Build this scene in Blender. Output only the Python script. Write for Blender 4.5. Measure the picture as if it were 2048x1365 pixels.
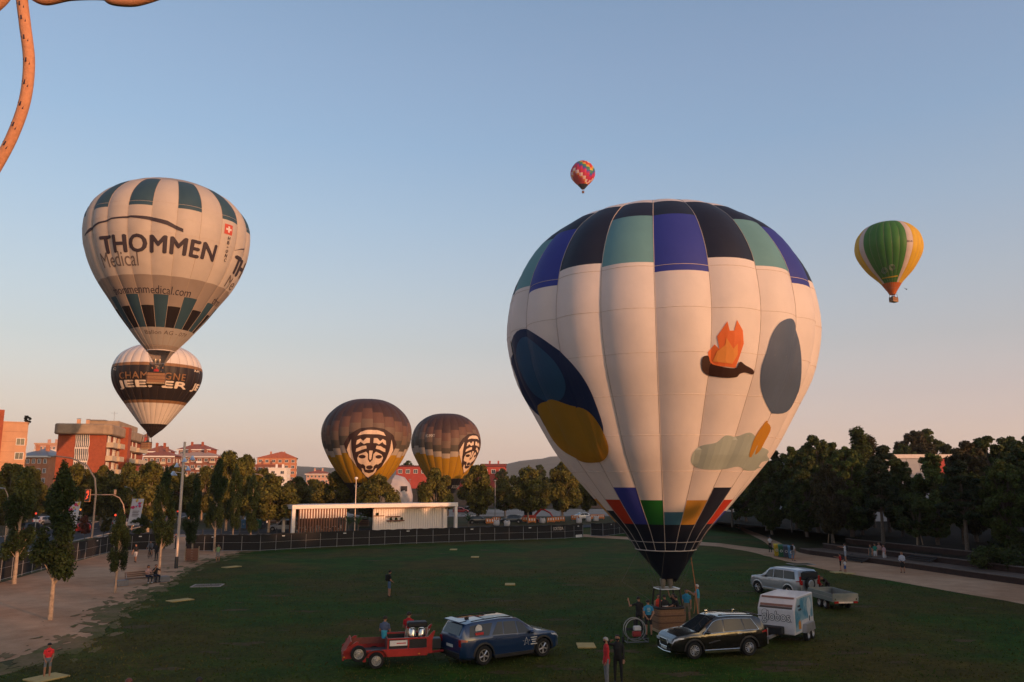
import bpy, bmesh, math, random
import numpy as np
from mathutils import Vector, Matrix
from mathutils.geometry import delaunay_2d_cdt
random.seed(7); RNG = np.random.default_rng(7)
for _o in list(bpy.data.objects): bpy.data.objects.remove(_o)
SC = bpy.context.scene; COL = SC.collection
R = math.radians
# ------------------------------------------------ camera (in a rising balloon, 7.5 m up)
CAMZ, PITCH, FPX = 7.5, R(10.0), 1600.0
cam = bpy.data.cameras.new('camera'); camo = bpy.data.objects.new('camera', cam); COL.objects.link(camo)
cam.sensor_width = 36.0; cam.lens = FPX / 2048 * 36.0; cam.clip_start = .05; cam.clip_end = 12000
camo.location = (0, 0, CAMZ); camo.rotation_euler = (R(90) + PITCH, 0, 0); SC.camera = camo
# ------------------------------------------------ sky and sun: low, behind the camera on the right
SUN_EL, SUN_AZ = R(5.0), R(47.0)          # azimuth to the right of straight behind
S_DIR = Vector((math.sin(SUN_AZ) * math.cos(SUN_EL), -math.cos(SUN_AZ) * math.cos(SUN_EL), math.sin(SUN_EL)))
W = bpy.data.worlds.new('World'); SC.world = W; W.use_nodes = True
wn, wl = W.node_tree.nodes, W.node_tree.links
bg = wn['Background']
sky = wn.new('ShaderNodeTexSky'); sky.sky_type = 'NISHITA'; sky.sun_disc = False
sky.sun_elevation = SUN_EL; sky.sun_rotation = math.atan2(S_DIR.x, S_DIR.y)
sky.altitude = 200; sky.air_density = 1.0; sky.dust_density = 4.0; sky.ozone_density = 1.0
# the evening air adds a pale pink band low down and even blue above, the same all the way round
tcw = wn.new('ShaderNodeTexCoord'); sep = wn.new('ShaderNodeSeparateXYZ'); wl.new(tcw.outputs['Generated'], sep.inputs[0])
rmp = wn.new('ShaderNodeValToRGB'); wl.new(sep.outputs['Z'], rmp.inputs[0]); ce = rmp.color_ramp
SKYR = ((0.0, (0.56, 0.43, 0.35)), (0.021, (0.53, 0.41, 0.35)), (0.039, (0.47, 0.37, 0.345)), (0.07, (0.35, 0.27, 0.30)), (0.101, (0.28, 0.21, 0.255)), (0.163, (0.205, 0.175, 0.212)), (0.224, (0.178, 0.178, 0.225)), (0.313, (0.135, 0.172, 0.25)), (0.398, (0.10, 0.153, 0.252)), (0.476, (0.094, 0.138, 0.233)), (0.544, (0.079, 0.122, 0.211)), (1.0, (0.03, 0.045, 0.09)))
while len(ce.elements) < len(SKYR): ce.elements.new(.5)
for e_, (p_, c_) in zip(ce.elements, SKYR): e_.position = p_; e_.color = (*c_, 1)
bg2 = wn.new('ShaderNodeBackground'); bg2.inputs[1].default_value = 1.0; wl.new(rmp.outputs[0], bg2.inputs[0])
adds = wn.new('ShaderNodeAddShader'); wl.new(sky.outputs[0], bg.inputs[0]); bg.inputs[1].default_value = 0.15
wl.new(bg.outputs[0], adds.inputs[0]); wl.new(bg2.outputs[0], adds.inputs[1]); wl.new(adds.outputs[0], wn['World Output'].inputs[0])
sl = bpy.data.lights.new('sun', 'SUN'); so = bpy.data.objects.new('sun', sl); COL.objects.link(so)
sl.energy = 3.7; sl.angle = R(0.6); sl.color = (1.0, .47, .235)
so.rotation_euler = S_DIR.to_track_quat('Z', 'Y').to_euler(); so.location = (60, -60, 40)
vs = SC.view_settings; vs.view_transform = 'Standard'; vs.look = 'None'; vs.exposure = 0.4; vs.gamma = 1.0
try: vs.use_curve_mapping = False
except Exception: pass
SC.render.engine = 'CYCLES'; SC.cycles.max_bounces = 6; SC.cycles.transparent_max_bounces = 8
SC.cycles.use_denoising = True
# ------------------------------------------------ helpers
def ray(px, py):
    x, z = (px - 1024) / FPX, (682.5 - py) / FPX
    c, s = math.cos(PITCH), math.sin(PITCH)
    return Vector((x, c - z * s, s + z * c))
CP = Vector((0, 0, CAMZ))
def at(px, py, z=0.0):
    d = ray(px, py); return CP + d * ((z - CAMZ) / d.z)
def atY(px, py, Y):
    d = ray(px, py); return CP + d * (Y / d.y)
def L(h):
    h = h.lstrip('#'); c = [int(h[i:i + 2], 16) / 255 for i in (0, 2, 4)]
    return tuple(x / 12.92 if x <= .04045 else ((x + .055) / 1.055) ** 2.4 for x in c)
MATS = {}
def M(name, col=(.5, .5, .5), rough=.7, metal=0., var=.12, scale=6., bump=0., bscale=40., coat=0., emit=0., transl=0., spec=.4, island=0., obj=0., col2=None, noise2=.5):
    if name in MATS: return MATS[name]
    m = bpy.data.materials.new(name); m.use_nodes = True; MATS[name] = m
    n, l = m.node_tree.nodes, m.node_tree.links
    b = n['Principled BSDF']; out = n['Material Output']
    b.inputs['Roughness'].default_value = rough; b.inputs['Metallic'].default_value = metal
    b.inputs['Specular IOR Level'].default_value = spec
    if coat: b.inputs['Coat Weight'].default_value = coat; b.inputs['Coat Roughness'].default_value = .04
    tc = n.new('ShaderNodeTexCoord'); nz = n.new('ShaderNodeTexNoise')
    nz.inputs['Scale'].default_value = scale; nz.inputs['Detail'].default_value = 5; nz.inputs['Roughness'].default_value = .6
    l.new(tc.outputs['Object'], nz.inputs['Vector'])
    rp = n.new('ShaderNodeValToRGB'); l.new(nz.outputs['Fac'], rp.inputs['Fac'])
    e = rp.color_ramp.elements; e[0].position = .3; e[1].position = .7
    if col2 is None:
        e[0].color = (*[max(0, c * (1 - var)) for c in col], 1); e[1].color = (*[min(1, c * (1 + var)) for c in col], 1)
    else:
        e[0].color = (*col, 1); e[1].color = (*col2, 1); e[0].position = noise2 - .12; e[1].position = noise2 + .12
    cout = rp.outputs['Color']
    if island or obj:
        h = n.new('ShaderNodeHueSaturation'); l.new(cout, h.inputs['Color'])
        src = n.new('ShaderNodeNewGeometry').outputs['Random Per Island'] if island else n.new('ShaderNodeObjectInfo').outputs['Random']
        mr = n.new('ShaderNodeMapRange'); l.new(src, mr.inputs[0]); a = island or obj
        mr.inputs[3].default_value = 1 - a; mr.inputs[4].default_value = 1 + a
        l.new(mr.outputs[0], h.inputs['Value'])
        if island:
            mr2 = n.new('ShaderNodeMapRange'); l.new(src, mr2.inputs[0]); mr2.inputs[3].default_value = .485; mr2.inputs[4].default_value = .515
            l.new(mr2.outputs[0], h.inputs['Hue'])
        cout = h.outputs['Color']
    l.new(cout, b.inputs['Base Color'])
    if bump:
        n2 = n.new('ShaderNodeTexNoise'); n2.inputs['Scale'].default_value = bscale; n2.inputs['Detail'].default_value = 4
        l.new(tc.outputs['Object'], n2.inputs['Vector'])
        bp = n.new('ShaderNodeBump'); bp.inputs['Strength'].default_value = bump; bp.inputs['Distance'].default_value = .05
        l.new(n2.outputs['Fac'], bp.inputs['Height']); l.new(bp.outputs[0], b.inputs['Normal'])
    if emit:
        b.inputs['Emission Color'].default_value = (*col, 1); b.inputs['Emission Strength'].default_value = emit
    if transl:
        t = n.new('ShaderNodeBsdfTranslucent'); mx = n.new('ShaderNodeMixShader'); mx.inputs[0].default_value = transl
        l.new(cout, t.inputs['Color']); l.new(b.outputs[0], mx.inputs[1]); l.new(t.outputs[0], mx.inputs[2]); l.new(mx.outputs[0], out.inputs[0])
    return m
def glassm(name, col=(.02, .025, .03), rough=.04):
    return M(name, col, rough, var=.05, spec=.45)
def mesh_np(name, v, faces_idx, n):           # v (N,3), faces flat index array, n verts per face
    me = bpy.data.meshes.new(name); v = np.asarray(v, dtype=np.float32); nf = len(faces_idx) // n
    me.vertices.add(len(v)); me.vertices.foreach_set('co', v.ravel())
    me.loops.add(len(faces_idx)); me.loops.foreach_set('vertex_index', np.asarray(faces_idx, dtype=np.int32))
    me.polygons.add(nf); me.polygons.foreach_set('loop_start', np.arange(0, nf * n, n, dtype=np.int32))
    me.polygons.foreach_set('loop_total', np.full(nf, n, dtype=np.int32))
    me.update(); me.validate(); return me
def link(name, data, parent=None, mats=None):
    o = bpy.data.objects.new(name, data); COL.objects.link(o)
    if parent is not None: o.parent = parent
    if mats is not None and data is not None:
        for m in (mats if isinstance(mats, (list, tuple)) else [mats]): data.materials.append(m)
    return o
def tag(o, label=None, cat=None, group=None, kind=None):
    if label: o['label'] = label
    if cat: o['category'] = cat
    if group: o['group'] = group
    if kind: o['kind'] = kind
    return o
def thing(name, label, cat, loc=(0, 0, 0), rz=0., group=None):
    o = link(name, None); o.location = loc; o.rotation_euler = (0, 0, rz); return tag(o, label, cat, group)
def copy_tree(o, parent=None):
    c = o.copy(); COL.objects.link(c); c.parent = parent
    for ch in o.children: copy_tree(ch, c)
    return c
ORD = ['first', 'second', 'third', 'fourth', 'fifth', 'sixth', 'seventh', 'eighth', 'ninth', 'tenth', 'eleventh', 'twelfth', 'thirteenth', 'fourteenth', 'fifteenth', 'sixteenth', 'seventeenth', 'eighteenth', 'nineteenth', 'twentieth']
class MB:
    def __init__(s): s.v = []; s.f = []; s.mi = []; s.cur = 0
    def add(s, vs_, fs):
        o = len(s.v); s.v += [tuple(q) for q in vs_]; s.f += [tuple(i + o for i in f) for f in fs]; s.mi += [s.cur] * len(fs); return s
    def m(s, i): s.cur = i; return s
    def box(s, c, d, rz=0., ry=0., rx=0.):
        x, y, z = d[0] / 2, d[1] / 2, d[2] / 2
        vs_ = [Vector(p) for p in ((-x, -y, -z), (x, -y, -z), (x, y, -z), (-x, y, -z), (-x, -y, z), (x, -y, z), (x, y, z), (-x, y, z))]
        if rz or ry or rx:
            mt = Matrix.Rotation(rz, 3, 'Z') @ Matrix.Rotation(ry, 3, 'Y') @ Matrix.Rotation(rx, 3, 'X'); vs_ = [mt @ p for p in vs_]
        c = Vector(c)
        return s.add([p + c for p in vs_], [(0, 3, 2, 1), (4, 5, 6, 7), (0, 1, 5, 4), (1, 2, 6, 5), (2, 3, 7, 6), (3, 0, 4, 7)])
    def bx(s, x0, x1, y0, y1, z0, z1):
        return s.box(((x0 + x1) / 2, (y0 + y1) / 2, (z0 + z1) / 2), (x1 - x0, y1 - y0, z1 - z0))
    def tube(s, pts, r, n=8, caps=True, flat=1., side=None):
        pts = [Vector(p) for p in pts]; k = len(pts); rs = r if isinstance(r, (list, tuple)) else [r] * k
        vs_ = []; prev = None
        for i, p in enumerate(pts):
            d = (pts[min(i + 1, k - 1)] - pts[max(i - 1, 0)]); d = d.normalized() if d.length > 1e-9 else Vector((0, 0, 1))
            a = prev if prev is not None else (Vector(side) if side is not None else (Vector((1, 0, 0)) if abs(d.x) < .9 else Vector((0, 1, 0))))
            a = (a - d * a.dot(d)).normalized(); prev = a; b = d.cross(a)
            vs_ += [p + a * (math.cos(t) * rs[i]) + b * (math.sin(t) * rs[i] * flat) for t in [2 * math.pi * j / n for j in range(n)]]
        fs = [(i * n + j, i * n + (j + 1) % n, (i + 1) * n + (j + 1) % n, (i + 1) * n + j) for i in range(k - 1) for j in range(n)]
        if caps: fs += [tuple(range(n - 1, -1, -1)), tuple((k - 1) * n + j for j in range(n))]
        return s.add(vs_, fs)
    def cyl(s, a, b, r0, r1=None, n=12): return s.tube([a, b], [r0, r0 if r1 is None else r1], n)
    def capsule(s, a, b, ra, rb, n=8, flat=1., side=None):
        a, b = Vector(a), Vector(b); d = (b - a); ln = d.length; d = d / ln if ln > 1e-6 else Vector((0, 0, 1))
        pts = []; rs = []
        for t in (-88, -60, -30, 0): pts.append(a + d * ra * math.sin(R(t))); rs.append(max(1e-4, ra * math.cos(R(t))))
        for t in (0, 30, 60, 88): pts.append(b + d * rb * math.sin(R(t))); rs.append(max(1e-4, rb * math.cos(R(t))))
        if ln < 1e-6: pts.pop(4); rs.pop(4)
        return s.tube(pts, rs, n, True, flat, side)
    def ell(s, c, r, n=10, rows=7):
        c = Vector(c); vs_ = []; 
        for i in range(rows + 1):
            t = R(-89 + 178 * i / rows)
            vs_ += [(c.x + r[0] * math.cos(t) * math.cos(2 * math.pi * j / n), c.y + r[1] * math.cos(t) * math.sin(2 * math.pi * j / n), c.z + r[2] * math.sin(t)) for j in range(n)]
        fs = [(i * n + j, i * n + (j + 1) % n, (i + 1) * n + (j + 1) % n, (i + 1) * n + j) for i in range(rows) for j in range(n)]
        return s.add(vs_, fs + [tuple(range(n - 1, -1, -1)), tuple(rows * n + j for j in range(n))])
    def lathe(s, prof, n=20, c=(0, 0, 0), axis=2):      # prof [(r, h)]
        vs_ = []
        for r_, h in prof:
            for j in range(n):
                t = 2 * math.pi * j / n; p = [r_ * math.cos(t), r_ * math.sin(t), h]
                if axis == 1: p = [p[0], p[2], -p[1]]
                if axis == 0: p = [p[2], p[0], p[1]]
                vs_.append((p[0] + c[0], p[1] + c[1], p[2] + c[2]))
        k = len(prof)
        return s.add(vs_, [(i * n + j, i * n + (j + 1) % n, (i + 1) * n + (j + 1) % n, (i + 1) * n + j) for i in range(k - 1) for j in range(n)])
    def prism(s, poly, a, b, plane='xy'):     # extrude polygon between offsets a and b along the third axis
        k = len(poly)
        def P(u, v, w): return (u, v, w) if plane == 'xy' else ((u, w, v) if plane == 'xz' else (w, u, v))
        vs_ = [P(u, v, a) for u, v in poly] + [P(u, v, b) for u, v in poly]
        return s.add(vs_, [tuple(range(k - 1, -1, -1)), tuple(range(k, 2 * k))] + [(i, (i + 1) % k, k + (i + 1) % k, k + i) for i in range(k)])
    def grid(s, fn, nu, nv):
        vs_ = [fn(i / nu, j / nv) for i in range(nu + 1) for j in range(nv + 1)]
        return s.add(vs_, [(i * (nv + 1) + j, (i + 1) * (nv + 1) + j, (i + 1) * (nv + 1) + j + 1, i * (nv + 1) + j + 1) for i in range(nu) for j in range(nv)])
    def mesh(s, name, smooth=False, bevel=0.):
        me = bpy.data.meshes.new(name); me.from_pydata(s.v, [], s.f); me.update()
        if max(s.mi, default=0): me.polygons.foreach_set('material_index', s.mi)
        bm = bmesh.new(); bm.from_mesh(me)
        if bevel: bmesh.ops.bevel(bm, geom=list(bm.edges), offset=bevel, segments=1, affect='EDGES', clamp_overlap=True)
        bmesh.ops.recalc_face_normals(bm, faces=bm.faces); bm.to_mesh(me); bm.free()
        if smooth:
            me.polygons.foreach_set('use_smooth', [True] * len(me.polygons))
            try: me.set_sharp_from_angle(angle=R(40))
            except Exception: pass
        return me
    def build(s, name, mats, parent=None, smooth=False, bevel=0.):
        return link(name, s.mesh(name, smooth, bevel), parent, mats)
_TX = {}
def text2d(txt, bold=0., spacing=1.):
    k = (txt, bold, spacing)
    if k in _TX: return _TX[k]
    c = bpy.data.curves.new('t', 'FONT'); c.body = txt; c.size = 1; c.offset = bold; c.space_character = spacing; c.resolution_u = 3
    o = bpy.data.objects.new('t', c); COL.objects.link(o)
    dg = bpy.context.evaluated_depsgraph_get(); me = bpy.data.meshes.new_from_object(o.evaluated_get(dg))
    v = np.array([q.co[:2] for q in me.vertices]); f = [tuple(p.vertices) for p in me.polygons]
    bpy.data.objects.remove(o); bpy.data.curves.remove(c); bpy.data.meshes.remove(me)
    lo, hi = v.min(0), v.max(0); v = v - (lo + hi) / 2
    _TX[k] = (v, f, hi - lo); return _TX[k]
def fine(v, f, maxlen):                        # split 2D faces until edges are shorter than maxlen
    bm = bmesh.new(); vv = [bm.verts.new((p[0], p[1], 0)) for p in v]
    for q in f:
        try: bm.faces.new([vv[i] for i in q])
        except ValueError: pass
    bmesh.ops.triangulate(bm, faces=bm.faces)
    for _ in range(6):
        es = [e for e in bm.edges if e.calc_length() > maxlen]
        if not es: break
        bmesh.ops.subdivide_edges(bm, edges=es, cuts=1, use_grid_fill=False); bmesh.ops.triangulate(bm, faces=bm.faces)
    bm.verts.index_update()
    r = (np.array([q.co[:2] for q in bm.verts]), [tuple(x.index for x in q.verts) for q in bm.faces]); bm.free(); return r
def text_on(name, txt, width, o, xd, yd, mat, parent, bold=0., height=None, spacing=1.):
    v, f, s = text2d(txt, bold, spacing); k = width / s[0]; ky = k if height is None else height / s[1]
    o, xd, yd = Vector(o), Vector(xd).normalized(), Vector(yd).normalized()
    me = bpy.data.meshes.new(name); me.from_pydata([tuple(o + xd * (p[0] * k) + yd * (p[1] * ky)) for p in v], [], f); me.update()
    return link(name, me, parent, mat)
def empty_child(name, parent): return link(name, None, parent)
# ================================================ ground, paths, road, terraces, hills
def ground_mat(name, stops, scales, rough=.95, bump=.3, bscale=6.):
    m = bpy.data.materials.new(name); m.use_nodes = True; n, l = m.node_tree.nodes, m.node_tree.links; b = n['Principled BSDF']
    b.inputs['Roughness'].default_value = rough; b.inputs['Specular IOR Level'].default_value = .12
    tc = n.new('ShaderNodeTexCoord'); prev = None
    for i, (c0, c1) in enumerate(stops):
        nz = n.new('ShaderNodeTexNoise'); nz.inputs['Scale'].default_value = scales[i]; nz.inputs['Detail'].default_value = 6; nz.inputs['Roughness'].default_value = .62
        l.new(tc.outputs['Object'], nz.inputs['Vector'])
        rp = n.new('ShaderNodeValToRGB'); l.new(nz.outputs['Fac'], rp.inputs['Fac']); e = rp.color_ramp.elements
        e[0].position, e[1].position = (.42, .58) if i == 0 else (.36, .66); e[0].color, e[1].color = (*c0, 1), (*c1, 1)
        if prev is None: prev = rp.outputs[0]
        else:
            mx = n.new('ShaderNodeMix'); mx.data_type = 'RGBA'; mx.blend_type = 'MULTIPLY'; mx.inputs[0].default_value = 1
            l.new(prev, mx.inputs[6]); l.new(rp.outputs[0], mx.inputs[7]); prev = mx.outputs[2]
    l.new(prev, b.inputs['Base Color'])
    nb = n.new('ShaderNodeTexNoise'); nb.inputs['Scale'].default_value = bscale; nb.inputs['Detail'].default_value = 6
    l.new(tc.outputs['Object'], nb.inputs['Vector']); bp = n.new('ShaderNodeBump'); bp.inputs['Strength'].default_value = bump; bp.inputs['Distance'].default_value = .1
    l.new(nb.outputs['Fac'], bp.inputs['Height']); l.new(bp.outputs[0], b.inputs['Normal']); MATS[name] = m; return m
G1 = (1., 1., 1.)
m_lawn = ground_mat('lawn_grass', [((.028, .076, .003), (.082, .066, .008)), ((.55, .6, .6), G1), ((.6, .62, .6), (1.15, 1.1, 1.1))], [.09, .55, 4.], bump=.5, bscale=9.)
m_dirt = ground_mat('packed_dirt', [((.47, .26, .15), (.56, .34, .21)), ((.8, .78, .76), G1), ((.85, .84, .82), G1)], [.12, .8, 9.], bump=.2)
m_earth = ground_mat('dry_earth', [((.10, .075, .035), (.075, .08, .03)), ((.7, .7, .7), G1), ((.75, .75, .75), G1)], [.03, .3, 3.])
m_asph = ground_mat('asphalt', [((.055, .056, .06), (.075, .075, .08)), ((.85, .85, .85), G1), ((.8, .8, .8), G1)], [.1, 1.2, 30.], rough=.85, bump=.1)
m_gravel = ground_mat('pale_gravel', [((.30, .24, .19), (.40, .33, .28)), ((.8, .8, .8), G1), ((.8, .8, .8), G1)], [.05, .4, 8.])
m_floor = ground_mat('woodland_floor', [((.022, .018, .010), (.032, .022, .012)), ((.6, .6, .6), G1), ((.6, .6, .6), G1)], [.2, 1., 6.])
def rough_poly(pts, step=1.2, amp=.15, close=True):
    out = []; k = len(pts)
    for i in range(k if close else k - 1):
        a, b = Vector(pts[i]), Vector(pts[(i + 1) % k]); n = max(1, min(400, int((b - a).length / step)))
        for j in range(n):
            p = a.lerp(b, j / n); d = (b - a).normalized(); q = Vector((-d.y, d.x))
            out.append(p + q * (random.gauss(0, amp) if j else 0))
    return out
def sheet(name, pts, z, mat, parent=None):
    me = bpy.data.meshes.new(name); pts = [Vector(p[:2]) if not isinstance(p, Vector) else p for p in pts]
    V = [Vector((p.x, p.y)) for p in pts]
    r = delaunay_2d_cdt(V, [], [list(range(len(V)))], 1, 1e-5)
    me.from_pydata([(p.x, p.y, z) for p in r[0]], [], [f for f in r[2]]); me.update()
    bm = bmesh.new(); bm.from_mesh(me)
    for f in bm.faces:
        f.normal_update()
        if f.normal.z < 0: f.normal_flip()
    bm.to_mesh(me); bm.free()
    o = link(name, me, parent, mat)
    if parent is None: o['kind'] = 'structure'
    return o
P2 = lambda px, py: at(px, py).to_2d()
# the ground, one sheet reaching the horizon
sheet('ground', [Vector((-6000, -2500)), Vector((6000, -2500)), Vector((6000, 6500)), Vector((-6000, 6500))], -.02, m_earth)
lawn_left = [P2(*p) for p in ((0, 1352), (60, 1325), (110, 1308), (152, 1291), (205, 1263), (228, 1232), (252, 1216), (286, 1193), (329, 1173), (357, 1150), (417, 1122), (480, 1105), (528, 1101))]
lawn_far = [P2(*p) for p in ((600, 1096), (700, 1091), (800, 1086), (920, 1078), (925, 1068), (1010, 1064), (1150, 1056), (1300, 1050), (1420, 1046), (1470, 1050), (1530, 1078))]
path_near = [P2(*p) for p in ((1560, 1120), (1620, 1133), (1700, 1149), (1800, 1165), (1900, 1183), (2048, 1209))]
lawn_pts = rough_poly([Vector((-60, -12)), Vector((-34, 18))] + lawn_left, .35, .09, False) + rough_poly(lawn_left[-1:] + lawn_far, 4, .05, False) + rough_poly(lawn_far[-1:] + path_near + [Vector((40, 30)), Vector((46, -12))], 1.2, .15, False) + [Vector((46, -12))]
sheet('lawn', lawn_pts, .0, m_lawn)
# worn tongues and scraps of turf beyond the edge
tv, tf = [], []
edge = [Vector((p.x, p.y)) for p in lawn_left]
for k in range(300):
    i = random.randrange(len(edge) - 1); e_ = edge[i].lerp(edge[i + 1], random.random()); d_ = (edge[i + 1] - edge[i]).normalized(); n_ = Vector((-d_.y, d_.x))
    off = abs(random.gauss(0, 1.3)) * (1 if random.random() < .75 else -.5); c = e_ + n_ * off; sc_ = max(.08, .75 - .2 * abs(off)) * random.uniform(.3, 1.3); b0 = len(tv); ang = math.atan2(d_.y, d_.x) + random.gauss(0, .3)
    nn = 12
    for j in range(nn):
        t = 2 * math.pi * j / nn; rr = random.uniform(.55, 1.25) * sc_; x, y = 1.5 * rr * math.cos(t), .45 * rr * math.sin(t)
        tv.append((c.x + x * math.cos(ang) - y * math.sin(ang), c.y + x * math.sin(ang) + y * math.cos(ang), .004 + .00003 * k))
    tf.append(tuple(range(b0, b0 + nn)))
me = bpy.data.meshes.new('turf_scraps'); me.from_pydata(tv, [], tf); me.update(); tag(link('turf_scraps', me, None, ground_mat('thin_turf', [((.12, .105, .035), (.21, .14, .07)), ((.75, .75, .75), G1)], [.6, 5.])), 'worn scraps of turf along the dirt edge of the lawn', 'grass', kind='stuff')
# worn earth showing in the lawn
m_worn = ground_mat('worn_turf', [((.075, .055, .024), (.10, .07, .034)), ((.6, .6, .6), G1)], [.5, 5.])
wv, wf = [], []
for k in range(90):
    px, py = random.uniform(250, 1950), 1100 + 260 * random.random() ** 1.5; c = P2(px, py)
    if any((c - e_).length < 1.5 for e_ in edge): continue
    b0 = len(wv); sc_ = random.uniform(.15, .75)
    for j in range(14):
        t = 2 * math.pi * j / 14; rr = random.uniform(.4, 1.3) * sc_; wv.append((c.x + 1.8 * rr * math.cos(t), c.y + .7 * rr * math.sin(t), .003 + .00003 * k))
    wf.append(tuple(range(b0, b0 + 14)))
me = bpy.data.meshes.new('worn_spots'); me.from_pydata(wv, [], wf); me.update(); tag(link('worn_spots', me, None, m_worn), 'worn brown spots scattered over the lawn', 'soil', kind='stuff')
# dirt square on the left and the footpath across the lawn
sheet('dirt_square', [Vector((-70, -12))] + [Vector((-30, -12)), Vector((-28, 20)), Vector((-18, 45)), Vector((-22, 70)), P2(560, 1099), P2(520, 1099), P2(470, 1101), P2(372, 1060), P2(345, 1060), P2(330, 1096), P2(240, 1099)] + [P2(0, 1166), Vector((-60, 30))], -.008, m_dirt)
pathA = [P2(*p) for p in ((1130, 1072), (1250, 1079), (1440, 1094), (1500, 1104)) ] + path_near
pathB = [P2(*p) for p in ((2048, 1171), (1950, 1157), (1850, 1142), (1760, 1129), (1680, 1118), (1620, 1110), (1600, 1106), (1545, 1079), (1482, 1054), (1470, 1055), (1525, 1082), (1552, 1101), (1440, 1087), (1250, 1074), (1130, 1067))]
ext_near = Vector((42, 20)); ext_far = pathB[0] + (pathB[0] - pathB[2]) * 1.6
sheet('footpath', rough_poly(pathA, 1.5, .12, False) + [path_near[-1], ext_near + Vector((1, 0)), Vector((58, 6)), ext_far] + rough_poly(pathB, 3, .05, False), .006, m_dirt)
# terraces beside the path: steps retained by low walls
kerb = [pathB[i] for i in (6, 5, 4, 3, 2, 1, 0)] + [ext_far]
def offset_line(pl, d):
    out = []
    for i, p in enumerate(pl):
        t = (pl[min(i + 1, len(pl) - 1)] - pl[max(i - 1, 0)]).normalized(); out.append(p + Vector((-t.y, t.x)) * d)
    return out
m_wall = M('rusty_edging', (.035, .017, .012), .85, var=.3, scale=2, bump=.2); m_cop = M('pale_coping', (.12, .09, .075), .9, var=.2, scale=3)
for k in range(3):
    a, b = offset_line(kerb, 2.6 * k), offset_line(kerb, 2.6 * (k + 1)); z0, z1 = .5 * k, .5 * (k + 1)
    mb = MB(); n = len(a)
    mb.add([(p.x, p.y, z1 - .01) for p in a] + [(p.x, p.y, z1 - .01) for p in b], [(i, i + 1, n + i + 1, n + i) for i in range(n - 1)])
    o = mb.build('terrace', M('terrace_soil', (.11, .07, .05), .95, var=.25, scale=1.5) if k < 1 else m_floor); o['kind'] = 'structure'
    w = thing('retaining_wall', 'dark rusty retaining wall of the %s terrace beside the footpath' % ('lowest', 'middle', 'upper')[k], 'wall', (a[0].x, a[0].y, z0))
    o2 = offset_line(a, .16); q = a[0]
    mb = MB(); vs_ = [(p.x - q.x, p.y - q.y, z) for p in a for z in (-.03, .44)] + [(p.x - q.x, p.y - q.y, z) for p in o2 for z in (-.03, .44)]
    N = 2 * n; fs = []
    for i in range(n - 1): fs += [(2 * i, 2 * i + 2, 2 * i + 3, 2 * i + 1), (2 * i + 1, 2 * i + 3, N + 2 * i + 3, N + 2 * i + 1)]
    mb.add(vs_, fs).build('wall_face', m_wall, w)
    for i in range(n - 1):       # coping stones, each its own
        d = a[i + 1] - a[i]; L_ = d.length; cnt = max(1, int(L_ / 3)) if i < n - 2 else 3
        for j in range(cnt):
            c = a[i].lerp(a[i + 1], (j + .5) / cnt) - q; ang = math.atan2(d.y, d.x); nn = Vector((-d.y, d.x)).normalized() * .12; c = c + nn
            MB().box((c.x, c.y, .475), (L_ / cnt - .03, .34, .07), ang).build('coping_stone', m_cop, w)
top = offset_line(kerb, 7.8)
fl = [Vector((p.x, p.y)) for p in top] + [Vector((150, -150)), Vector((190, 130)), Vector((40, 170)), Vector((30, 135))]
sheet('woodland_floor', fl, 1.48, m_floor)
# road with markings and kerb, street behind the fence, gravel yard, bank
rd_n = [Vector(p) for p in ((-40, 20), (-45, 50), (-50, 78), (-57, 109), (-67, 160), (-102, 300))]; rd_f = [p + Vector((-13.5, 3)) for p in rd_n]
road = sheet('road', rd_n + rd_f[::-1], .006, m_asph)
m_paint = M('road_paint', (.45, .44, .42), .8, var=.3, scale=3)
def stripe(a, b, w, z=.011):
    d = (b - a).normalized(); q = Vector((-d.y, d.x)) * w / 2; c = a
    return MB().add([(a.x + q.x, a.y + q.y, z), (a.x - q.x, a.y - q.y, z), (b.x - q.x, b.y - q.y, z), (b.x + q.x, b.y + q.y, z)], [(0, 1, 2, 3)])
for i in range(5):
    a, b = rd_n[i] + Vector((-6.6, 1.5)), rd_n[i + 1] + Vector((-6.6, 1.5)); n = max(2, int((b - a).length / 9))
    for j in range(n): stripe(a.lerp(b, j / n), a.lerp(b, (j + .45) / n), .16).build('lane_dash', m_paint, road)
    for s in (-.5, -13.0): stripe(rd_n[i] + Vector((s, 0)), rd_n[i + 1] + Vector((s, 0)), .12).build('edge_line', m_paint, road)
m_kerb = M('kerb_stone', (.3, .28, .26), .9, var=.2)
for nm, ln in (('kerb', rd_n), ('kerb', rd_f)):
    kb = MB()
    for i in range(len(ln) - 1):
        d = ln[i + 1] - ln[i]; c = (ln[i] + ln[i + 1]) / 2; kb.box((c.x, c.y, .06), (d.length, .25, .13), math.atan2(d.y, d.x))
    kb.build(nm, m_kerb)['kind'] = 'structure'
st_n = [Vector(p) for p in ((-62, 118), (-30, 122), (0, 132), (45, 146))]; st_f = [Vector(p) for p in ((60, 160), (0, 143), (-30, 133), (-66, 131))]
street = sheet('street', st_n + st_f, .0, m_asph)
for i in range(3):
    a, b = (st_n[i] + st_f[3 - i]) / 2, (st_n[i + 1] + st_f[2 - i]) / 2; n = int((b - a).length / 6)
    for j in range(n): stripe(a.lerp(b, j / n), a.lerp(b, (j + .4) / n), .14, .005).build('lane_dash', m_paint, street)
sheet('pavement', [Vector((-62, 112.5)), Vector((-30, 116)), Vector((0, 126)), Vector((30, 134)), Vector((45, 140)), Vector((45, 145.6)), Vector((0, 131.6)), Vector((-30, 121.6)), Vector((-62, 117.6))], -.006, M('paving', (.24, .2, .17), .9, var=.15, scale=2))
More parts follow.
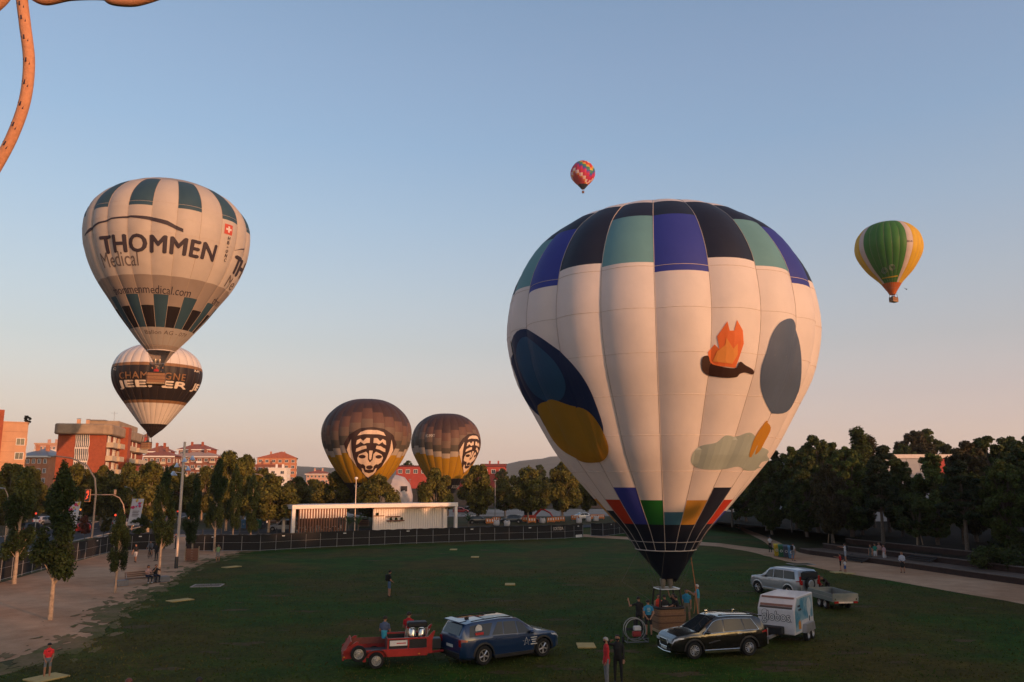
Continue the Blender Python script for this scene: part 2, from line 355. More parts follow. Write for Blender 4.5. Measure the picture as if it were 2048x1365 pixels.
sheet('gravel_yard', [Vector((-45, 178)), Vector((60, 186)), Vector((80, 232)), Vector((-60, 225))], .002, m_gravel)
# earth bank behind the yard
mb = MB(); mb.grid(lambda u, v: (-70 + 200 * u, 236 + 40 * v + 6 * math.sin(u * 9), -.3 + 5.2 * min(1, v * 1.6) + .5 * math.sin(u * 23 + v * 5)), 40, 8)
mb.build('earth_bank', ground_mat('bank_earth', [((.10, .06, .038), (.07, .055, .03)), ((.7, .7, .7), G1)], [.08, .6]), smooth=True)['kind'] = 'structure'
# hills along the horizon
mh = M('hill_woods', (.035, .045, .028), .95, var=.5, scale=.02, bump=0)
def hill(u, v):
    X = -3600 + 7200 * u; px = 1024 + X / 3100 * 1600
    h = 72 + 14 * math.sin(X / 410 + .6) + 9 * math.sin(X / 173) + 26 * math.exp(-((px - 1190) / 110) ** 2) + 3 * math.sin(X / 47) + 2 * math.sin(X / 19)
    return (X, 2300 + 900 * v, -5 + h * math.sin(min(1, v * 1.25) * math.pi / 2) + random.uniform(-1.2, 1.2))
MB().grid(hill, 260, 14).build('hills', mh, smooth=True)['kind'] = 'structure'
# ================================================ hot-air balloons
def fabric(name, col, rough=.55, tr=.34, sheen=0.):
    return M('fabric_' + name, col, rough, var=.06, scale=.6, transl=tr, bump=.45, bscale=1.1, spec=.3)
F_WHITE = fabric('white', (.80, .72, .68)); F_NAVY = fabric('navy', (.012, .014, .028), tr=.05); F_BLUE = fabric('blue', (.045, .06, .33)); F_TEAL = fabric('teal', (.15, .33, .36))
F_GREEN = fabric('green', (.02, .16, .03)); F_RED = fabric('red', (.5, .05, .025)); F_YEL = fabric('yellow', (.62, .30, .05)); F_TEAL2 = fabric('deepteal', (.07, .2, .3))
m_tape = M('load_tape', (.45, .4, .38), .8); m_ink = M('print_black', (.022, .018, .022), .7, var=.05)
class Balloon:
    def __init__(s, name, label, pxa, D, prof, n, th0=0., bulge=.018, lift=0., group='hot-air balloons over the park'):
        pm = prof[len(prof) // 2]
        s.c = atY(pxa, pm[0], D); s.cx, s.cy = s.c.x, D; s.n = n; s.th0 = th0; s.bulge = bulge
        s.azc = math.atan2(s.cx, D)           # direction of the camera seen from the axis
        pts = []
        yw = max(prof, key=lambda q: q[1])[0]; yt = prof[0][0]
        for py, hw in prof:
            if py < yw: py += lift * ((yw - py) / (yw - yt)) ** 2
            d = ray(pxa, py); z = CAMZ + d.z * D / d.y; dep = D / d.y; k = hw / FPX
            pts.append((z, max(.02, k * dep / math.sqrt(1 + k * k) * math.cos(s.azc) / (1 + bulge * .8))))
        pts = pts[::-1] if pts[0][0] > pts[-1][0] else pts
        # smooth through the points
        P = [np.array(p) for p in pts]; out = []
        for i in range(len(P) - 1):
            p0, p1, p2, p3 = P[max(0, i - 1)], P[i], P[i + 1], P[min(len(P) - 1, i + 2)]
            for j in range(10):
                t = j / 10; out.append(.5 * ((2 * p1) + (p2 - p0) * t + (2 * p0 - 5 * p1 + 4 * p2 - p3) * t * t + (3 * p1 - p0 - 3 * p2 + p3) * t ** 3))
        out.append(P[-1]); a = np.array(out); a[:, 1] = np.maximum(a[:, 1], .02); a[:, 0] = np.maximum.accumulate(a[:, 0])
        s.L = np.concatenate([[0], np.cumsum(np.hypot(np.diff(a[:, 0]), np.diff(a[:, 1])))]); s.z, s.r = a[:, 0], a[:, 1]
        s.z0, s.ztop = a[0, 0], a[-1, 0]; s.rmax = s.r.max()
        s.root = thing(name, label, 'balloon', (s.cx, s.cy, s.z0), 0, group)
    def zpx(s, py): d = ray(1024, py); d = ray(1024 + s.cx / s.cy * FPX, py); return CAMZ + d.z * s.cy / d.y
    def lz(s, z): return float(np.interp(z, s.z, s.L))
    def lpx(s, py):
        h = s.hit(1024 + ray(1024, py).y * s.cx / s.cy * FPX, py)
        return h[1] if h else s.lz(s.zpx(py))
    def P(s, th, l, off=0.):                   # th from the camera-facing direction, positive to the right in the picture
        r, z = float(np.interp(l, s.L, s.r)), float(np.interp(l, s.L, s.z))
        g = ((th - s.th0) / (2 * math.pi / s.n)) % 1.0; b = 1 + s.bulge * (1 - (2 * g - 1) ** 2) * min(1., r / s.rmax * 1.6)
        rr = r * b + off; t = th + math.pi + s.azc * -1
        dx, dy = -math.sin(t), math.cos(t)     # th=0 points at the camera
        # outward offset also along the profile normal
        return (rr * dx, rr * dy, z - s.z0 + (off * .5 if z > (s.z0 + s.ztop) * .62 else 0))
    def panel(s, i, l0, l1, mat, nt=7):
        w = 2 * math.pi / s.n; t0 = s.th0 + i * w; nv = max(2, int((l1 - l0) / s.L[-1] * 46))
        mb = MB().grid(lambda u, v: s.P(t0 + w * (.0005 + .999 * u), l0 + (l1 - l0) * v), nt, nv)
        o = mb.build('panel', mat, s.root); o.data.polygons.foreach_set('use_smooth', [True] * len(o.data.polygons)); return o
    def gores(s, fn):                          # fn(i) -> [(l_bottom, l_top, mat)...]
        for i in range(s.n):
            for l0, l1, m in fn(i):
                if l1 - l0 > .02: s.panel(i, l0, l1, m)
    def tapes(s, r=.018, mat=None):
        mb = MB()
        for i in range(s.n):
            t = s.th0 + i * 2 * math.pi / s.n
            mb.tube([s.P(t, s.L[-1] * k / 44., .012) for k in range(45)], r, 4)
        for f in (.02,):
            mb.tube([s.P(s.th0 + 2 * math.pi * k / 60, s.L[-1] * f, .01) for k in range(61)], r, 4)
        mb.build('load_tapes', mat or m_tape, s.root)
    def seams(s, fr, mat):
        mb = MB()
        for f in fr: mb.tube([s.P(s.th0 + 2 * math.pi * k / (s.n * 6), s.L[-1] * f, .006) for k in range(s.n * 6 + 1)], .012, 4)
        mb.build('seam_lines', mat, s.root)
    def hit(s, px, py):
        pxc = 1024 + (s.cx / s.cy) * FPX * ray(1024, py).y
        for k in range(12):
            d = ray(px, py); lo = None; y0 = s.cy - s.rmax - 1
            for j in range(160):
                Y = y0 + (s.rmax + 1.5) * j / 159; t = Y / d.y; p = CP + d * t
                if s.z0 <= p.z <= s.ztop and math.hypot(p.x - s.cx, p.y - s.cy) < float(np.interp(p.z, s.z, s.r)): lo = Y; break
            if lo is not None:
                a, b = lo - (s.rmax + 1.5) / 159, lo
                for _ in range(12):
                    m_ = (a + b) / 2; p = CP + d * (m_ / d.y)
                    if math.hypot(p.x - s.cx, p.y - s.cy) < float(np.interp(p.z, s.z, s.r)): b = m_
                    else: a = m_
                p = CP + d * (b / d.y); th = math.atan2(p.x - s.cx, -(p.y - s.cy)) + s.azc
                return th, s.lz(p.z)
            px += (pxc - px) * .04
        return None
    def decal_lm(s, name, polys, mat, thc, lc, k, off, step=.3):       # polys in metres about a point on the envelope
        rc = float(np.interp(lc, s.L, s.r)); mb = MB()
        for poly in polys:
            V, F = fill(poly, step / k)
            mb.add([s.P(thc + x * k / rc, lc + y * k, off) for x, y in V], F)
        return mb.build(name, mat, s.root)
    def decal_px(s, name, polys, mat, off, step=.26, smooth=False):
        for poly in polys:
            P_ = [Vector(p) for p in poly]; k = len(P_); bd = []
            if smooth:
                Q_ = []
                for i in range(k):
                    p0, p1, p2, p3 = P_[i - 1], P_[i], P_[(i + 1) % k], P_[(i + 2) % k]
                    Q_ += [.5 * ((2 * p1) + (p2 - p0) * t + (2 * p0 - 5 * p1 + 4 * p2 - p3) * t * t + (3 * p1 - p0 - 3 * p2 + p3) * t ** 3) for t in (0, .25, .5, .75)]
                P_ = Q_; k = len(P_)
            for i in range(k):
                a, b = P_[i], P_[(i + 1) % k]; n = max(1, int((b - a).length / 7.)); bd += [a.lerp(b, j / n) for j in range(n)]
            tl_ = [s.hit(p.x, p.y) for p in bd]; rc = float(np.interp(tl_[0][1], s.L, s.r)); V, F = fill([(t * rc, l) for t, l in tl_], step)
            o = MB().add([s.P(x / rc, y, off) for x, y in V], F).build(name, mat, s.root)
        return o
    def text(s, txt, px, py, width, mat, off=.03, bold=0., height=None, rot=0., spacing=1., step=.35):
        th, l = s.hit(px, py); v, f, sz = text2d(txt, 0., spacing); k = width / sz[0]; ky = k if height is None else height / sz[1]
        v2, f2 = fine(v * np.array([k, ky]), f, step); rc = float(np.interp(l, s.L, s.r)); c, sn = math.cos(rot), math.sin(rot)
        mb = MB(); b = bold * k * 1.6
        for q, (ax, ay) in enumerate(((0, 0),) if not bold else ((-b, 0), (b, 0), (0, b * .7), (0, -b * .7), (-b * .5, 0), (b * .5, 0))):
            mb.add([s.P(th + ((x + ax) * c - (y + ay) * sn) / rc, l + ((x + ax) * sn + (y + ay) * c), off + q * .006) for x, y in v2], f2)
        return mb.build('lettering', mat, s.root)
    def skirt(s, drop, rb, mat, slant=0., n=24, dx=0.):
        r0 = s.r[0]
        mb = MB().grid(lambda u, v: (r0 + (rb - r0) * v) * .985 * math.cos(2 * math.pi * u) and ((r0 + (rb - r0) * v) * .985 * math.cos(2 * math.pi * u) + dx * v, (r0 + (rb - r0) * v) * .985 * math.sin(2 * math.pi * u), -v * (drop + slant * math.sin(2 * math.pi * u))), n, 6)
        o = mb.build('skirt', mat, s.root, smooth=True); return o
def fill(poly, step):
    V = []; k = len(poly); P = [Vector(p) for p in poly]
    for i in range(k):
        a, b = P[i], P[(i + 1) % k]; n = max(1, int((b - a).length / step)); V += [a.lerp(b, j / n) for j in range(n)]
    nb = len(V); x0, x1 = min(p.x for p in V), max(p.x for p in V); y0, y1 = min(p.y for p in V), max(p.y for p in V)
    nx, ny = int((x1 - x0) / step), int((y1 - y0) / step)
    for i in range(1, nx + 1):
        for j in range(1, ny + 1): V.append(Vector((x0 + (x1 - x0) * (i - .5) / max(1, nx) , y0 + (y1 - y0) * (j - .5) / max(1, ny))))
    r = delaunay_2d_cdt(V, [], [list(range(nb))], 1, 1e-4)
    ins = [f for f in r[2]]
    return [(p.x, p.y) for p in r[0]], ins
m_wick = M('wicker', (.24, .12, .06), .8, var=.35, scale=30, bump=.6, bscale=60); m_pad = M('dark_leather', (.018, .014, .012), .6); m_steel = M('steel', (.62, .6, .58), .3, metal=.9); m_burn = M('burner_can', (.42, .36, .3), .4, metal=.7)
m_cord = M('cord', (.12, .1, .08), .8)
def rrect(w, d, r=.15, n=4):
    o = []
    for cx, cy, a in ((w / 2 - r, d / 2 - r, 0), (-w / 2 + r, d / 2 - r, 90), (-w / 2 + r, -d / 2 + r, 180), (w / 2 - r, -d / 2 + r, 270)):
        o += [(cx + r * math.cos(R(a + 90 * j / n)), cy + r * math.sin(R(a + 90 * j / n))) for j in range(n + 1)]
    return o
def basket(root, x, y, z, w, d, h, mouth_r=None, mouth_z=None, rows=9, rot=0., wick=None, floor=True):
    # local to root: woven walls, padded rim, uprights, burner frame and cans
    def T(p): c, s_ = math.cos(rot), math.sin(rot); return (x + p[0] * c - p[1] * s_, y + p[0] * s_ + p[1] * c, z + p[2])
    out = rrect(w, d, min(.18, w * .2)); k = len(out); mb = MB(); vs_ = []; lev = []
    for i in range(rows * 4 + 1):
        t = i / (rows * 4); b = .012 * abs(math.sin(t * rows * math.pi)) + .02 * math.sin(t * math.pi); lev.append((t * h, 1 + b / w * 2))
    for zz, sc in lev: vs_ += [T((px * sc, py * sc, zz)) for px, py in out]
    mb.add(vs_, [(i * k + j, i * k + (j + 1) % k, (i + 1) * k + (j + 1) % k, (i + 1) * k + j) for i in range(len(lev) - 1) for j in range(k)])
    inner = [T((px * .9, py * .9, zz)) for zz in (h, .06) for px, py in out]
    mb.add(inner, [(j, (j + 1) % k, k + (j + 1) % k, k + j) for j in range(k)] + [tuple(k + j for j in range(k))])
    bk = mb.build('basket', wick or m_wick, root, smooth=True)
    rim = MB().tube([T((px * .95, py * .95, h + .03)) for px, py in out + out[:2]], .075, 8); rim.build('rim', m_pad, bk, smooth=True)
    sk = MB()
    for zz in (.05, .12): sk.tube([T((px * 1.02, py * 1.02, zz)) for px, py in out + out[:2]], .03, 6)
    sk.build('skid', M('rope_tan', (.4, .28, .16), .8), bk, smooth=True)
    bd = MB()
    for zz in (.42, .72): bd.tube([T((px * 1.025, py * 1.025, zz * h)) for px, py in out + out[:2]], .02, 5, flat=1.8)
    bd.build('band', M('dark_wicker', (.12, .055, .03), .8), bk)
    ft = h + .95
    for sx in (-1, 1):
        for sy in (-1, 1):
            MB().tube([T((sx * w * .43, sy * d * .43, h)), T((sx * w * .36, sy * d * .36, ft))], .045, 8).build('upright', m_pad, root, smooth=True)
    fr = MB(); fo = rrect(w * .78, d * .78, .12); fr.tube([T((px, py, ft)) for px, py in fo + fo[:2]], .028, 8)
    fr.tube([T((-w * .36, 0, ft)), T((w * .36, 0, ft))], .02, 6)
    bf = fr.build('burner_frame', m_steel, root, smooth=True)
    for sx in (-.2, .2):
        q = MB().lathe([(.0, -.05), (.08, -.05), (.1, .05), (.14, .12), (.16, .42), (.15, .42), (.1, .1)], 12)
        q.v = [T((px + sx, py, pz + ft + .06)) for px, py, pz in q.v]; q.build('burner', m_burn, bf, smooth=True)
    if mouth_z is not None:
        cb = MB()
        for sx in (-1, 1):
            for sy in (-1, 1):
                for da in (-.35, .35):
                    a = math.atan2(sy, sx) + da; cb.tube([T((sx * w * .37, sy * d * .37, ft)), (mouth_r * math.cos(a + rot), mouth_r * math.sin(a + rot), mouth_z)], .009, 4)
        cb.build('suspension_wires', m_cord, root)
    return bk
# ---------------------------------- the big balloon in front
pb = at(1333, 1262)
B = Balloon('tethered_balloon', 'huge white balloon with checkered blue crown and coloured hem, standing on the lawn', 1318, pb.y,
            [(401, 8), (405, 60), (411, 100), (424, 146), (449, 192), (496, 246), (559, 287), (616, 306), (685, 313), (761, 297), (818, 268), (900, 222), (937, 194), (1008, 135), (1059, 89), (1097, 63)], 20, R(-.8), .038, 28.)
HB = [B.lpx(y) for y in (1097, 1050, 1024.6, 1001, 975.6)]
LT = {'blk': B.lpx(517), 'teal': B.lpx(525), 'blue': B.lpx(545)}; LC = B.lpx(405.5); LB = B.lpx(432)
TOPP = ['blue', 'blk', 'teal']
BOT = {0: (F_TEAL2, 2), 1: (F_YEL, 3), 2: (F_NAVY, 4), 3: (F_RED, 3), 4: (F_BLUE, 2), 5: (F_GREEN, 3), 6: (F_YEL, 3), -1: (F_GREEN, 3), -2: (F_BLUE, 4), -3: (F_RED, 3), -4: (F_NAVY, 2), -5: (F_YEL, 3), -6: (F_TEAL2, 4)}
def main_gore(i):
    j = i if i <= 10 else i - 20; c, k = BOT.get(j, (F_RED, 3)); t = TOPP[j % 3]
    rows = [(0, HB[1], F_NAVY), (HB[1], HB[k], c)]
    if t == 'blk': rows += [(HB[k], LT['blk'], F_WHITE), (LT['blk'], LC, F_NAVY)]
    else: rows += [(HB[k], LT[t], F_WHITE), (LT[t], LB, F_TEAL if t == 'teal' else F_BLUE), (LB, LC, F_NAVY)]
    return rows + [(LC, B.L[-1], F_WHITE)]
B.gores(main_gore); B.tapes(.016, M('pale_tape', (.5, .42, .38), .8))
B.seams([.2, .28, .36, .44, .52, .6], M('seam_thread', (.60, .50, .44), .8))
# mouth ring, scoop
mr = B.r[0]; B.skirt(1.62, .36, F_NAVY, .12, dx=.2)
MB().tube([(mr * math.cos(t), mr * math.sin(t), -.02) for t in [2 * math.pi * k / 40 for k in range(41)]], .03, 6).build('mouth_ring', M('pale_tape'), B.root)
# plain colour fields in place of the character artwork, and the pan, flame and cloud of the print
A_BLUE = fabric('art_blue', (.035, .10, .20)); A_DBLUE = fabric('art_dark_blue', (.02, .035, .10)); A_AMB = fabric('art_amber', (.52, .25, .03)); A_FL = fabric('art_flame', (.75, .18, .05)); A_PAN = fabric('art_pan', (.05, .022, .016)); A_CLD = fabric('art_cloud', (.40, .47, .44)); A_SLT = fabric('art_slate', (.10, .14, .22)); A_FL2 = fabric('art_flame_core', (.78, .33, .08))
def oval(cx, cy, rx, ry, a=0., n=28):
    return [(cx + rx * math.cos(t) * math.cos(a) - ry * math.sin(t) * math.sin(a), cy + rx * math.cos(t) * math.sin(a) + ry * math.sin(t) * math.cos(a)) for t in [2 * math.pi * k / n for k in range(n)]]
B.decal_px('print_field', [[(1043, 664), (1062, 660), (1090, 676), (1120, 702), (1150, 728), (1176, 762), (1196, 806), (1212, 868), (1186, 904), (1140, 890), (1095, 850), (1060, 800), (1040, 752), (1030, 706)]], A_DBLUE, .02, smooth=True)
B.decal_px('print_field', [[(1050, 676), (1070, 680), (1096, 702), (1118, 730), (1134, 770), (1130, 800), (1104, 806), (1078, 790), (1056, 752), (1044, 710)]], A_BLUE, .035, smooth=True)
B.decal_px('print_field', [[(1086, 812), (1112, 800), (1146, 812), (1180, 822), (1204, 850), (1222, 894), (1214, 920), (1180, 926), (1146, 912), (1118, 884), (1098, 848)]], A_AMB, .05, smooth=True)
B.decal_px('print_cloud', [[(1381, 925), (1386, 905), (1402, 892), (1428, 886), (1446, 872), (1470, 874), (1492, 866), (1506, 878), (1516, 893), (1530, 905), (1528, 925), (1512, 938), (1492, 942), (1470, 934), (1446, 939), (1420, 940), (1396, 937)]], A_CLD, .02, smooth=True)
B.decal_px('print_flame', [[(1417, 728), (1415, 705), (1428, 690), (1436, 700), (1432, 674), (1450, 645), (1454, 664), (1462, 664), (1467, 643), (1478, 664), (1480, 690), (1472, 715), (1464, 738), (1430, 733)]], A_FL, .02)
B.decal_px('print_flame', [[(1424, 724), (1432, 704), (1446, 692), (1448, 678), (1460, 700), (1468, 690), (1468, 712), (1458, 730)]], A_FL2, .035)
B.decal_px('print_pan', [[(1401, 722), (1406, 714), (1416, 714), (1424, 730), (1462, 739), (1472, 726), (1484, 733), (1504, 742), (1503, 750), (1484, 747), (1472, 750), (1464, 757), (1440, 757), (1412, 750), (1402, 740)]], A_PAN, .05, smooth=True)
B.decal_px('print_field', [[(1538, 668), (1552, 646), (1574, 640), (1590, 660), (1594, 705), (1590, 760), (1580, 805), (1556, 828), (1530, 820), (1516, 786), (1518, 742), (1528, 704)]], A_SLT, .02, smooth=True)
B.decal_px('print_field', [[(1498, 884), (1510, 862), (1528, 842), (1536, 856), (1524, 884), (1510, 908), (1492, 914)]], A_AMB, .035, smooth=True)
B.text('A', 1021, 700, .45, m_ink, .03, .02, height=.9)
# basket, rope handling lines
basket(B.root, pb.x + .08 - B.cx, 0, -B.z0, 1.45, 1.2, 1.15, mr, .0, rot=R(12))
hl = MB(); hl.tube([(-mr * .9, -.4, .1), (-3.0 + .6, -.6, -1.6), (-1.0, -.5, 1.6 - B.z0)], .012, 5); hl.build('crown_line', m_cord, B.root)
hl = MB(); hl.tube([(mr * .75, -.3, .1), (1.42, -.3, -2.0), (1.46, -.4, .9 - B.z0)], .022, 6); hl.tube([(1.42, -.3, -2.0), (1.30, -.4, -3.0), (1.25, -.4, .9 - B.z0)], .014, 5); hl.build('handling_line', M('orange_rope', (.45, .16, .06), .8), B.root)
# ---------------------------------- silver balloon with a web address, left
F_SILV = fabric('silver', (.60, .52, .46)); F_SILD = fabric('silver_dark', (.36, .29, .25)); F_PETR = fabric('petrol', (.035, .075, .105), tr=.15); F_BLKB = fabric('black_brown', (.018, .013, .014), tr=.06); F_TAN = fabric('tan', (.38, .28, .20)); F_LG = fabric('light_grey', (.45, .40, .36)); F_GREYP = fabric('grey_print', (.30, .25, .22))
T = Balloon('lettered_balloon', 'silver white balloon with THOMMEN lettering floating at the left', 337, 80., [(357, 8), (359, 32), (366, 62), (378, 92), (397, 124), (415, 144), (434, 159), (455, 167), (478, 169), (500, 167), (516, 163), (545, 152), (575, 135), (605, 112), (635, 90), (660, 69), (680, 52), (704, 28)], 22, R(4.), .024, 13.)
tl = {y: T.lpx(y) for y in (690, 655, 650, 612, 590, 552, 415, 372, 362)}
def th_gore(i):
    e = i % 2
    r = [(0, tl[690], F_SILD), (tl[690], tl[655], F_LG), (tl[655], tl[590 if e else 612], F_PETR if e else F_BLKB), (tl[590 if e else 612], tl[552], F_SILD), (tl[552], tl[415], F_SILV)]
    return r + [(tl[415], tl[362], F_PETR if e == 0 else F_SILV), (tl[362], T.L[-1], F_LG)]
T.gores(th_gore); T.tapes(.02, M('brown_tape', (.40, .31, .25), .8)); T.seams([.45, .5, .56, .62], M('seam_thread'))
tk = M('print_dark', (.035, .025, .035), .7)
T.text('THOMMEN', 313, 489, 11.0, tk, .03, .024, height=1.65, spacing=1.08); T.text('Medical', 238, 519, 4.0, M('print_grey', (.13, .10, .09), .7), .03, 0., height=1.45)
T.text('thommenmedical.com', 296, 579, 7.8, tk, .03, .0, height=.85); T.text('Ballon AG - 079', 335, 666, 4.2, M('print_grey'), .03, 0, height=.45)
T.text('THOMMEN', 520, 565, 12.6, tk, .03, .03, height=1.95) if False else None
th, l = T.hit(455, 460)
rc = float(np.interp(l, T.L, T.r))
T.decal_lm('flag', [[(-.55, -.6), (.55, -.6), (.55, .6), (-.55, .6)]], fabric('flag_red', (.62, .10, .07)), th, l, .85, .03)
T.decal_lm('flag_cross', [[(-.12, -.38), (.12, -.38), (.12, -.12), (.38, -.12), (.38, .12), (.12, .12), (.12, .38), (-.12, .38), (-.12, .12), (-.38, .12), (-.38, -.12), (-.12, -.12)]], F_WHITE, th, l, .85, .045)
for k, ch in enumerate('HB-QNC'): T.text(ch, 455 - k * 1.6, 478 + k * 8.6, .25 if ch != '-' else .14, tk, .03, .01, height=.33 if ch != '-' else .07)
T.decal_px('print_arc', [[(172, 474), (182, 457), (200, 446), (225, 437), (262, 432), (300, 434), (335, 443), (366, 459), (366, 466), (335, 452), (300, 441), (262, 436), (226, 440), (202, 449), (186, 460), (175, 473)]], tk, .03)
T.decal_px('print_arc', [[(466, 502), (478, 498), (492, 497), (504, 502), (505, 507), (492, 501), (478, 500)]], tk, .03)
for tx, px, py, w_, h_, mt_ in (('TH', 501, 536, 3.0, 1.75, tk), ('Me', 488, 567, 2.1, 1.3, M('print_grey')), ('thm', 449, 604, 1.6, .85, tk)): T.text(tx, px, py, w_, mt_, .03, .03 if tx == 'TH' else 0, height=h_)
MB().tube([T.P(2 * math.pi * k / 40, 0.02, .02) for k in range(41)], .05, 6).build('mouth_ring', F_WHITE, T.root)
# inner darkness of the mouth is the real inside of the envelope; scoop below it
def scoop(b, a0, a1, drop, mat, rb):
    r0 = b.r[0]
    b_ = MB().grid(lambda u, v: ((r0 * (1 - v) + rb * v) * math.cos(a0 + (a1 - a0) * u), (r0 * (1 - v) + rb * v) * math.sin(a0 + (a1 - a0) * u), -drop * v), 16, 5); return b_.build('scoop', mat, b.root, smooth=True)
scoop(T, R(-20), R(200), 1.5, F_SILD, .35)
basket(T.root, -.25, 0, -3.35, 1.7, 1.3, 1.15, T.r[0], 0., rows=6, rot=R(20))
# ---------------------------------- champagne balloon
F_CHR = fabric('chrome_silver', (.62, .54, .48), rough=.32, tr=.05); F_BLK = fabric('black', (.022, .015, .014), tr=.04); F_BRZ = fabric('bronze', (.33, .17, .08))
J = Balloon('banded_balloon', 'silver balloon with black JEEPER band, half hidden by the silver lettered balloon', 315, 139., [(684, 5), (686, 26), (692, 47), (702, 66), (716, 81), (735, 90), (752, 92), (770, 88), (788, 78), (811, 60), (830, 45), (848, 30), (861, 17)], 28, R(2.), .018, 5.)
jl = [J.lpx(y) for y in (848, 806, 800, 731, 725)]
J.gores(lambda i: [(0, jl[0], F_BLK), (jl[0], jl[1], F_CHR), (jl[1], jl[2], F_BRZ), (jl[2], jl[3], F_BLK), (jl[3], jl[4], F_BRZ), (jl[4], J.L[-1], F_CHR)]); J.tapes(.016, M('dark_tape', (.08, .05, .04), .8))
cr = M('print_cream', (.62, .52, .42), .7)
J.text('CHAMPAGNE', 302, 751, 11.2, F_BRZ, .05, .01, height=1.15, spacing=1.15); J.text('JEEPER', 302, 770, 11.8, cr, .05, .016, height=1.5); J.text('3A-MCJ', 393, 744, 1.9, cr, .05, .02, height=.5)
J.text('JE', 396, 777, 2.6, cr, .05, .016, height=1.5); J.text('CJ', 231, 739, .9, cr, .05, .02, height=.5)
q = atY(288, 878, 139.) - J.root.location; MB().grid(lambda u, v: (q.x + .1 * math.sin(v * 3) + .55 * u, q.y, q.z - .8 + 1.5 * v + .3 * u), 3, 3).build('pennant', fabric('flag_red', (.62, .10, .07)), J.root); J.skirt(1.3, .12, F_BLK, 0, dx=-.35); basket(J.root, -1.0, 0, -3.3, 1.5, 1.2, 1.2, J.r[0], 0., rows=6)
# ---------------------------------- two brown balloons with a carved-mask emblem
K1, K2, K3, K4, K5, K6 = fabric('dark_brown', (.06, .032, .026), tr=.1), fabric('brown', (.13, .065, .045), tr=.12), fabric('tan_grey', (.20, .135, .10)), fabric('olive_grey', (.115, .095, .075)), fabric('cream', (.52, .42, .34)), fabric('amber', (.50, .26, .018))
def tri(j, p=8): return abs(((j + p // 2) % p) - p // 2)
def mask(b, px, py, k):
    h = b.hit(px, py); Z = lambda pts: [((x - 640) / 245, -(y - 760) / 285 * 1.16) for x, y in pts]; mir = lambda pts: [(1280 - x, y) for x, y in pts]
    dark = M('emblem_dark', (.03, .012, .01), .7); crm = M('emblem_cream', (.6, .45, .34), .7)
    outer = [(640, 475), (740, 490), (830, 550), (880, 640), (870, 720), (835, 800), (790, 880), (720, 970), (640, 1048)]
    outer = outer + [(1280 - x, y) for x, y in outer[::-1][1:-1]]
    b.decal_lm('emblem', [Z(outer)], dark, *h, k, .05)
    A = [(510, 562), (540, 522), (600, 503), (680, 503), (745, 522), (770, 562), (700, 546), (570, 546)]
    E = [(470, 580), (440, 640), (415, 700), (430, 780), (502, 912), (474, 800), (464, 700)]
    Zg = [(503, 655), (513, 605), (545, 586), (570, 612), (600, 578), (630, 580), (630, 632), (600, 634), (578, 648), (545, 620), (527, 642)]
    Bw = [(498, 728), (505, 690), (560, 660), (600, 655), (606, 688), (560, 702), (520, 722)]
    Fc = [(498, 790), (520, 745), (592, 712), (612, 740), (614, 806), (640, 845), (666, 806), (668, 740), (690, 712), (760, 745), (784, 785), (775, 840), (742, 866), (718, 862), (692, 888), (690, 932), (590, 932), (588, 888), (562, 862), (538, 866), (505, 840)]
    No = [(622, 705), (658, 705), (652, 800), (640, 818), (628, 800)]
    Ch = [(540, 900), (560, 905), (578, 952), (640, 968), (702, 952), (720, 905), (740, 900), (735, 950), (690, 1000), (640, 1036), (590, 1000), (545, 950)]
    shr = lambda p: [(x + (sum(q[0] for q in p) / len(p) - x) * .09, y + (sum(q[1] for q in p) / len(p) - y) * .09) for x, y in p]
    [b.decal_lm('emblem_shape', [Z(shr(p))], crm, *h, k, .09) for p in (A, E, mir(E), Zg, mir(Zg), Bw, mir(Bw), Fc, No, Ch)]
    [b.decal_lm('emblem_mark', [Z(p)], dark, *h, k, .13) for p in (oval(560, 776, 34, 20), oval(722, 776, 34, 20), oval(640, 895, 38, 24))]
def tiki(name, label, px, D, prof, n, cent, s, top):
    b = Balloon(name, label, px, D, prof, n, R(-7.5), .022, 3.)
    def f(i):
        t = tri(i - cent); y = [top + (q * s) for q in (21 + 8 * t, 42 + 8 * t, 60 + 8 * t, 84 + 5.5 * t, 102 + 4 * t)]
        y = [min(v, top + 140 * s) for v in y]; lv = [b.lpx(v) for v in y]; lb = b.lpx(top + 170 * s)
        return [(0, lb, F_BLK), (lb, lv[4], K6), (lv[4], lv[3], K5), (lv[3], lv[2], K4), (lv[2], lv[1], K3), (lv[1], lv[0], K2), (lv[0], b.L[-1], K1)]
    b.gores(f); b.tapes(.018, M('dark_tape', (.08, .05, .04), .8)); return b
KA = tiki('brown_balloon', 'larger brown and amber balloon with carved mask emblem facing the camera', 733, 141., [(796, 5), (799, 32), (810, 56), (828, 76), (848, 87), (868, 90.5), (890, 87), (909, 79), (926, 70), (944, 58), (962, 44), (985, 28), (1010, 14)], 24, 0, 1., 796)
mask(KA, 741, 911, 4.15); KA.text('KONTIKI', 738, 974, 4.8, M('print_white', (.6, .5, .42), .7), .06, .02, height=.85)
KA.skirt(1.2, .8, F_BLK); basket(KA.root, 0, 0, -KA.z0, 1.6, 1.3, 1.15, KA.r[0], 0., rows=6)
KB = tiki('brown_balloon', 'smaller brown and amber balloon with mask emblem turned to its right side', 892, 184., [(825, 4), (828, 28), (840, 49), (858, 63), (882, 69.5), (903, 67), (925, 57), (944, 46), (965, 32), (986, 18)], 24, 4, .78, 825)
mask(KB, 943, 910, 4.15); KB.text('EC-MXT', 861, 872, 2.2, cr, .06, .02, height=.6); KB.text('KONTIKI', 915, 974, 4.0, M('print_white'), .06, .02, height=.8)
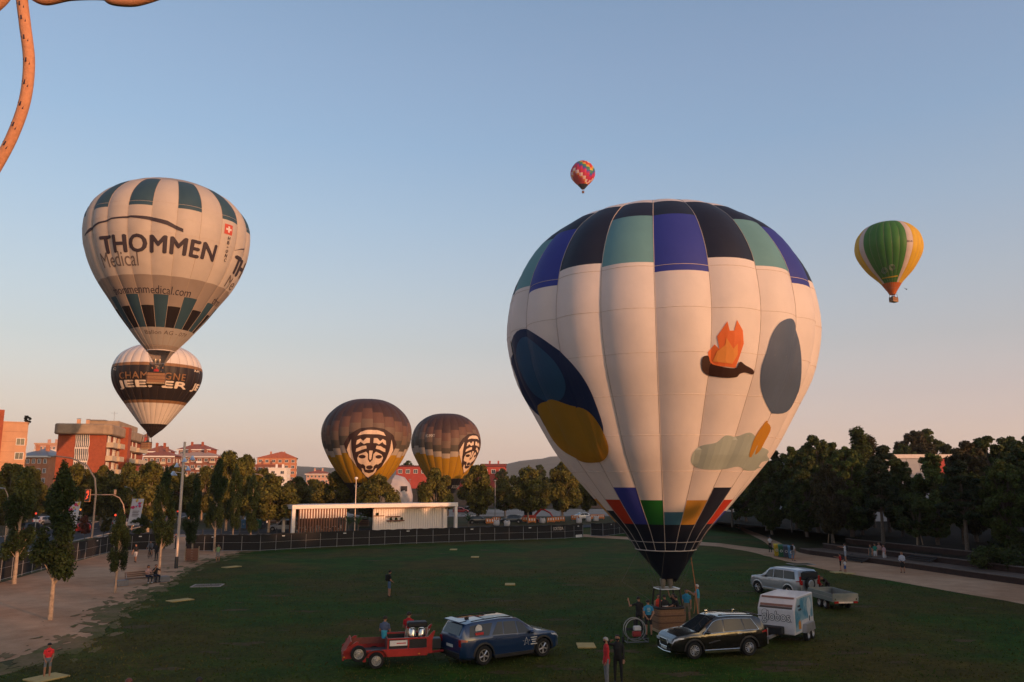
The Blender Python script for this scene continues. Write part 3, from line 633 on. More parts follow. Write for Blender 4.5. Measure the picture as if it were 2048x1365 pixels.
KB.skirt(1.2, .8, F_BLK); basket(KB.root, 0, 0, -KB.z0, 1.6, 1.3, 1.15, KB.r[0], 0., rows=6)
# ---------------------------------- envelope still being inflated behind them
lp = atY(760, 1000, 158.); ir = thing('inflating_balloon', 'pale grey envelope with white end still being inflated behind the pavilion', 'balloon', (lp.x, 158, 0), R(-8))
prof = [(-6.6, .6), (-5, 1.6), (-3, 2.7), (-1, 3.6), (1.2, 4.3), (3.2, 4.5), (4.6, 4.1), (5.6, 3.0), (6.1, 1.6), (6.3, .1)]
F_PG = fabric('pale_grey', (.34, .31, .27)); nG = 16
for i in range(nG):
    for seg, mt in ((prof[:6], F_PG), (prof[5:], fabric('cool_white', (.62, .58, .6)))):
        mb = MB(); k = len(seg)
        def pt(u, v):
            a = (i + u) / nG * 2 * math.pi; q = v * (k - 1); j = min(k - 2, int(q)); f_ = q - j; xx = seg[j][0] + (seg[j + 1][0] - seg[j][0]) * f_; rr = (seg[j][1] + (seg[j + 1][1] - seg[j][1]) * f_) * (1 + .03 * (1 - (2 * u - 1) ** 2))
            return (xx, rr * math.cos(a), max(.02, 4.2 + rr * math.sin(a) * 1.02 - (.4 if xx < -2 else 0) * (-xx - 2)))
        mb.grid(pt, 4, 8).build('panel', mt, ir, smooth=True)
mk = MB()
for (u0, w0) in ((-.9, .35), (-.3, .3), (.45, .5)):
    mk.grid(lambda u, v: (5.0 + .9 * v + .05, -(3.1 - 1.2 * v) * 1.08, 4.4 + u0 * 3 + w0 * 2 * u), 4, 3)
mk.build('lettering', m_ink, ir)
# ---------------------------------- green and yellow balloon, far right; rainbow balloon far off
F_GRN = fabric('leaf_green', (.055, .20, .045)); F_YLW = fabric('corn_yellow', (.72, .45, .04)); F_ORG = fabric('orange', (.55, .13, .02)); F_WH2 = fabric('white2', (.62, .52, .5))
Gb = Balloon('green_balloon', 'green, white and yellow balloon with orange hem, high above the right-hand trees', 1777, 194., [(442.5, 4), (446, 28), (454, 46), (464, 57), (477, 66), (497, 70), (516, 65), (540, 49), (558, 31), (567, 22), (582, 11)], 28, R(-45.), .018, 4.)
go = Gb.lpx(565)
Gb.gores(lambda i: [(0, go, F_ORG), (go, Gb.L[-1], F_GRN if i < 6 or 14 <= i < 20 else (F_WH2 if i in (6, 27, 13, 20) else F_YLW))]); Gb.tapes(.016, M('brown_tape'))
ringm = M('print_pale', (.28, .3, .26), .7)
for cx, cy in ((1769, 542), (1784, 535.5)):
    for ro in (5.6, 3.4):
        ml = MB(); pts = [Gb.P(*Gb.hit(cx + ro * math.cos(t), cy + ro * math.sin(t)), .06) for t in [2 * math.pi * k / 20 for k in range(21)]]; ml.tube(pts, .05, 4).build('emblem_ring', ringm, Gb.root)
Gb.decal_px('print_bar', [[(1764, 556.5), (1795, 551), (1795.5, 553.5), (1765, 558.5)]], F_YLW, .05)
Gb.text('EC-M', 1819, 483, 1.3, m_ink, .06, .02, height=.35)
Gb.skirt(1.0, .7, F_ORG); basket(Gb.root, .2, 0, -2.9, 1.9, 1.3, 1.1, Gb.r[0], 0., rows=5, rot=R(25))
RB = Balloon('rainbow_balloon', 'tiny rainbow patterned balloon far away in the blue sky', 1165.5, 545., [(323, 2), (325, 10), (330, 17), (338, 22.5), (347, 25), (355, 23.5), (362, 19), (370, 11), (378, 4)], 20, 0., .02)
rc_ = [fabric('rb%d' % i, c) for i, c in enumerate(((.5, .03, .03), (.65, .22, .02), (.6, .42, .05), (.03, .22, .14), (.03, .08, .4), (.25, .02, .25), (.55, .015, .12), (.8, .62, .6), (.015, .012, .015)))]
mb = MB(); NR = 24
for i in range(20):
    for k in range(NR):
        d = k - 3 * tri(i - 6, 10) * .8; f_ = k / NR
        idx = 8 if f_ < .12 else [0, 0, 1, 7, 6, 0, 6, 5, 4, 3, 2, 1, 0, 0, 1, 7, 6][int(max(0, min(16, (k - 2. * tri(i - 12, 10) + 2) * .75)))]
        mb.m(idx).grid(lambda u, v: RB.P((i + u) * math.pi / 10, RB.L[-1] * (k + v) / NR), 2, 1)
mb.build('envelope', rc_, RB.root, smooth=False)
basket(RB.root, 0, 0, -3.2, 1.6, 1.4, 1.2, RB.r[0], 0., rows=3, wick=M('dark_wicker'))
# ================================================ trees: tapered trunks, limbs, crowns of leaf-sized faces
def leaf_mat(name, c0, c1, isl=.45, tr=.4):
    return M('leaf_' + name, c0, .65, scale=.5, island=isl, transl=tr, spec=.25, col2=c1)
m_bark = M('bark', (.11, .085, .065), .95, var=.35, scale=5, bump=.6, bscale=14); m_pbark = M('pale_bark', (.30, .23, .17), .9, var=.35, scale=4, bump=.4)
LM_PEAR = leaf_mat('pear', (.026, .044, .012), (.046, .066, .018)); LM_PLANE = leaf_mat('plane', (.10, .10, .018), (.17, .145, .03)); LM_WOOD = leaf_mat('wood', (.042, .060, .014), (.078, .092, .022)); LM_WOOD2 = leaf_mat('wood2', (.058, .088, .018), (.10, .12, .028)); LM_WOOD3 = leaf_mat('wood3', (.05, .045, .018), (.07, .055, .024)); LM_PINE = leaf_mat('pine', (.022, .034, .012), (.038, .05, .016)); LM_RED = leaf_mat('red', (.10, .03, .018), (.17, .055, .03)); LM_YEL = leaf_mat('olive', (.05, .048, .012), (.085, .07, .018)); LM_PALM = leaf_mat('palm', (.02, .05, .015), (.05, .085, .025))
def leaves(centers, radii, cnt, size, up=.3, squash=1.):
    centers = np.array(centers); radii = np.array(radii); p = radii ** 2; p = p / p.sum()
    ix = RNG.choice(len(centers), cnt, p=p); d = RNG.normal(size=(cnt, 3)); d /= np.linalg.norm(d, axis=1)[:, None]
    rr = RNG.random(cnt) ** .45; pos = centers[ix] + d * (radii[ix] * rr)[:, None] * np.array([1, 1, squash])
    nrm = d + RNG.normal(size=(cnt, 3)) * .7 + np.array([0, 0, up]); nrm /= np.linalg.norm(nrm, axis=1)[:, None]
    a = np.cross(nrm, RNG.normal(size=(cnt, 3))); a /= np.linalg.norm(a, axis=1)[:, None]; b = np.cross(nrm, a)
    s = size * RNG.uniform(.6, 1.3, cnt)[:, None]
    v = np.empty((cnt, 4, 3)); v[:, 0] = pos - a * s * .8; v[:, 1] = pos + b * s * .45; v[:, 2] = pos + a * s * .8 + nrm * s * .15; v[:, 3] = pos - b * s * .45
    return v.reshape(-1, 3)
def crown_mesh(name, v): return mesh_np(name, v, np.arange(len(v)), 4)
def limbs(mb, base, tips, r0):
    for t in tips:
        a = Vector(base); b = Vector(t); m_ = a.lerp(b, .5) + Vector((random.uniform(-.1, .1), random.uniform(-.1, .1), .12 * (b - a).length * (1 if abs(b.x - a.x) + abs(b.y - a.y) > .3 else 0))) * .6
        mb.tube([a, m_, b], [r0, r0 * .6, r0 * .18], 5)
def round_crown(h0, h1, w, n, egg=.45, jit=.35):
    c, r = [], []
    for _ in range(n):
        t = random.random(); z = h0 + (h1 - h0) * t
        prof = math.sin(math.pi * min(1, max(0, t ** (math.log(.5) / math.log(egg))))) ** .6
        a = random.uniform(0, 2 * math.pi); q = w * prof * math.sqrt(random.random()) * .88
        c.append((q * math.cos(a), q * math.sin(a), z)); r.append(w * random.uniform(.16, .34) * (.6 + .4 * prof))
    return c, r
TREES = {}
def proto(kind, v):
    k = (kind, v)
    if k in TREES: return TREES[k]
    st = random.getstate(); random.seed(sum(map(ord, kind)) + v * 13); mb = MB()
    if kind == 'pear':                  # unit: 8.5 m, slim, upswept
        H = 8.5; tips = []
        for i in range(34):
            t = random.random(); z = 2.3 + t * 5.5; w = 1.0 * math.sin(math.pi * (.1 + .88 * t) ** .72) ** .8; a = random.uniform(0, 6.28); q = w * math.sqrt(random.random()); tips.append((q * math.cos(a), q * math.sin(a), z))
        mb.tube([(0, 0, 0), (.02, 0, 1.6), (.0, .03, 4.5), (0, 0, 8.2)], [.14, .11, .07, .015], 8)
        for t in tips[::2]: limbs(mb, (0, 0, max(1.8, t[2] - 1.6)), [t], .035)
        c = tips + [(0, 0, 8.0), (.05, 0, 8.4), (0, .1, 7.4)]; r = [random.uniform(.28, .5) for _ in tips] + [.3, .18, .4]
        V = leaves(c, r, 13000, .115, .2, 1.7); mat = LM_PEAR; bk = m_pbark
    elif kind == 'plane':               # 9 m street tree
        H = 9.; c, r = round_crown(2.0, 8.7, 3.5, 60, .42)
        mb.tube([(0, 0, 0), (.04, .02, 1.5), (0, .05, 3.2), (.05, 0, 6.5)], [.2, .16, .13, .04], 8); limbs(mb, (0, 0, 2.5), [q for q in c[::3]], .07)
        V = leaves(c, r, 20000, .25, .3); mat = LM_PLANE; bk = m_pbark
    elif kind == 'wood':                # 13 m broadleaf
        H = 13.; c, r = round_crown(1.2, 12.4, 3.6, 170, .5)
        mb.tube([(0, 0, 0), (.05, 0, 2), (-.05, .08, 5), (.05, 0, 10.5)], [.28, .22, .17, .04], 8); limbs(mb, (0, 0, 3.2), c[::4], .09); limbs(mb, (0, 0, 6), c[1::5], .06)
        r = [q * random.uniform(.45, .8) for q in r]; V = leaves(c, r, 30000, .24, .25); mat = LM_WOOD; bk = m_bark
    elif kind == 'pine':
        H = 14.; c, r = [], []
        for i in range(80):
            t = random.random() ** .8; z = 4 + 9.4 * t; w = 3.4 * (1 - t) ** .6 * (.5 + .5 * math.sin(min(1, t * 5) * 1.57)); a = random.uniform(0, 6.28); q = w * math.sqrt(random.random()); c.append((q * math.cos(a), q * math.sin(a), z)); r.append(random.uniform(.4, .85))
        c.append((0, 0, 13.7)); r.append(.35)
        mb.tube([(0, 0, 0), (.08, 0, 4), (0, .05, 9), (0, 0, 13.6)], [.26, .2, .13, .02], 8); limbs(mb, (0, 0, 5), c[::4], .05); limbs(mb, (0, 0, 8), c[1::6], .05)
        V = leaves(c, r, 19000, .22, .4, .6); mat = LM_PINE; bk = m_bark
    elif kind == 'cypress':
        H = 14.; c = [(random.uniform(-.5, .5), random.uniform(-.5, .5), 1.5 + 12 * i / 40) for i in range(40)]; r = [max(.25, 1.2 * math.sin(math.pi * (.08 + .9 * (1 - i / 40)) ** .7)) * .7 for i in range(40)]
        mb.tube([(0, 0, 0), (0, 0, 13)], [.2, .02], 7); V = leaves(c, r, 10000, .2, .6, 1.4); mat = LM_PINE; bk = m_bark
    elif kind == 'small':               # 5 m young tree
        H = 5.; c, r = round_crown(1.7, 4.9, 1.5, 26, .45)
        mb.tube([(0, 0, 0), (.02, 0, 1.6), (0, 0, 3.8)], [.08, .06, .015], 7); limbs(mb, (0, 0, 1.6), c[::3], .03); V = leaves(c, r, 5200, .17, .2); mat = LM_YEL; bk = m_bark
    elif kind == 'bush':
        H = 1.6; c = [(random.uniform(-.9, .9), random.uniform(-.9, .9), random.uniform(.2, 1.1)) for _ in range(16)]; r = [random.uniform(.3, .5) for _ in c]
        for t in c: limbs(mb, (0, 0, 0), [t], .02)
        V = leaves(c, r, 3200, .12, .3); mat = LM_YEL; bk = m_bark
    random.setstate(st)
    TREES[k] = (mb.mesh('trunk', True), crown_mesh('crown', V), mat, bk, H); return TREES[k]
def tree(kind, v, loc, h, label, cat='tree', group=None, name=None, mat=None, wid=1., rz=None):
    tm, cm, mt, bk, H = proto(kind, v); s = h / H
    t = thing(name or {'pear': 'columnar_tree', 'plane': 'plane_tree', 'wood': 'broadleaf_tree', 'pine': 'pine_tree', 'cypress': 'cypress_tree', 'small': 'young_tree', 'bush': 'bush'}[kind], label, cat, loc, random.uniform(0, 6.28) if rz is None else rz, group)
    t.scale = (s * wid, s * wid, s)
    if mat is None and len(cm.materials) == 0: cm.materials.append(mt)
    if len(tm.materials) == 0: tm.materials.append(bk)
    link('trunk', tm, t)
    c = link('crown', cm, t)
    if mat is not None:
        if len(cm.materials) == 0: cm.materials.append(mt)
        c.material_slots[0].link = 'OBJECT'; c.material_slots[0].material = mat
    return t
def hgt(px, base, top):                     # ground point and height from base and top rows
    p = at(px, base); d = ray(px, top); return p, CAMZ + d.z * p.y / d.y
# slim trees on the dirt square, near to far
for i, (px, base, tp, wd) in enumerate(((100, 1240, 925, 1.0), (28, 1168, 937, 1.15), (230, 1186, 1018, .95), (318, 1148, 935, .8), (383, 1122, 950, .8), (428, 1104, 918, .85), (464, 1100, 930, .75), (500, 1094, 948, .75))):
    p, h = hgt(px, base, tp)
    tree('pear', i % 3, (p.x, p.y, -.01), h, ['tall slim tree nearest the camera on the dirt square', 'dark slim tree at the left picture edge by the black fence', 'short slim tree standing just left of the bench', 'slim tree to the left of the tall floodlight mast', 'slim tree growing inside the slatted wooden guard', 'slim tree behind the person in the green shirt', 'slim tree rising behind the black fence, left of two', 'slim tree behind the black fence nearest the pavilion'][i], group='slim trees on the dirt square', wid=wd)
# street trees behind the road, fence and pavilion
rowA = [(20, 985, 930, 120), (58, 1000, 935, 132), (150, 1000, 928, 140), (205, 1000, 933, 142), (255, 1000, 928, 138), (300, 1000, 925, 125), (345, 1000, 930, 150), (405, 1000, 935, 160), (455, 1000, 905, 128), (488, 1000, 912, 136), (540, 1000, 948, 124), (592, 1000, 955, 150), (625, 1000, 960, 165), (672, 1000, 944, 142), (757, 1000, 950, 136), (872, 1000, 938, 138), (955, 1000, 932, 150), (1056, 1000, 935, 152), (1010, 1000, 955, 175), (1125, 1000, 925, 160), (1175, 1000, 940, 172), (1240, 1000, 945, 168), (1300, 1000, 950, 176)]
rowA.sort()
for i, (px, _, tp, D) in enumerate(rowA):
    q = atY(px, 1000, D); d = ray(px, tp); h = CAMZ + d.z * D / d.y
    tree('plane', i % 4, (q.x, q.y, -.02), h, 'rounded street tree, %s from the left in the row beyond the fence' % (ORD + ['twenty-first', 'twenty-second', 'twenty-third', 'twenty-fourth'])[i], group='street trees beyond the fence', wid=random.uniform(.85, 1.1) * (1.15 if h < 9.5 else .95))
# low greenery between trunks behind the street row
for i, (px, D, h) in enumerate(((30, 150, 5), (110, 155, 6.5), (180, 160, 6), (230, 155, 6), (320, 165, 6), (380, 170, 6), (430, 165, 7), (510, 170, 7), (570, 178, 6), (650, 172, 6.4), (710, 174, 6))):
    q = atY(px, 1000, D); tree('plane', (i + 1) % 4, (q.x, q.y, -.02), h, 'low leafy tree filling the gap, %s from the left behind the street trees' % ORD[i], group='low trees behind the street row', wid=1.3, mat=LM_WOOD)
# hedge of far trees over the bank
for i in range(16):
    X = -40 + i * 13 + random.uniform(-4, 4); Yv = random.uniform(285, 330)
    tree('wood', i % 3, (X, Yv, 4), random.uniform(8.5, 12.5), 'far dark tree, %s from the left along the top of the earth bank' % ORD[i], group='far trees on the bank', wid=1.3)
# the wood on the right, above the terraces
wood = [(1462, 940, 112, 'pine'), (1490, 935, 128, 'wood'), (1530, 912, 104, 'wood'), (1555, 900, 118, 'pine'), (1590, 890, 108, 'wood'), (1632, 868, 100, 'wood'), (1668, 882, 112, 'wood'), (1700, 890, 92, 'wood'), (1726, 850, 104, 'cypress'), (1745, 866, 110, 'cypress'), (1775, 890, 100, 'pine'), (1815, 885, 165, 'wood'), (1838, 858, 168, 'wood'), (1868, 856, 170, 'wood'), (1905, 888, 165, 'pine'), (1945, 880, 84, 'wood'), (1985, 868, 90, 'wood'), (2030, 870, 96, 'wood'), (2075, 866, 84, 'wood'), (1610, 935, 92, 'wood'), (1660, 925, 86, 'wood'), (1760, 915, 82, 'pine'), (1868, 903, 80, 'wood'), (1925, 920, 74, 'pine'), (2010, 915, 72, 'wood'), (2110, 900, 70, 'wood'), (1540, 965, 96, 'wood'), (1580, 960, 100, 'pine'), (1720, 935, 95, 'wood'), (1800, 914, 92, 'wood')]
wood.sort()
for i, (px, tp, D, kd) in enumerate(wood):
    q = atY(px, 1000, D); d = ray(px, tp); h = CAMZ + d.z * D / d.y - 1.4
    tree(kd, i % 4, (q.x, q.y, 1.45), h, 'dark %s, %s of the wood counted from its left edge' % ({'pine': 'pine', 'wood': 'broadleaf tree', 'cypress': 'narrow conifer'}[kd], (ORD + ['twenty-first', 'twenty-second', 'twenty-third', 'twenty-fourth', 'twenty-fifth', 'twenty-sixth', 'twenty-seventh', 'twenty-eighth', 'twenty-ninth', 'thirtieth'])[i]), group='trees of the dark wood', wid=random.uniform(.95, 1.3), mat={0: None, 1: LM_WOOD2, 2: None, 3: LM_WOOD, 4: LM_WOOD3}[i % 5] if kd != 'pine' else None)
for i, (px, base, tp, kd, mt, lb) in enumerate(((1665, 1096, 985, 'small', LM_YEL, 'olive young tree held by stakes above the footpath'), (1840, 1112, 990, 'small', LM_WOOD, 'young tree with three pale stakes on the terrace'), (1930, 1110, 940, 'small', LM_WOOD, 'slender green young tree on the upper terrace'), (1995, 1140, 1085, 'bush', LM_WOOD, 'low bush on the terrace at the right edge'), (1480, 1060, 1000, 'small', LM_WOOD, 'young tree just right of the big balloon hem'), (2040, 1135, 1060, 'bush', LM_WOOD, 'round bush at the far right picture edge'))):
    z = .48 if i < 4 else .0
    p = at(px, base, z); d = ray(px, tp); h = CAMZ + d.z * p.y / d.y - z
    t = tree(kd, i % 2, (p.x, p.y, z), h, lb, 'bush' if kd == 'bush' else 'tree', mat=mt, wid=1.2)
    if kd == 'small' and i < 2:
        for a in (0, 2.1, 4.2): MB().cyl((.35 * math.cos(a), .35 * math.sin(a), -.05), (.12 * math.cos(a), .12 * math.sin(a), 1.9), .035, n=6).build('stake', M('stake_wood', (.3, .22, .15), .9), t)
# small trees by the road: two with red leaves
for i, (px, base, tp, mt, lb, wd) in enumerate(((112, 1085, 1022, LM_RED, 'small red-leaved tree by the road, left of the two', .8), (168, 1085, 1030, LM_RED, 'small red-leaved tree behind the fence near the banner', .85), (255, 1062, 1000, LM_RED, 'dark red-leaved tree beside the white banner', .9), (205, 1088, 1010, LM_YEL, 'thin green roadside tree behind the fence', .7), (278, 1092, 1030, LM_WOOD, 'leafy shrub tree under the white banner', 1.2), (5, 1075, 1000, LM_YEL, 'thin tree beyond the road at the left picture edge', .8))):
    p, h = hgt(px, base, tp); tree('small', i % 2, (p.x, p.y, -.01), h, lb, mat=mt, wid=wd)
# spindly tree on the roof terrace of the far left block
q = atY(28, 852, 170.); tree('small', 1, (q.x, q.y + 4, q.z - .6), 3.2, 'sparse little tree on the roof of the peach block', mat=leaf_mat('dry', (.05, .045, .03), (.07, .06, .04)), wid=1.2, name='roof_tree')
# the wood goes on unseen behind the camera, heights shaped to shade the park
cc, rr = [], []
for i in range(1100):
    yy = random.uniform(-170, 62); xx = 50 - .02 * yy + 60 * random.random() ** 1.7; q_ = min(1, max(0, (-15 - yy) / 12)) * (1 if xx < 62 else 0); q_ = q_ * q_ * (3 - 2 * q_)
    hh = 11.8 + 6.4 * q_ + .9 * math.sin(yy / 5.) + .6 * math.sin(yy / 2.1); r_ = random.uniform(1.3, 2.3)
    zz = random.uniform(1.2, hh - r_ * .8) if i % 3 else hh - r_ * random.uniform(.8, 1.2); cc.append((xx, yy, zz)); rr.append(r_)
for i in range(700):  # further unseen clumps, added to keep the sun off the hall wall
    yy = random.uniform(40, 135); xx = .72 * yy + 10 + 110 * random.random() ** 1.6; r_ = random.uniform(1.6, 2.8); cc.append((xx, yy, random.uniform(2, 12.5 - r_ * .8))); rr.append(r_)
o = link('unseen_shade_wood', crown_mesh('unseen_shade_wood', leaves(cc, rr, 190000, .62, .2)), None, LM_WOOD); tag(o, 'unseen continuation of the dark wood, shaped to shade the park', 'wood', kind='stuff')
# grass blades over the near lawn
n = 70000; x = RNG.uniform(-34, 40, n); y = 27 + 45 * RNG.random(n) ** 1.6; keep = np.abs(x) < .72 * y + 3
xl = np.interp(y, [p.y for p in lawn_left], [p.x for p in lawn_left]) if lawn_left[0].y < lawn_left[-1].y else np.full(n, -99)
xr = np.interp(y, [p.y for p in path_near][::-1], [p.x for p in path_near][::-1])
keep &= (x > xl + .2) & (x < xr - .2); x, y = x[keep], y[keep]; n = len(x)
a = RNG.uniform(0, 6.28, n); w = .03; h = RNG.uniform(.03, .085, n); V = np.zeros((n, 3, 3))
V[:, 0] = np.stack([x - w * np.cos(a), y - w * np.sin(a), np.zeros(n)], 1); V[:, 1] = np.stack([x + w * np.cos(a), y + w * np.sin(a), np.zeros(n)], 1); V[:, 2] = np.stack([x + RNG.normal(0, .03, n), y + RNG.normal(0, .03, n), h], 1)
o = link('grass', mesh_np('grass', V.reshape(-1, 3), np.arange(n * 3), 3), None, leaf_mat('grass', (.035, .07, .006), (.085, .066, .012), .4, .2)); tag(o, 'short grass blades all over the lawn', 'grass', kind='stuff')
# ================================================ buildings, pavilion, fence, street furniture
m_brick = M('red_brick', (.30, .075, .035), .9, var=.18, scale=1.5, bump=.3, bscale=8); m_conc = M('weathered_concrete', (.30, .22, .15), .9, var=.3, scale=.5); m_cream = M('cream_render', (.5, .40, .28), .9, var=.12, scale=1)
m_pane = M('dark_pane', (.05, .06, .08), .08, spec=.8); m_white = M('white_paint', (.7, .66, .62), .6, var=.06); m_peach = M('peach_brick', (.52, .29, .17), .9, var=.1, scale=.7); m_tile = M('roof_tile', (.28, .09, .06), .9, var=.25, scale=2); m_grey = M('grey_metal', (.25, .25, .26), .5, metal=.4); m_orb = M('orange_brick', (.42, .17, .085), .9, var=.15, scale=.6); m_brb = M('brown_brick', (.22, .09, .06), .9, var=.2, scale=.6); m_pinkr = M('pink_render', (.52, .30, .23), .9, var=.1); m_redcl = M('red_cladding', (.34, .05, .035), .6, var=.15, scale=.4)
WMESH = {}
def window(parent, x, y, z, w, h, face='y', frame=m_white, deep=.06):
    k = (round(w, 2), round(h, 2), face)
    if k not in WMESH:
        a, b = MB(), MB(); t = .09
        def bx(m, u0, u1, d0, d1, z0, z1): m.bx(u0, u1, d0, d1, z0, z1) if face == 'y' else m.bx(d0, d1, u0, u1, z0, z1)
        s = -1 if face == 'y' else 1; lo, hi = sorted((0, s * .05)); bx(a, -w / 2, w / 2, lo, hi, -h / 2, h / 2)
        lo, hi = sorted((s * .052, s * .12))
        for (u0, u1, z0, z1) in ((-w / 2 - t, -w / 2 + .02, -h / 2 - t, h / 2 + t), (w / 2 - .02, w / 2 + t, -h / 2 - t, h / 2 + t), (-w / 2 + .02, w / 2 - .02, h / 2 - .02, h / 2 + t), (-w / 2 + .02, w / 2 - .02, -h / 2 - t, -h / 2 + .02), (-.03, .03, -h / 2 + .02, h / 2 - .02)): bx(b, u0, u1, lo, hi, z0, z1)
        WMESH[k] = (a.mesh('window'), b.mesh('frame'))
    pm, fm = WMESH[k]
    o = link('window', pm, parent); o.location = (x, y, z)
    if not pm.materials: pm.materials.append(m_pane)
    f = link('frame', fm, o)
    if not fm.materials: fm.materials.append(frame)
    return o
# ---- brick block with heavy concrete eaves
c0 = atY(205, 965, 185.)
bb = thing('brick_building', 'red brick apartment block with heavy concrete eaves and white window strip', 'building', (c0.x, 185, 0), R(15.5))
MB().bx(-10, 0, 0, 50, 0, 18.2).build('wall', m_brick, bb)
out = [(-10.7, -.8), (-9.9, -1.6), (-.2, -1.6), (1.3, -.3), (1.3, 51), (-10.7, 51)]
MB().prism(out, 18.2, 20.6).build('roof', m_conc, bb, bevel=.25)
MB().bx(-7.5, -.2, 14, 40, 20.6, 22.4).build('penthouse', m_conc, bb); MB().bx(-7.2, -3.2, 13.5, 40, 22.4, 22.6).build('penthouse_roof', m_grey, bb)
for x, y in ((-6.6, 2.5), (-5.0, 4)): ch = MB().bx(x - .35, x + .35, y - .35, y + .35, 20.6, 21.8).build('chimney', m_peach, bb); MB().bx(x - .42, x + .42, y - .42, y + .42, 21.9, 22.0).build('cap', m_grey, ch)
an = MB().cyl((-2.2, 18, 22.4), (-2.2, 18, 25), .04); an.cyl((-3, 18, 24.6), (-1.4, 18, 24.6), .03).build('antenna', m_grey, bb)
strip = MB().bx(-6.35, -3.55, -.05, -.01, 0, 18.19).build('window_strip', m_pane, bb)
for k in range(8):
    x = -6.3 + k * .385; fin = MB()
    for f_ in range(6):
        z = f_ * 3.03
        for (za, zb, xo) in ((0, .5, .0), (.5, 1.5, .14), (1.5, 2.5, .14), (2.5, 3.03, .0)):
            nx = {0: .14, .5: .14, 1.5: 0, 2.5: 0}[za]; w = .1 if za in (.5,) else .075
            fin.tube([(x + xo, -.16, z + za), (x + nx, -.16, z + zb)], w, 4)
    fin.build('fin', m_white, strip)
for f_ in range(7): MB().bx(-6.4, -3.5, -.12, -.06, f_ * 3.03 - .16, f_ * 3.03 + .16).build('spandrel', m_white, strip) if f_ < 6 else None
MB().bx(-.0, 2.0, 15, 18.5, 0, 20.9).build('pier', m_brick, bb)
for f_ in range(6):
    z = f_ * 3.03 + .2
    for (y0, y1, dpt) in ((.6, 5.6, 1.5), (6.8, 12.2, 1.9), (19.5, 28, 1.9), (31, 44, 2.1)):
        b_ = MB().bx(.02, dpt, y0, y1, z, z + 1.15); b_.build('balcony', m_cream, bb)
        window(bb, .06, (y0 + y1) / 2, z + 1.75, 1.6, 1.9, 'x'); 
        window(bb, .06, y0 + .9, z + 1.75, 1.0, 1.9, 'x')
    MB().bx(.02, .3, 12.6, 14.6, z + .2, z + 2.6).build('blind', m_cream, bb)
# ---- peach block cut by the left edge
c1 = atY(45, 965, 165.); z1 = 19.4
pk = thing('peach_building', 'peach brick block with two corner windows at the left picture edge', 'building', (c1.x, 165, 0), R(33))
MB().bx(-26, 0, 0, 22, 0, z1).build('wall', m_peach, pk); MB().bx(-26.2, .15, -.15, 22.1, z1, z1 + .25).build('roof', m_peach, pk); MB().bx(-26, -4.4, -1.0, -.0, 0, z1 + 2.5).build('side_wall', m_brick, pk)
for zz in (15.6, 12.75, 9.9): window(pk, -1.1, -.01, zz, 1.4, 1.3, 'y'); window(pk, .01, 1.2, zz, 1.5, 1.3, 'x')
for k in range(9): MB().bx(-4.3, .02, -.03, -.004, 1.2 + k * 2.05, 1.24 + k * 2.05).build('joint', m_brb, pk)
# ---- generic block
def block(name, label, px0, px1, D, pytop, wall, nf, nw, roof='flat', rz=0., dep=12., roofmat=None, balc=None, band=None):
    a, b = atY(px0, 965, D), atY(px1, 965, D); w = b.x - a.x; d = ray((px0 + px1) / 2, pytop); H = CAMZ + d.z * D / d.y
    t = thing(name, label, 'building', (a.x, D, 0), rz, None); wl_ = MB().bx(0, w, 0, dep, -1, H).build('wall', wall, t)
    rm = roofmat or m_tile
    if roof == 'hip':
        e = .9; r_ = MB().add([(-e, -e, H), (w + e, -e, H), (w + e, dep + e, H), (-e, dep + e, H), (min(w / 2, dep / 2), dep / 2, H + 2.6), (max(w / 2, w - dep / 2), dep / 2, H + 2.6)], [(0, 1, 5, 4), (1, 2, 5), (2, 3, 4, 5), (3, 0, 4), (3, 2, 1, 0)]).build('roof', rm, t)
        MB().bx(-e - .05, w + e + .05, -e - .05, -e + .6, H - .5, H - .02).build('eaves', m_white, r_)
    elif roof == 'gable':
        r_ = MB().prism([(-.6, H), (w + .6, H), (w * .62, H + 3.4)], -.4, dep + .4, 'xz').build('roof', rm, t)
    else: r_ = MB().bx(-.3, w + .3, -.3, dep + .3, H, H + .5).build('roof', rm, t)
    for k in range(2): MB().bx(w * (.3 + .35 * k), w * (.3 + .35 * k) + .9, dep * .3, dep * .3 + .9, H + .5, H + (3.6 if roof != 'flat' else 2.2)).build('chimney', wall, r_)
    fh = min(3.05, (H - 1) / nf)
    for f_ in range(nf):
        z = H - 1.7 - f_ * fh
        if z < 2: break
        for j in range(nw):
            x = w * (j + .5) / nw
            if balc and j % balc == 0:
                MB().bx(x - w / nw * .42, x + w / nw * .42, -1.1, -.02, z - 1.4, z - .45).build('balcony', m_cream if (j // balc) % 2 else m_white, t)
            window(t, x, -.01, z, round(min(1.6, w / nw * .5), 1), 1.35, 'y')
            if rz < 0 or rz > .05: pass
        if rz:
            for j in range(3): window(t, w + .01 if rz < .6 else w + .01, dep * (j + .5) / 3, z, 1.3, 1.35, 'x')
        if band: MB().bx(-.03, w + .03, -.05, -.004, z - 1.55, z - 1.25).build('floor_band', band, t)
    return t
block('apartment_building', 'distant pale block with brown balconies, left of the brick block', 62, 106, 330, 889, m_pinkr, 5, 5, 'flat', R(0), 14, m_peach, 2)
block('apartment_building', 'low orange houses with grey roofs below the distant pale block', 34, 92, 260, 912, m_orb, 3, 5, 'hip', R(0), 12, m_grey)
block('apartment_building', 'red brick block with grey roof right of the brick block', 283, 338, 300, 912, m_brb, 4, 5, 'hip', R(10), 14, m_tile, 3)
block('apartment_building', 'small red upper block behind the balloon basket', 288, 330, 330, 903, m_brick, 3, 4, 'hip', R(8), 10, m_tile)
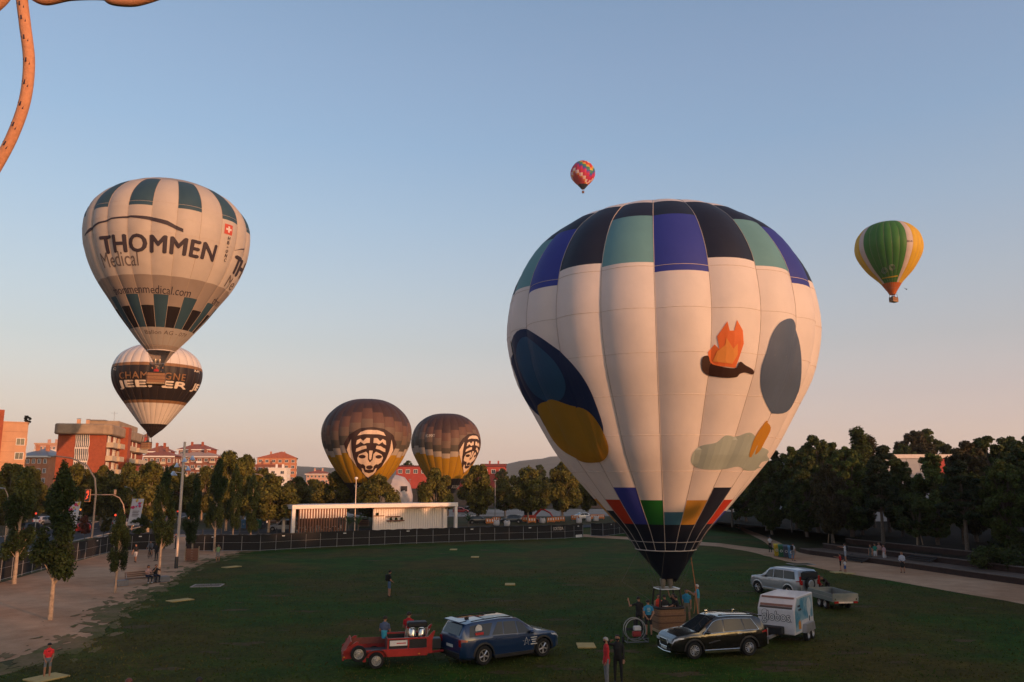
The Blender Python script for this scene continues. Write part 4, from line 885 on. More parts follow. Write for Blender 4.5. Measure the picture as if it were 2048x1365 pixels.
block('apartment_building', 'brick apartment house with pale eaves behind the floodlight mast', 337, 428, 370, 913, m_brb, 5, 7, 'hip', R(2), 16, M('pale_tile', (.42, .27, .21), .9), 2)
block('apartment_building', 'attic storey with tiled roof above the pale eaves', 353, 414, 378, 899, m_brick, 2, 5, 'hip', 0, 10)
block('apartment_building', 'orange brick block with chimneys, left of the brown balloons', 512, 588, 430, 916, m_orb, 5, 6, 'gable', R(14), 26, m_tile)
block('apartment_building', 'brown sloping-roofed house in front of the orange block', 500, 552, 400, 931, m_brb, 2, 4, 'flat', 0, 12)
block('apartment_building', 'white house with one window below the orange block', 536, 572, 385, 938, m_white, 2, 2, 'flat', R(6), 10, m_white)
block('apartment_building', 'row of small red-roofed houses under the hills', 612, 656, 520, 948, m_pinkr, 3, 6, 'hip', R(5), 12)
# ---- red hall behind the brown balloons
rh = block('industrial_hall', 'long red hall with white windows between the brown balloons', 792, 1010, 300, 934, m_redcl, 1, 14, 'flat', 0, 30, M('dark_red_roof', (.10, .025, .03), .7))
block('industrial_hall', 'dark red hall roof showing above trees right of the brown balloons', 962, 1012, 420, 930, m_redcl, 1, 4, 'flat', 0, 20, M('dark_red_roof'))
# ---- pale hall with red stripe behind the wood
hx = atY(1660, 965, 128.).x
hall = thing('industrial_hall', 'pale industrial hall with red stripe glimpsed behind the wood', 'building', (hx, 128, 0), R(-3))
m_clad = M('grey_cladding', (.30, .31, .34), .6, var=.1, scale=.5)
MB().bx(0, 46, 0, 30, 0, 11.2).build('wall', m_clad, hall); MB().bx(-.2, 46.2, -.25, 30, 11.2, 11.8).build('roof', M('white_trim', (.6, .52, .48), .6), hall)
for k in range(23): MB().bx(k * 2 + .03, k * 2 + 1.97, -.08, -.02, .2, 11.1).build('cladding_panel', M('red_panel', (.35, .03, .025), .6) if k in (8, 17) else m_clad, hall)
# ---- pavilion
a, b = at(585, 1068), at(911, 1057); d = (b - a); PL = d.length; pv = thing('pavilion', 'long white open pavilion with brown slats and ribbed white wall', 'pavilion', (a.x, a.y, 0), math.atan2(d.y, d.x))
m_pv = M('pavilion_white', (.74, .66, .60), .6, var=.05); m_slat = M('brown_slat', (.20, .085, .05), .7, var=.2); S = PL / 26.
MB().bx(-.3, PL + .3, -.3, 5.2, 3.55, 4.15).build('roof', m_pv, pv, bevel=.04)
for x, y, w in ((0, 0, .5), (0, 4.8, .4), (PL, 0, .45), (PL - 1.6, 1.2, .4), (8.6 * S, 2.4, .25), (PL, 4.8, .4)): MB().bx(x - w / 2, x + w / 2, y - w / 2, y + w / 2, 0, 3.54).build('post', m_pv, pv)
for k in range(18): MB().bx(.8 + k * .42, .98 + k * .42, -.12, .1, 0, 3.53).build('slat', m_slat, pv)
for k in range(17): MB().bx(1.0 + k * .42, 1.2 + k * .42, .0, .05, 2.15, 3.5).build('blind', m_pv, pv)
for k in range(18): MB().bx(.8 + k * .42, .98 + k * .42, 4.4, 4.6, 0, 3.5).build('rear_slat', m_slat, pv)
MB().bx(12.6 * S, 25.2 * S, 1.4, 1.6, 0, 3.35).build('wall', m_pv, pv); MB().bx(12.4 * S, 25.8 * S, .5, 1.5, 3.36, 3.5).build('beam', M('pale_wood', (.45, .28, .17), .8), pv)
for k in range(30): MB().bx(12.7 * S + k * .41, 12.7 * S + k * .41 + .3, 1.29, 1.39, .02, 3.34).build('wall_rib', m_pv, pv)
for x0, x1, z in ((14.8, 18.6, 1.35),): MB().bx(x0 * S, x1 * S - 1, 1.0, 1.27, z, z + .16).build('shelf', m_slat, pv)
MB().bx(14.6 * S, 17 * S, 1.1, 1.27, 2.0, 2.14).build('shelf', m_slat, pv); MB().bx(12.6 * S, 14.3 * S, 1.05, 1.27, 2.2, 2.3).build('shelf', m_slat, pv)
def chairset(k, x, y):
    t = thing('cafe_table', 'white cafe table with chairs inside the slatted end of the pavilion, %s from left' % ORD[k], 'table', pv.matrix_basis @ Vector((x, y, 0)), pv.rotation_euler.z, 'cafe tables in the pavilion')
    MB().lathe([(0, .72), (.4, .72), (.4, .75), (0, .76)], 14).build('top', m_white, t); MB().cyl((0, 0, 0), (0, 0, .72), .04).build('leg', m_white, t); MB().lathe([(0, .0), (.25, 0), (.22, .04), (0, .05)], 12).build('base', m_white, t)
    for sx in (-1, 1):
        c = MB().bx(sx * .75 - .2, sx * .75 + .2, -.2, .2, .42, .46); c.bx(sx * .93 - .03, sx * .93 + .03, -.2, .2, .46, .95)
        for ex in (-.17, .17):
            for ey in (-.17, .17): c.cyl((sx * .75 + ex, ey, 0), (sx * .75 + ex, ey, .42), .02, n=5)
        c.build('chair', m_white, t)
for k in range(4): chairset(k, 1.7 + k * 1.9, 1.5 + (k % 2) * 1.2)
def banana(loc, h, label, n=11, big=1.):
    t = thing('banana_plant', label, 'plant', loc, random.uniform(0, 6)); MB().tube([(0, 0, 0), (.03, 0, h * .3), (0, .02, h * .5)], [.09, .07, .04], 7).build('stem', m_bark, t)
    for k in range(n):
        a_ = k * 2.4; ln = h * random.uniform(.4, .6); z0 = h * random.uniform(.25, .5); w = .16 * big
        def lf(u, v): r_ = u * ln * .75; return ((r_) * math.cos(a_) - (v - .5) * 2 * w * math.sin(math.pi * (.08 + .9 * u)) * math.sin(a_), r_ * math.sin(a_) + (v - .5) * 2 * w * math.sin(math.pi * (.08 + .9 * u)) * math.cos(a_), z0 + ln * (u * 1.25 - u * u * .9) + abs(v - .5) * .1)
        MB().grid(lf, 7, 2).build('leaf', LM_PALM, t)
for px, base, tp, lb in ((697, 1066, 1018, 'banana plant left of the lamp post in the pavilion'), (716, 1066, 1016, 'taller banana plant right of the lamp post in the pavilion'), (937, 1058, 1015, 'banana plant just outside the right end of the pavilion')):
    p, h = hgt(px, base, tp); banana((p.x, p.y, 0), h, lb)
for k, (x, z) in enumerate(((13.2, 2.3), (15.4, 1.51), (16.3, 1.51), (17.2, 1.51))):
    w = pv.matrix_basis @ Vector((x * S, 1.12, z)); tr_ = tree('bush', 0, w, .55, 'trailing plant on the pavilion wall shelf, %s from the left' % ORD[k], 'plant', 'plants on the pavilion shelves', 'shelf_plant', LM_WOOD, .55)
# ---- black mesh fence panels
m_mesh = M('black_mesh', (.016, .015, .015), .9, var=.15, scale=3, transl=.1); m_galv = M('galvanised', (.32, .31, .31), .5, metal=.5)
fp_s = MB().grid(lambda u, v: (.03 + 1.94 * u, .02 * math.sin(u * 3.1), .12 + 1.55 * v), 8, 3).mesh('mesh_sheet'); fp_p = MB().cyl((0, 0, 0), (0, 0, 1.78), .024, n=7).mesh('post'); fp_f = MB().bx(.0, .3, -.04, .34, 0, .04).bx(-.02, .02, -.35, .35, 0, .05).mesh('foot')
fp_r = MB().cyl((0, 0, .1), (2.0, 0, .1), .018, n=6).mesh('rail'); fp_t = MB().grid(lambda u, v: (2 * u, -.03, 1.62 + .18 * v + .03 * math.sin(u * 9)), 10, 1).mesh('top_fringe'); fp_c = MB().bx(.75, 1.1, -.05, -.03, 1.5, 1.6).mesh('tag')
fp_m = MB().cyl((0, 0, .95), (2.0, 0, .95), .012, n=5).mesh('rail')
for me, mt in ((fp_s, m_mesh), (fp_p, m_galv), (fp_f, m_galv), (fp_r, m_galv), (fp_t, m_mesh), (fp_c, m_white), (fp_m, m_galv)): me.materials.append(mt)
PAN = []
def fence(pts, lab, grp):
    i = 0; P_ = [at(*p) if not isinstance(p, Vector) else p for p in pts]; segs = [(P_[k], P_[k + 1]) for k in range(len(P_) - 1)]
    for A, B_ in segs:
        dd = B_ - A; n = max(1, round(dd.length / 2.0)); ang = math.atan2(dd.y, dd.x)
        for j in range(n):
            p = A.lerp(B_, j / n); w = dd.length / n / 2.0
            t = thing('fence_panel', lab % ('%s' % ORD[i] if i < 20 else 'twenty-%s' % ORD[i - 20] if i < 29 else 'thirty-%s' % ORD[i - 30]), 'fence panel', (p.x, p.y, 0), ang + random.uniform(-.02, .02), grp); t.scale = (w, 1, 1)
            for nm, me in (('mesh_sheet', fp_s), ('post', fp_p), ('rail', fp_r), ('rail', fp_m), ('top_fringe', fp_t)): link(nm, me, t)
            if i % 4 == 1: link('tag', fp_c, t)
            PAN.append(t); i += 1
    t = PAN[-1]; q = link('post', fp_p, t); q.location = (2.0, 0, 0)
fence([(-60, 1180), (0, 1163), (100, 1136), (226, 1104)], 'black mesh fence panel along the road, %s from the left', 'fence panels along the road'); nA = len(PAN)
fence([(228, 1104), (330, 1100)], 'black mesh panel left of the fence gap, %s from the left', 'fence panels left of the gap')
fence([(370, 1104), (520, 1103), (640, 1096), (800, 1089), (960, 1083), (1130, 1078), (1166, 1075)], 'black mesh fence panel between gap and sign, %s from the left', 'fence panels along the far lawn edge')
PAN[-1]['label'] = 'last black fence panel at the path, with a white card at its foot'; PAN[-3]['label'] = 'black fence panel reading SORTIDA in white letters'
text_on('lettering', 'SORTIDA', 1.5, (1.0, -.06, 1.36), (1, 0, 0), (0, 0, 1), M('print_white'), PAN[-3], 0, height=.42); MB().bx(.3, 1.7, -.08, -.05, .05, .4).build('card', m_white, PAN[-1])
nC = len(PAN); fence([(1182, 1073), (1206, 1074)], 'solid black fence panel right of the path, %s', 'fence panels right of the path'); fence([(1206, 1074), (1250, 1068), (1300, 1066)], 'black fence panel behind the balloon hem, %s from the left', 'fence panels behind the balloon')
# bollard rail behind the fence
for k in range(9):
    p = at(405 + k * 37, 1072 - k * .7); t = MB().lathe([(0, 0), (.07, 0), (.07, .85), (.05, .95), (0, .97)], 8).build('bollard', M('dark_iron', (.03, .03, .03), .6)); t.location = p; tag(t, 'dark iron bollard behind the fence, %s from the left' % ORD[k], 'bollard', 'bollards behind the fence')
# ---- floodlight mast
p, h = hgt(352, 1137, 884); ml = thing('floodlight_mast', 'tall pale floodlight mast at the edge of the dirt square', 'lamp post', (p.x, p.y, 0)); m_mast = M('mast_paint', (.55, .45, .38), .45, metal=.3, var=.08)
MB().tube([(0, 0, 0), (0, 0, h)], [.13, .11], 12).build('pole', m_mast, ml, smooth=True); MB().cyl((0, 0, 0), (0, 0, 1.0), .16, .15).build('base_sleeve', M('dark_iron'), ml, smooth=True)
for k, (z, sx, sy, r_) in enumerate(((8.3, -.75, -.2, .34), (8.75, .55, -.25, .24), (9.05, -.45, -.3, .22), (9.7, .75, .1, .26), (9.5, .3, -.5, .22))):
    arm = MB().tube([(0, 0, z), (sx * .7, sy * .7, z + .08), (sx, sy, z)], .035, 6).build('arm', m_mast, ml)
    hd = MB().lathe([(0, .22), (r_ * .35, .2), (r_ * .5, .05), (r_, -.16), (r_ * .95, -.18), (0, -.1)], 14, (sx, sy, z - .05)).build('lamp_head', M('lamp_alu', (.5, .52, .56), .3, metal=.8), arm, smooth=True)
# ---- curved street lamps
def arc_lamp(px, base, pxt, pyt, D, label, w=.09):
    q = atY(px, base, D); tip = atY(pxt, pyt, D); dx = tip.x - q.x; H = tip.z; t = thing('street_lamp', label, 'street lamp', (q.x, D, 0))
    MB().tube([(0, 0, 0), (0, 0, H * .55), (dx * .05, 0, H * .72), (dx * .25, 0, H * .88), (dx * .6, 0, H * .97), (dx, 0, H)], [w, w, w * .9, w * .8, w * .7, w * .6], 8).build('pole', M('lamp_pole', (.42, .28, .2), .5, metal=.3), t, smooth=True)
    MB().box((dx * 1.06, 0, H - .05), (.9, .3, .16), 0, .1).build('lamp_head', m_grey, t, bevel=.04); return t
arc_lamp(188, 1030, 108, 912, 112., 'tall arched street lamp in front of the brick block', .13); arc_lamp(537, 1030, 512, 948, 135., 'arched street lamp in front of the orange block'); arc_lamp(14, 1040, 4, 976, 100., 'street lamp at the left edge beyond the road', .07); arc_lamp(265, 1040, 256, 974, 130., 'small street lamp beside the brick block', .06)
q = at(709, 1063); hh = CAMZ + ray(709, 959).z * q.y / ray(709, 959).y; t = thing('lamp_post', 'thin lamp post with ball lamp in front of the pavilion', 'lamp post', (q.x, q.y, 0)); MB().tube([(0, 0, 0), (0, 0, hh)], [.09, .06], 8).build('pole', m_mast, t); MB().ell((0, 0, hh + .15), (.28, .28, .22)).build('lamp_globe', m_white, t, smooth=True)
for px, base, tp, lb in ((990, 1040, 962, 'thin lamp post between two street trees, left of the excavator'), (1122, 1036, 965, 'thin lamp post right of the excavator'), (818, 1035, 960, 'thin lamp post behind the inflating envelope'), (1412, 1060, 1010, 'pair of pale goal-like posts right of the big balloon')):
    p, h = hgt(px, base, tp); t = thing('lamp_post', lb, 'lamp post', p); MB().tube([(0, 0, 0), (0, 0, h)], [.09, .06], 7).build('pole', m_grey, t); MB().box((.0, 0, h + .08), (.5, .3, .16)).build('lamp_head', m_grey, t)
# ---- signal on arched arm
q = atY(246, 1060, 120.); tip = atY(178, 990, 120.); dx = tip.x - q.x; H = tip.z; t = thing('traffic_signal', 'arched arm with lane signal showing red over the road', 'traffic light', (q.x, 120, 0))
MB().tube([(0, 0, 0), (0, 0, H * .55), (-.25, 0, H * .75), (-.9, 0, H * .92), (-1.9, 0, H), (dx, 0, H)], [.1, .1, .09, .08, .07, .06], 8).build('pole', M('lamp_pole'), t, smooth=True)
bx_ = MB().bx(dx - .5, dx + .2, -.16, .1, H - .95, H + .75).build('signal_box', M('dark_iron'), t, bevel=.03); MB().bx(dx - .56, dx + .26, -.1, -.02, H - 1.01, H + .81).build('border', M('signal_border', (.55, .25, .12), .6), bx_)
m_red = M('signal_red', (1., .1, .04), .5, emit=.45)
MB().bx(dx - .3, dx + .05, -.19, -.165, H + .2, H + .6).build('lamp', m_red, bx_); MB().box((dx - .1, -.18, H - .1), (.14, .02, .6), 0, .5).build('lamp', m_red, bx_); MB().box((dx - .2, -.178, H - .5), (.12, .02, .45), 0, .9).build('lamp', m_red, bx_)
MB().box((-1.6, 0, H + .4), (.25, .2, .7)).build('camera_box', M('lamp_pole'), t)
for px, py, D, lb in ((73, 1031, 118, 'traffic light glowing amber red beside the left road'), (356, 1026, 150, 'traffic light showing red beside the mast'), (162, 1023, 125, 'small amber traffic light behind the left banner'), (232, 1034, 122, 'red glowing signal behind the slim trees')):
    q = atY(px, py, D); t = thing('traffic_light', lb, 'traffic light', (q.x, D, 0)); MB().cyl((0, 0, 0), (0, 0, q.z), .06).build('pole', m_grey, t); hd = MB().bx(-.18, .18, -.12, .12, q.z - .5, q.z + .5).build('head', M('dark_iron'), t, bevel=.02)
    MB().lathe([(0, 0), (.14, .01), (.15, -.04)], 12, (0, -.14, q.z + .26), 1).build('lamp', m_red if 'red' in lb else M('signal_amber', (1., .35, .05), .5, emit=.45), hd)
# ---- slanted banners
def banner(px0, px1, pyt, pyb, sh, D, label, lean):
    a_, b_ = atY(px0, pyt, D), atY(px1, pyt, D); c_ = atY(px0 + sh, pyb, D); w = b_.x - a_.x; t = thing('banner', label, 'banner', (a_.x + (c_.x - a_.x) * (a_.z / max(.1, a_.z - c_.z)), D, 0)); hh = a_.z - c_.z; k = (c_.x - a_.x) / hh
    def P(u, z, y=0): return (-(z) * k * -1 * -1 + u, y, z)
    MB().tube([P(0, 0), P(0, a_.z + .2)], .035, 6).build('pole', m_grey, t)
    MB().grid(lambda u, v: P(w * u, c_.z + hh * v, -.06 + .05 * math.sin(u * 4 + v * 2)), 8, 10).build('flag', M('banner_white', (.55, .52, .55), .7, var=.05, transl=.15), t)
    cols = [M('print_pink', (.5, .04, .12), .7), M('print_blue', (.2, .35, .55), .7), M('print_yellow2', (.55, .38, .08), .7)]
    for j in range(11):
        u, v = random.uniform(.1, .9), random.uniform(.66, .95); s = random.uniform(.1, .22); mb = MB(); n = 9
        pl = [P(w * u + s * math.cos(6.283 * q / n) * random.uniform(.6, 1.2), c_.z + hh * v + s * math.sin(6.283 * q / n) * random.uniform(.6, 1.2), -.12 - j * .004) for q in range(n)]
        mb.add(pl, [tuple(range(n))]).build('print', cols[(0, 0, 1, 0, 2)[j % 5]], t)
    for j in range(4): MB().add([P(w * .25, c_.z + hh * (.52 - j * .06), -.12), P(w * (.8 - .05 * (j % 2)), c_.z + hh * (.52 - j * .06), -.12), P(w * (.8 - .05 * (j % 2)), c_.z + hh * (.545 - j * .06), -.12), P(w * .25, c_.z + hh * (.545 - j * .06), -.12)], [(0, 1, 2, 3)]).build('print', M('print_grey'), t)
banner(265, 289, 998, 1051, -10, 98., 'slanted white banner with pink and blue splashes, right of two', .2); banner(140, 163, 1004, 1062, -12, 92., 'slanted white banner half hidden by the nearest slim tree', .2)
# ---- bench, wooden tree guard, drain frames, yellow pads, stairs
p = at(285, 1168); bn = thing('bench', 'long low bench of concrete blocks and wood on the dirt square', 'bench', (p.x, p.y, 0), R(52)); m_cb = M('bench_concrete', (.17, .17, .18), .9); m_bw = M('bench_wood', (.13, .075, .05), .8)
MB().bx(-2.0, -1.2, -.3, .3, 0, .42).build('block', m_cb, bn, bevel=.02); MB().bx(1.0, 2.0, -.3, .3, 0, .42).build('block', m_cb, bn, bevel=.02)
for k in range(4): MB().bx(-1.25, 1.25, -.28 + k * .145, -.155 + k * .145, .42, .47).build('seat_slat', m_bw, bn)
for k in range(3): MB().box((0, .36 + k * .03, .58 + k * .13), (2.4, .035, .1), rx=-.2).build('back_slat', m_bw, bn)
for x in (-1.1, 1.1): MB().tube([(x, .25, .4), (x, .46, .92)], .025, 6).build('back_bracket', m_galv, bn)
p = at(383, 1123); tg = thing('tree_guard', 'brown slatted wooden guard round a slim tree', 'tree guard', (p.x, p.y, 0), R(20))
for s_ in (-1, 1):
    for k in range(5):
        MB().bx(-.55, .55, s_ * .55 - .02, s_ * .55 + .02, .12 + k * .22, .28 + k * .22).build('slat', m_slat, tg); MB().bx(s_ * .55 - .02, s_ * .55 + .02, -.52, .52, .12 + k * .22, .28 + k * .22).build('slat', m_slat, tg)
    for t_ in (-1, 1): MB().bx(s_ * .6 - .04, s_ * .6 + .04, t_ * .6 - .04, t_ * .6 + .04, 0, 1.35).build('post', M('stake_wood'), tg)
for i, (px, py, w, dd, lb) in enumerate(((415, 1172, 2.1, 1.6, 'square drain cover frame in the worn turf edge'), (1602, 1129, 2.2, 1.6, 'pale drain frame in the lawn near the bins'))):
    p = at(px, py); t = thing('drain_frame', lb, 'drain cover', (p.x, p.y, 0), R(8)); m_ = M('pale_concrete', (.3, .26, .24), .9); MB().bx(-w / 2 + .12, w / 2 - .12, -dd / 2 + .12, dd / 2 - .12, .004, .02).build('cover', m_earth if i else M('brown_cover', (.12, .09, .07), .9), t)
    for (x0, x1, y0, y1) in ((-w / 2, w / 2, -dd / 2, -dd / 2 + .12), (-w / 2, w / 2, dd / 2 - .12, dd / 2), (-w / 2, -w / 2 + .12, -dd / 2 + .12, dd / 2 - .12), (w / 2 - .12, w / 2, -dd / 2 + .12, dd / 2 - .12)): MB().bx(x0, x1, y0, y1, .0, .04).build('frame_bar', m_, t)
m_pad2 = M('yellow_foam', (.42, .30, .11), .85, var=.12, scale=3)
for i, (px, py, w, dd, rz, lb) in enumerate(((1172, 1293, .84, 1.1, .0, 'yellow pad on the grass between the two dark cars'), (1020, 1170, .75, 1.1, 0, 'yellow pad in the middle of the lawn'), (950, 1115, .8, 1.2, 0, 'yellow pad on the far lawn, right of a pair'), (907, 1100, .8, 1.2, 0, 'yellow pad on the far lawn near the fence'), (463, 1135, .8, 1.6, -.6, 'yellow pad on the left lawn beyond the drain frame'), (360, 1202, .85, 1.5, -.7, 'yellow pad on the left lawn below the drain frame'), (93, 1358, 1.0, 1.3, -.5, 'yellow pad under the boy in the red shirt'), (1676, 1146, 1.0, 1.0, .1, 'left yellow pad under the children by the footpath'), (1697, 1148, .8, .9, .1, 'right yellow pad under the children by the footpath'))):
    p = at(px, py); o = MB().box((0, 0, .035), (w, dd, .06), rz).build('foam_pad', m_pad2, None, bevel=.015); o.location = p; tag(o, lb, 'pad', 'yellow pads on the lawn')
st0 = kerb[3]; dk = (kerb[4] - kerb[2]).normalized(); nk = Vector((-dk.y, dk.x))
for q, (kk, lb) in enumerate(((2.6, 'dark slatted steps set into the lower terrace wall'), (6.2, 'dark slatted steps of the upper terrace'))):
    p = kerb[2 + q].lerp(kerb[3 + q], .5) + nk * (-.3 + 2.6 * q); t = thing('steps', lb, 'steps', (p.x, p.y, .5 * q), math.atan2(dk.y, dk.x))
    for k in range(4): MB().bx(-1.4, 1.4, -.6 + k * .3, -.36 + k * .3, .1 + .13 * k, .16 + .13 * k).build('tread', M('dark_tread', (.035, .03, .03), .8), t); 
    for s_ in (-1.45, 1.45): MB().prism([(-.62, .0), (.7, .5), (.7, .62), (-.62, .16)], s_ - .04, s_ + .04, 'yz').build('stringer', M('dark_tread'), t)
# ---- waste bins
def wheelie(px, py, col, lab, nm, h=1.28, w=.56, grp=None, rz=0.):
    p = at(px, py); t = thing('wheeled_bin', lab, 'bin', (p.x, p.y, .0), rz, grp); mt = M('bin_' + nm, col, .55, var=.08)
    MB().add([(-w * .42, -.3, .06), (w * .42, -.3, .06), (w * .42, .26, .06), (-w * .42, .26, .06), (-w / 2, -.36, h * .86), (w / 2, -.36, h * .86), (w / 2, .34, h * .86), (-w / 2, .34, h * .86)], [(0, 3, 2, 1), (4, 5, 6, 7), (0, 1, 5, 4), (1, 2, 6, 5), (2, 3, 7, 6), (3, 0, 4, 7)]).build('body', mt, t, bevel=.02)
    MB().prism([(-.4, h * .86), (.37, h * .86), (.4, h * .93), (.1, h), (-.3, h * .95)], -w / 2 - .02, w / 2 + .02, 'yz').build('lid', mt, t)
    for s_ in (-1, 1): MB().lathe([(0, -.03), (.1, -.03), (.1, .03), (0, .03)], 10, (s_ * w * .45, .28, .1), 0).build('wheel', M('dark_iron'), t)
    MB().lathe([(.09, 0), (.13, 0), (.13, -.01), (.09, -.01)], 14, (0, -.355, h * .5), 1).build('mark', m_white, t)
for i, (px, py, c, nm) in enumerate(((1554, 1113, (.5, .33, .02), 'yellow'), (1563, 1115, (.02, .12, .05), 'green'), (1573, 1116, (.07, .08, .10), 'grey'), (1583, 1118, (.07, .17, .28), 'blue'))): wheelie(px, py, c, '%s wheeled bin beside the footpath' % nm, nm, grp='bins beside the footpath', rz=R(-15))
for i, (px, py, c, nm) in enumerate(((488, 1058, (.07, .17, .28), 'blue'), (497, 1059, (.10, .05, .03), 'brown'), (506, 1059, (.5, .25, .02), 'yellow'), (517, 1058, (.02, .12, .05), 'green'), (527, 1057, (.10, .11, .12), 'grey'))): wheelie(px, py, c, '%s street bin left of the pavilion' % nm, nm, 1.5, .8, 'street bins left of the pavilion')
wheelie(334, 1080, (.4, .3, .06), 'yellow and green bin by the fence gap', 'gap', 1.5, .8)
# ---- foreground rope of the camera's own balloon
def rope(name, label, pxs, dist, r):
    pts = [CP + ray(*p) * dist for p in pxs]; P_ = []
    for i in range(len(pts) - 1):
        p0, p1, p2, p3 = pts[max(0, i - 1)], pts[i], pts[i + 1], pts[min(len(pts) - 1, i + 2)]
        for j in range(12):
            t = j / 12; P_.append(.5 * ((2 * p1) + (p2 - p0) * t + (2 * p0 - 5 * p1 + 4 * p2 - p3) * t * t + (3 * p1 - p0 - 3 * p2 + p3) * t ** 3))
    t = thing(name, label, 'rope', P_[0]); o = P_[0]; L_ = [q - o for q in P_]
    m_r = M('rope_weave', (.56, .26, .14), .85, var=.12, scale=160, bump=.25, bscale=420)
    MB().tube(L_, r, 14).build('core', m_r, t, smooth=True); return t, L_
t, L_ = rope('rope', 'orange braided rope with dark ticks hanging at the top left', [(40, -60), (44, 0), (50, 50), (58, 125), (50, 200), (26, 270), (-8, 335), (-60, 420)], 1.25, .0083)
mk = M('rope_ink', (.04, .03, .05), .8)
for k in range(8, len(L_) - 12, 7):
    a_, b_ = L_[k], L_[k + 1]; dv = (b_ - a_).normalized(); sd = dv.cross(Vector((0, 1, 0))).normalized()
    for s_ in (-1, 0, 1):
        c = a_ + sd * s_ * .0042 + Vector((0, -.0083 * (1 - .25 * s_ * s_), 0)) + dv * (.0035 * s_)
        MB().box(c, (.002, .0012, .007), 0, -math.atan2(dv.x, -dv.z)).build('ink_tick', mk, t)
rope('rope', 'orange rope loop along the very top left edge', [(-40, 40), (0, 5), (20, -14), (60, -12), (90, 0), (140, -9), (205, -10), (225, 0), (260, 3), (288, -2), (330, -16)], 1.25, .0085)
# ================================================ vehicles
m_tyre = M('tyre', (.012, .012, .012), .85, var=.1); m_black = M('black_plastic', (.012, .012, .013), .55); m_glass = glassm('car_glass'); m_chrome = M('chrome', (.65, .63, .6), .15, metal=1.); m_tail = M('tail_red', (.30, .012, .012), .25, coat=.6, var=.05); m_lampw = M('headlamp', (.55, .56, .58), .1, coat=1., var=.1); m_plate = M('number_plate', (.55, .52, .45), .5); m_alloy = M('alloy', (.55, .52, .5), .3, metal=.8); m_rimk = M('rim_dark', (.03, .03, .032), .4, metal=.5)
WH = {}
def wheel(parent, x, y, z, r, w, style='y5', side=1):
    k = (r, w, style)
    if k not in WH:
        t = MB().lathe([(r * .62, -w / 2), (r * .9, -w / 2 - .005), (r * .985, -w / 2 + .03), (r, 0), (r * .985, w / 2 - .03), (r * .9, w / 2 + .005), (r * .62, w / 2), (r * .6, w / 2 - .06), (r * .6, -w / 2 + .06), (r * .62, -w / 2)], 28, (0, 0, 0), 1).mesh('wheel', True); t.materials.append(m_tyre)
        m = MB(); f = -w / 2 + .015
        m.m(1).lathe([(0, f + .05), (r * .61, f + .05)], 20, (0, 0, 0), 1); m.m(0).lathe([(r * .56, f + .02), (r * .56, f - .012), (r * .635, f - .012), (r * .635, f + .03)], 28, (0, 0, 0), 1)
        n = {'y5': 10, 'star': 12, 'steel': 0, 'six': 6}[style]
        if style == 'steel':
            m.lathe([(r * .1, f + .03), (r * .22, f - .0), (r * .3, f + .03), (r * .42, f + .035), (r * .5, f + .0), (r * .57, f + .01)], 24, (0, 0, 0), 1)
            m.m(1)
            for j in range(12): a = j * math.pi / 6; m.lathe([(0, f + .012), (r * .045, f + .012)], 8, (r * .44 * math.cos(a), 0, r * .44 * math.sin(a)), 1)
            m.m(0)
        for j in range(n):
            a = j * 2 * math.pi / n + (.13 if j % 2 and style != 'six' else -.13 if style != 'six' else 0); a1 = a + (.1 if j % 2 else -.1) * (1 if style == 'y5' else -1.6)
            w0 = r * (.045 if style != 'six' else .1); c0_, c1_ = (r * .1 * math.cos(a), f + .0, r * .1 * math.sin(a)), (r * .58 * math.cos(a1), f - .005, r * .58 * math.sin(a1)); m.tube([c0_, c1_], [w0, w0 * 1.15], 4)
        m.lathe([(0, f - .02), (r * .13, f - .015), (r * .15, f + .02)], 14, (0, 0, 0), 1)
        rm = m.mesh('rim'); rm.materials.append(m_alloy); rm.materials.append(m_rimk); WH[k] = (t, rm)
    t, rm = WH[k]; o = link('wheel', t, parent); o.location = (x, y, z); o.rotation_euler = (0, 0, 0 if side < 0 else math.pi); link('rim', rm, o); return o
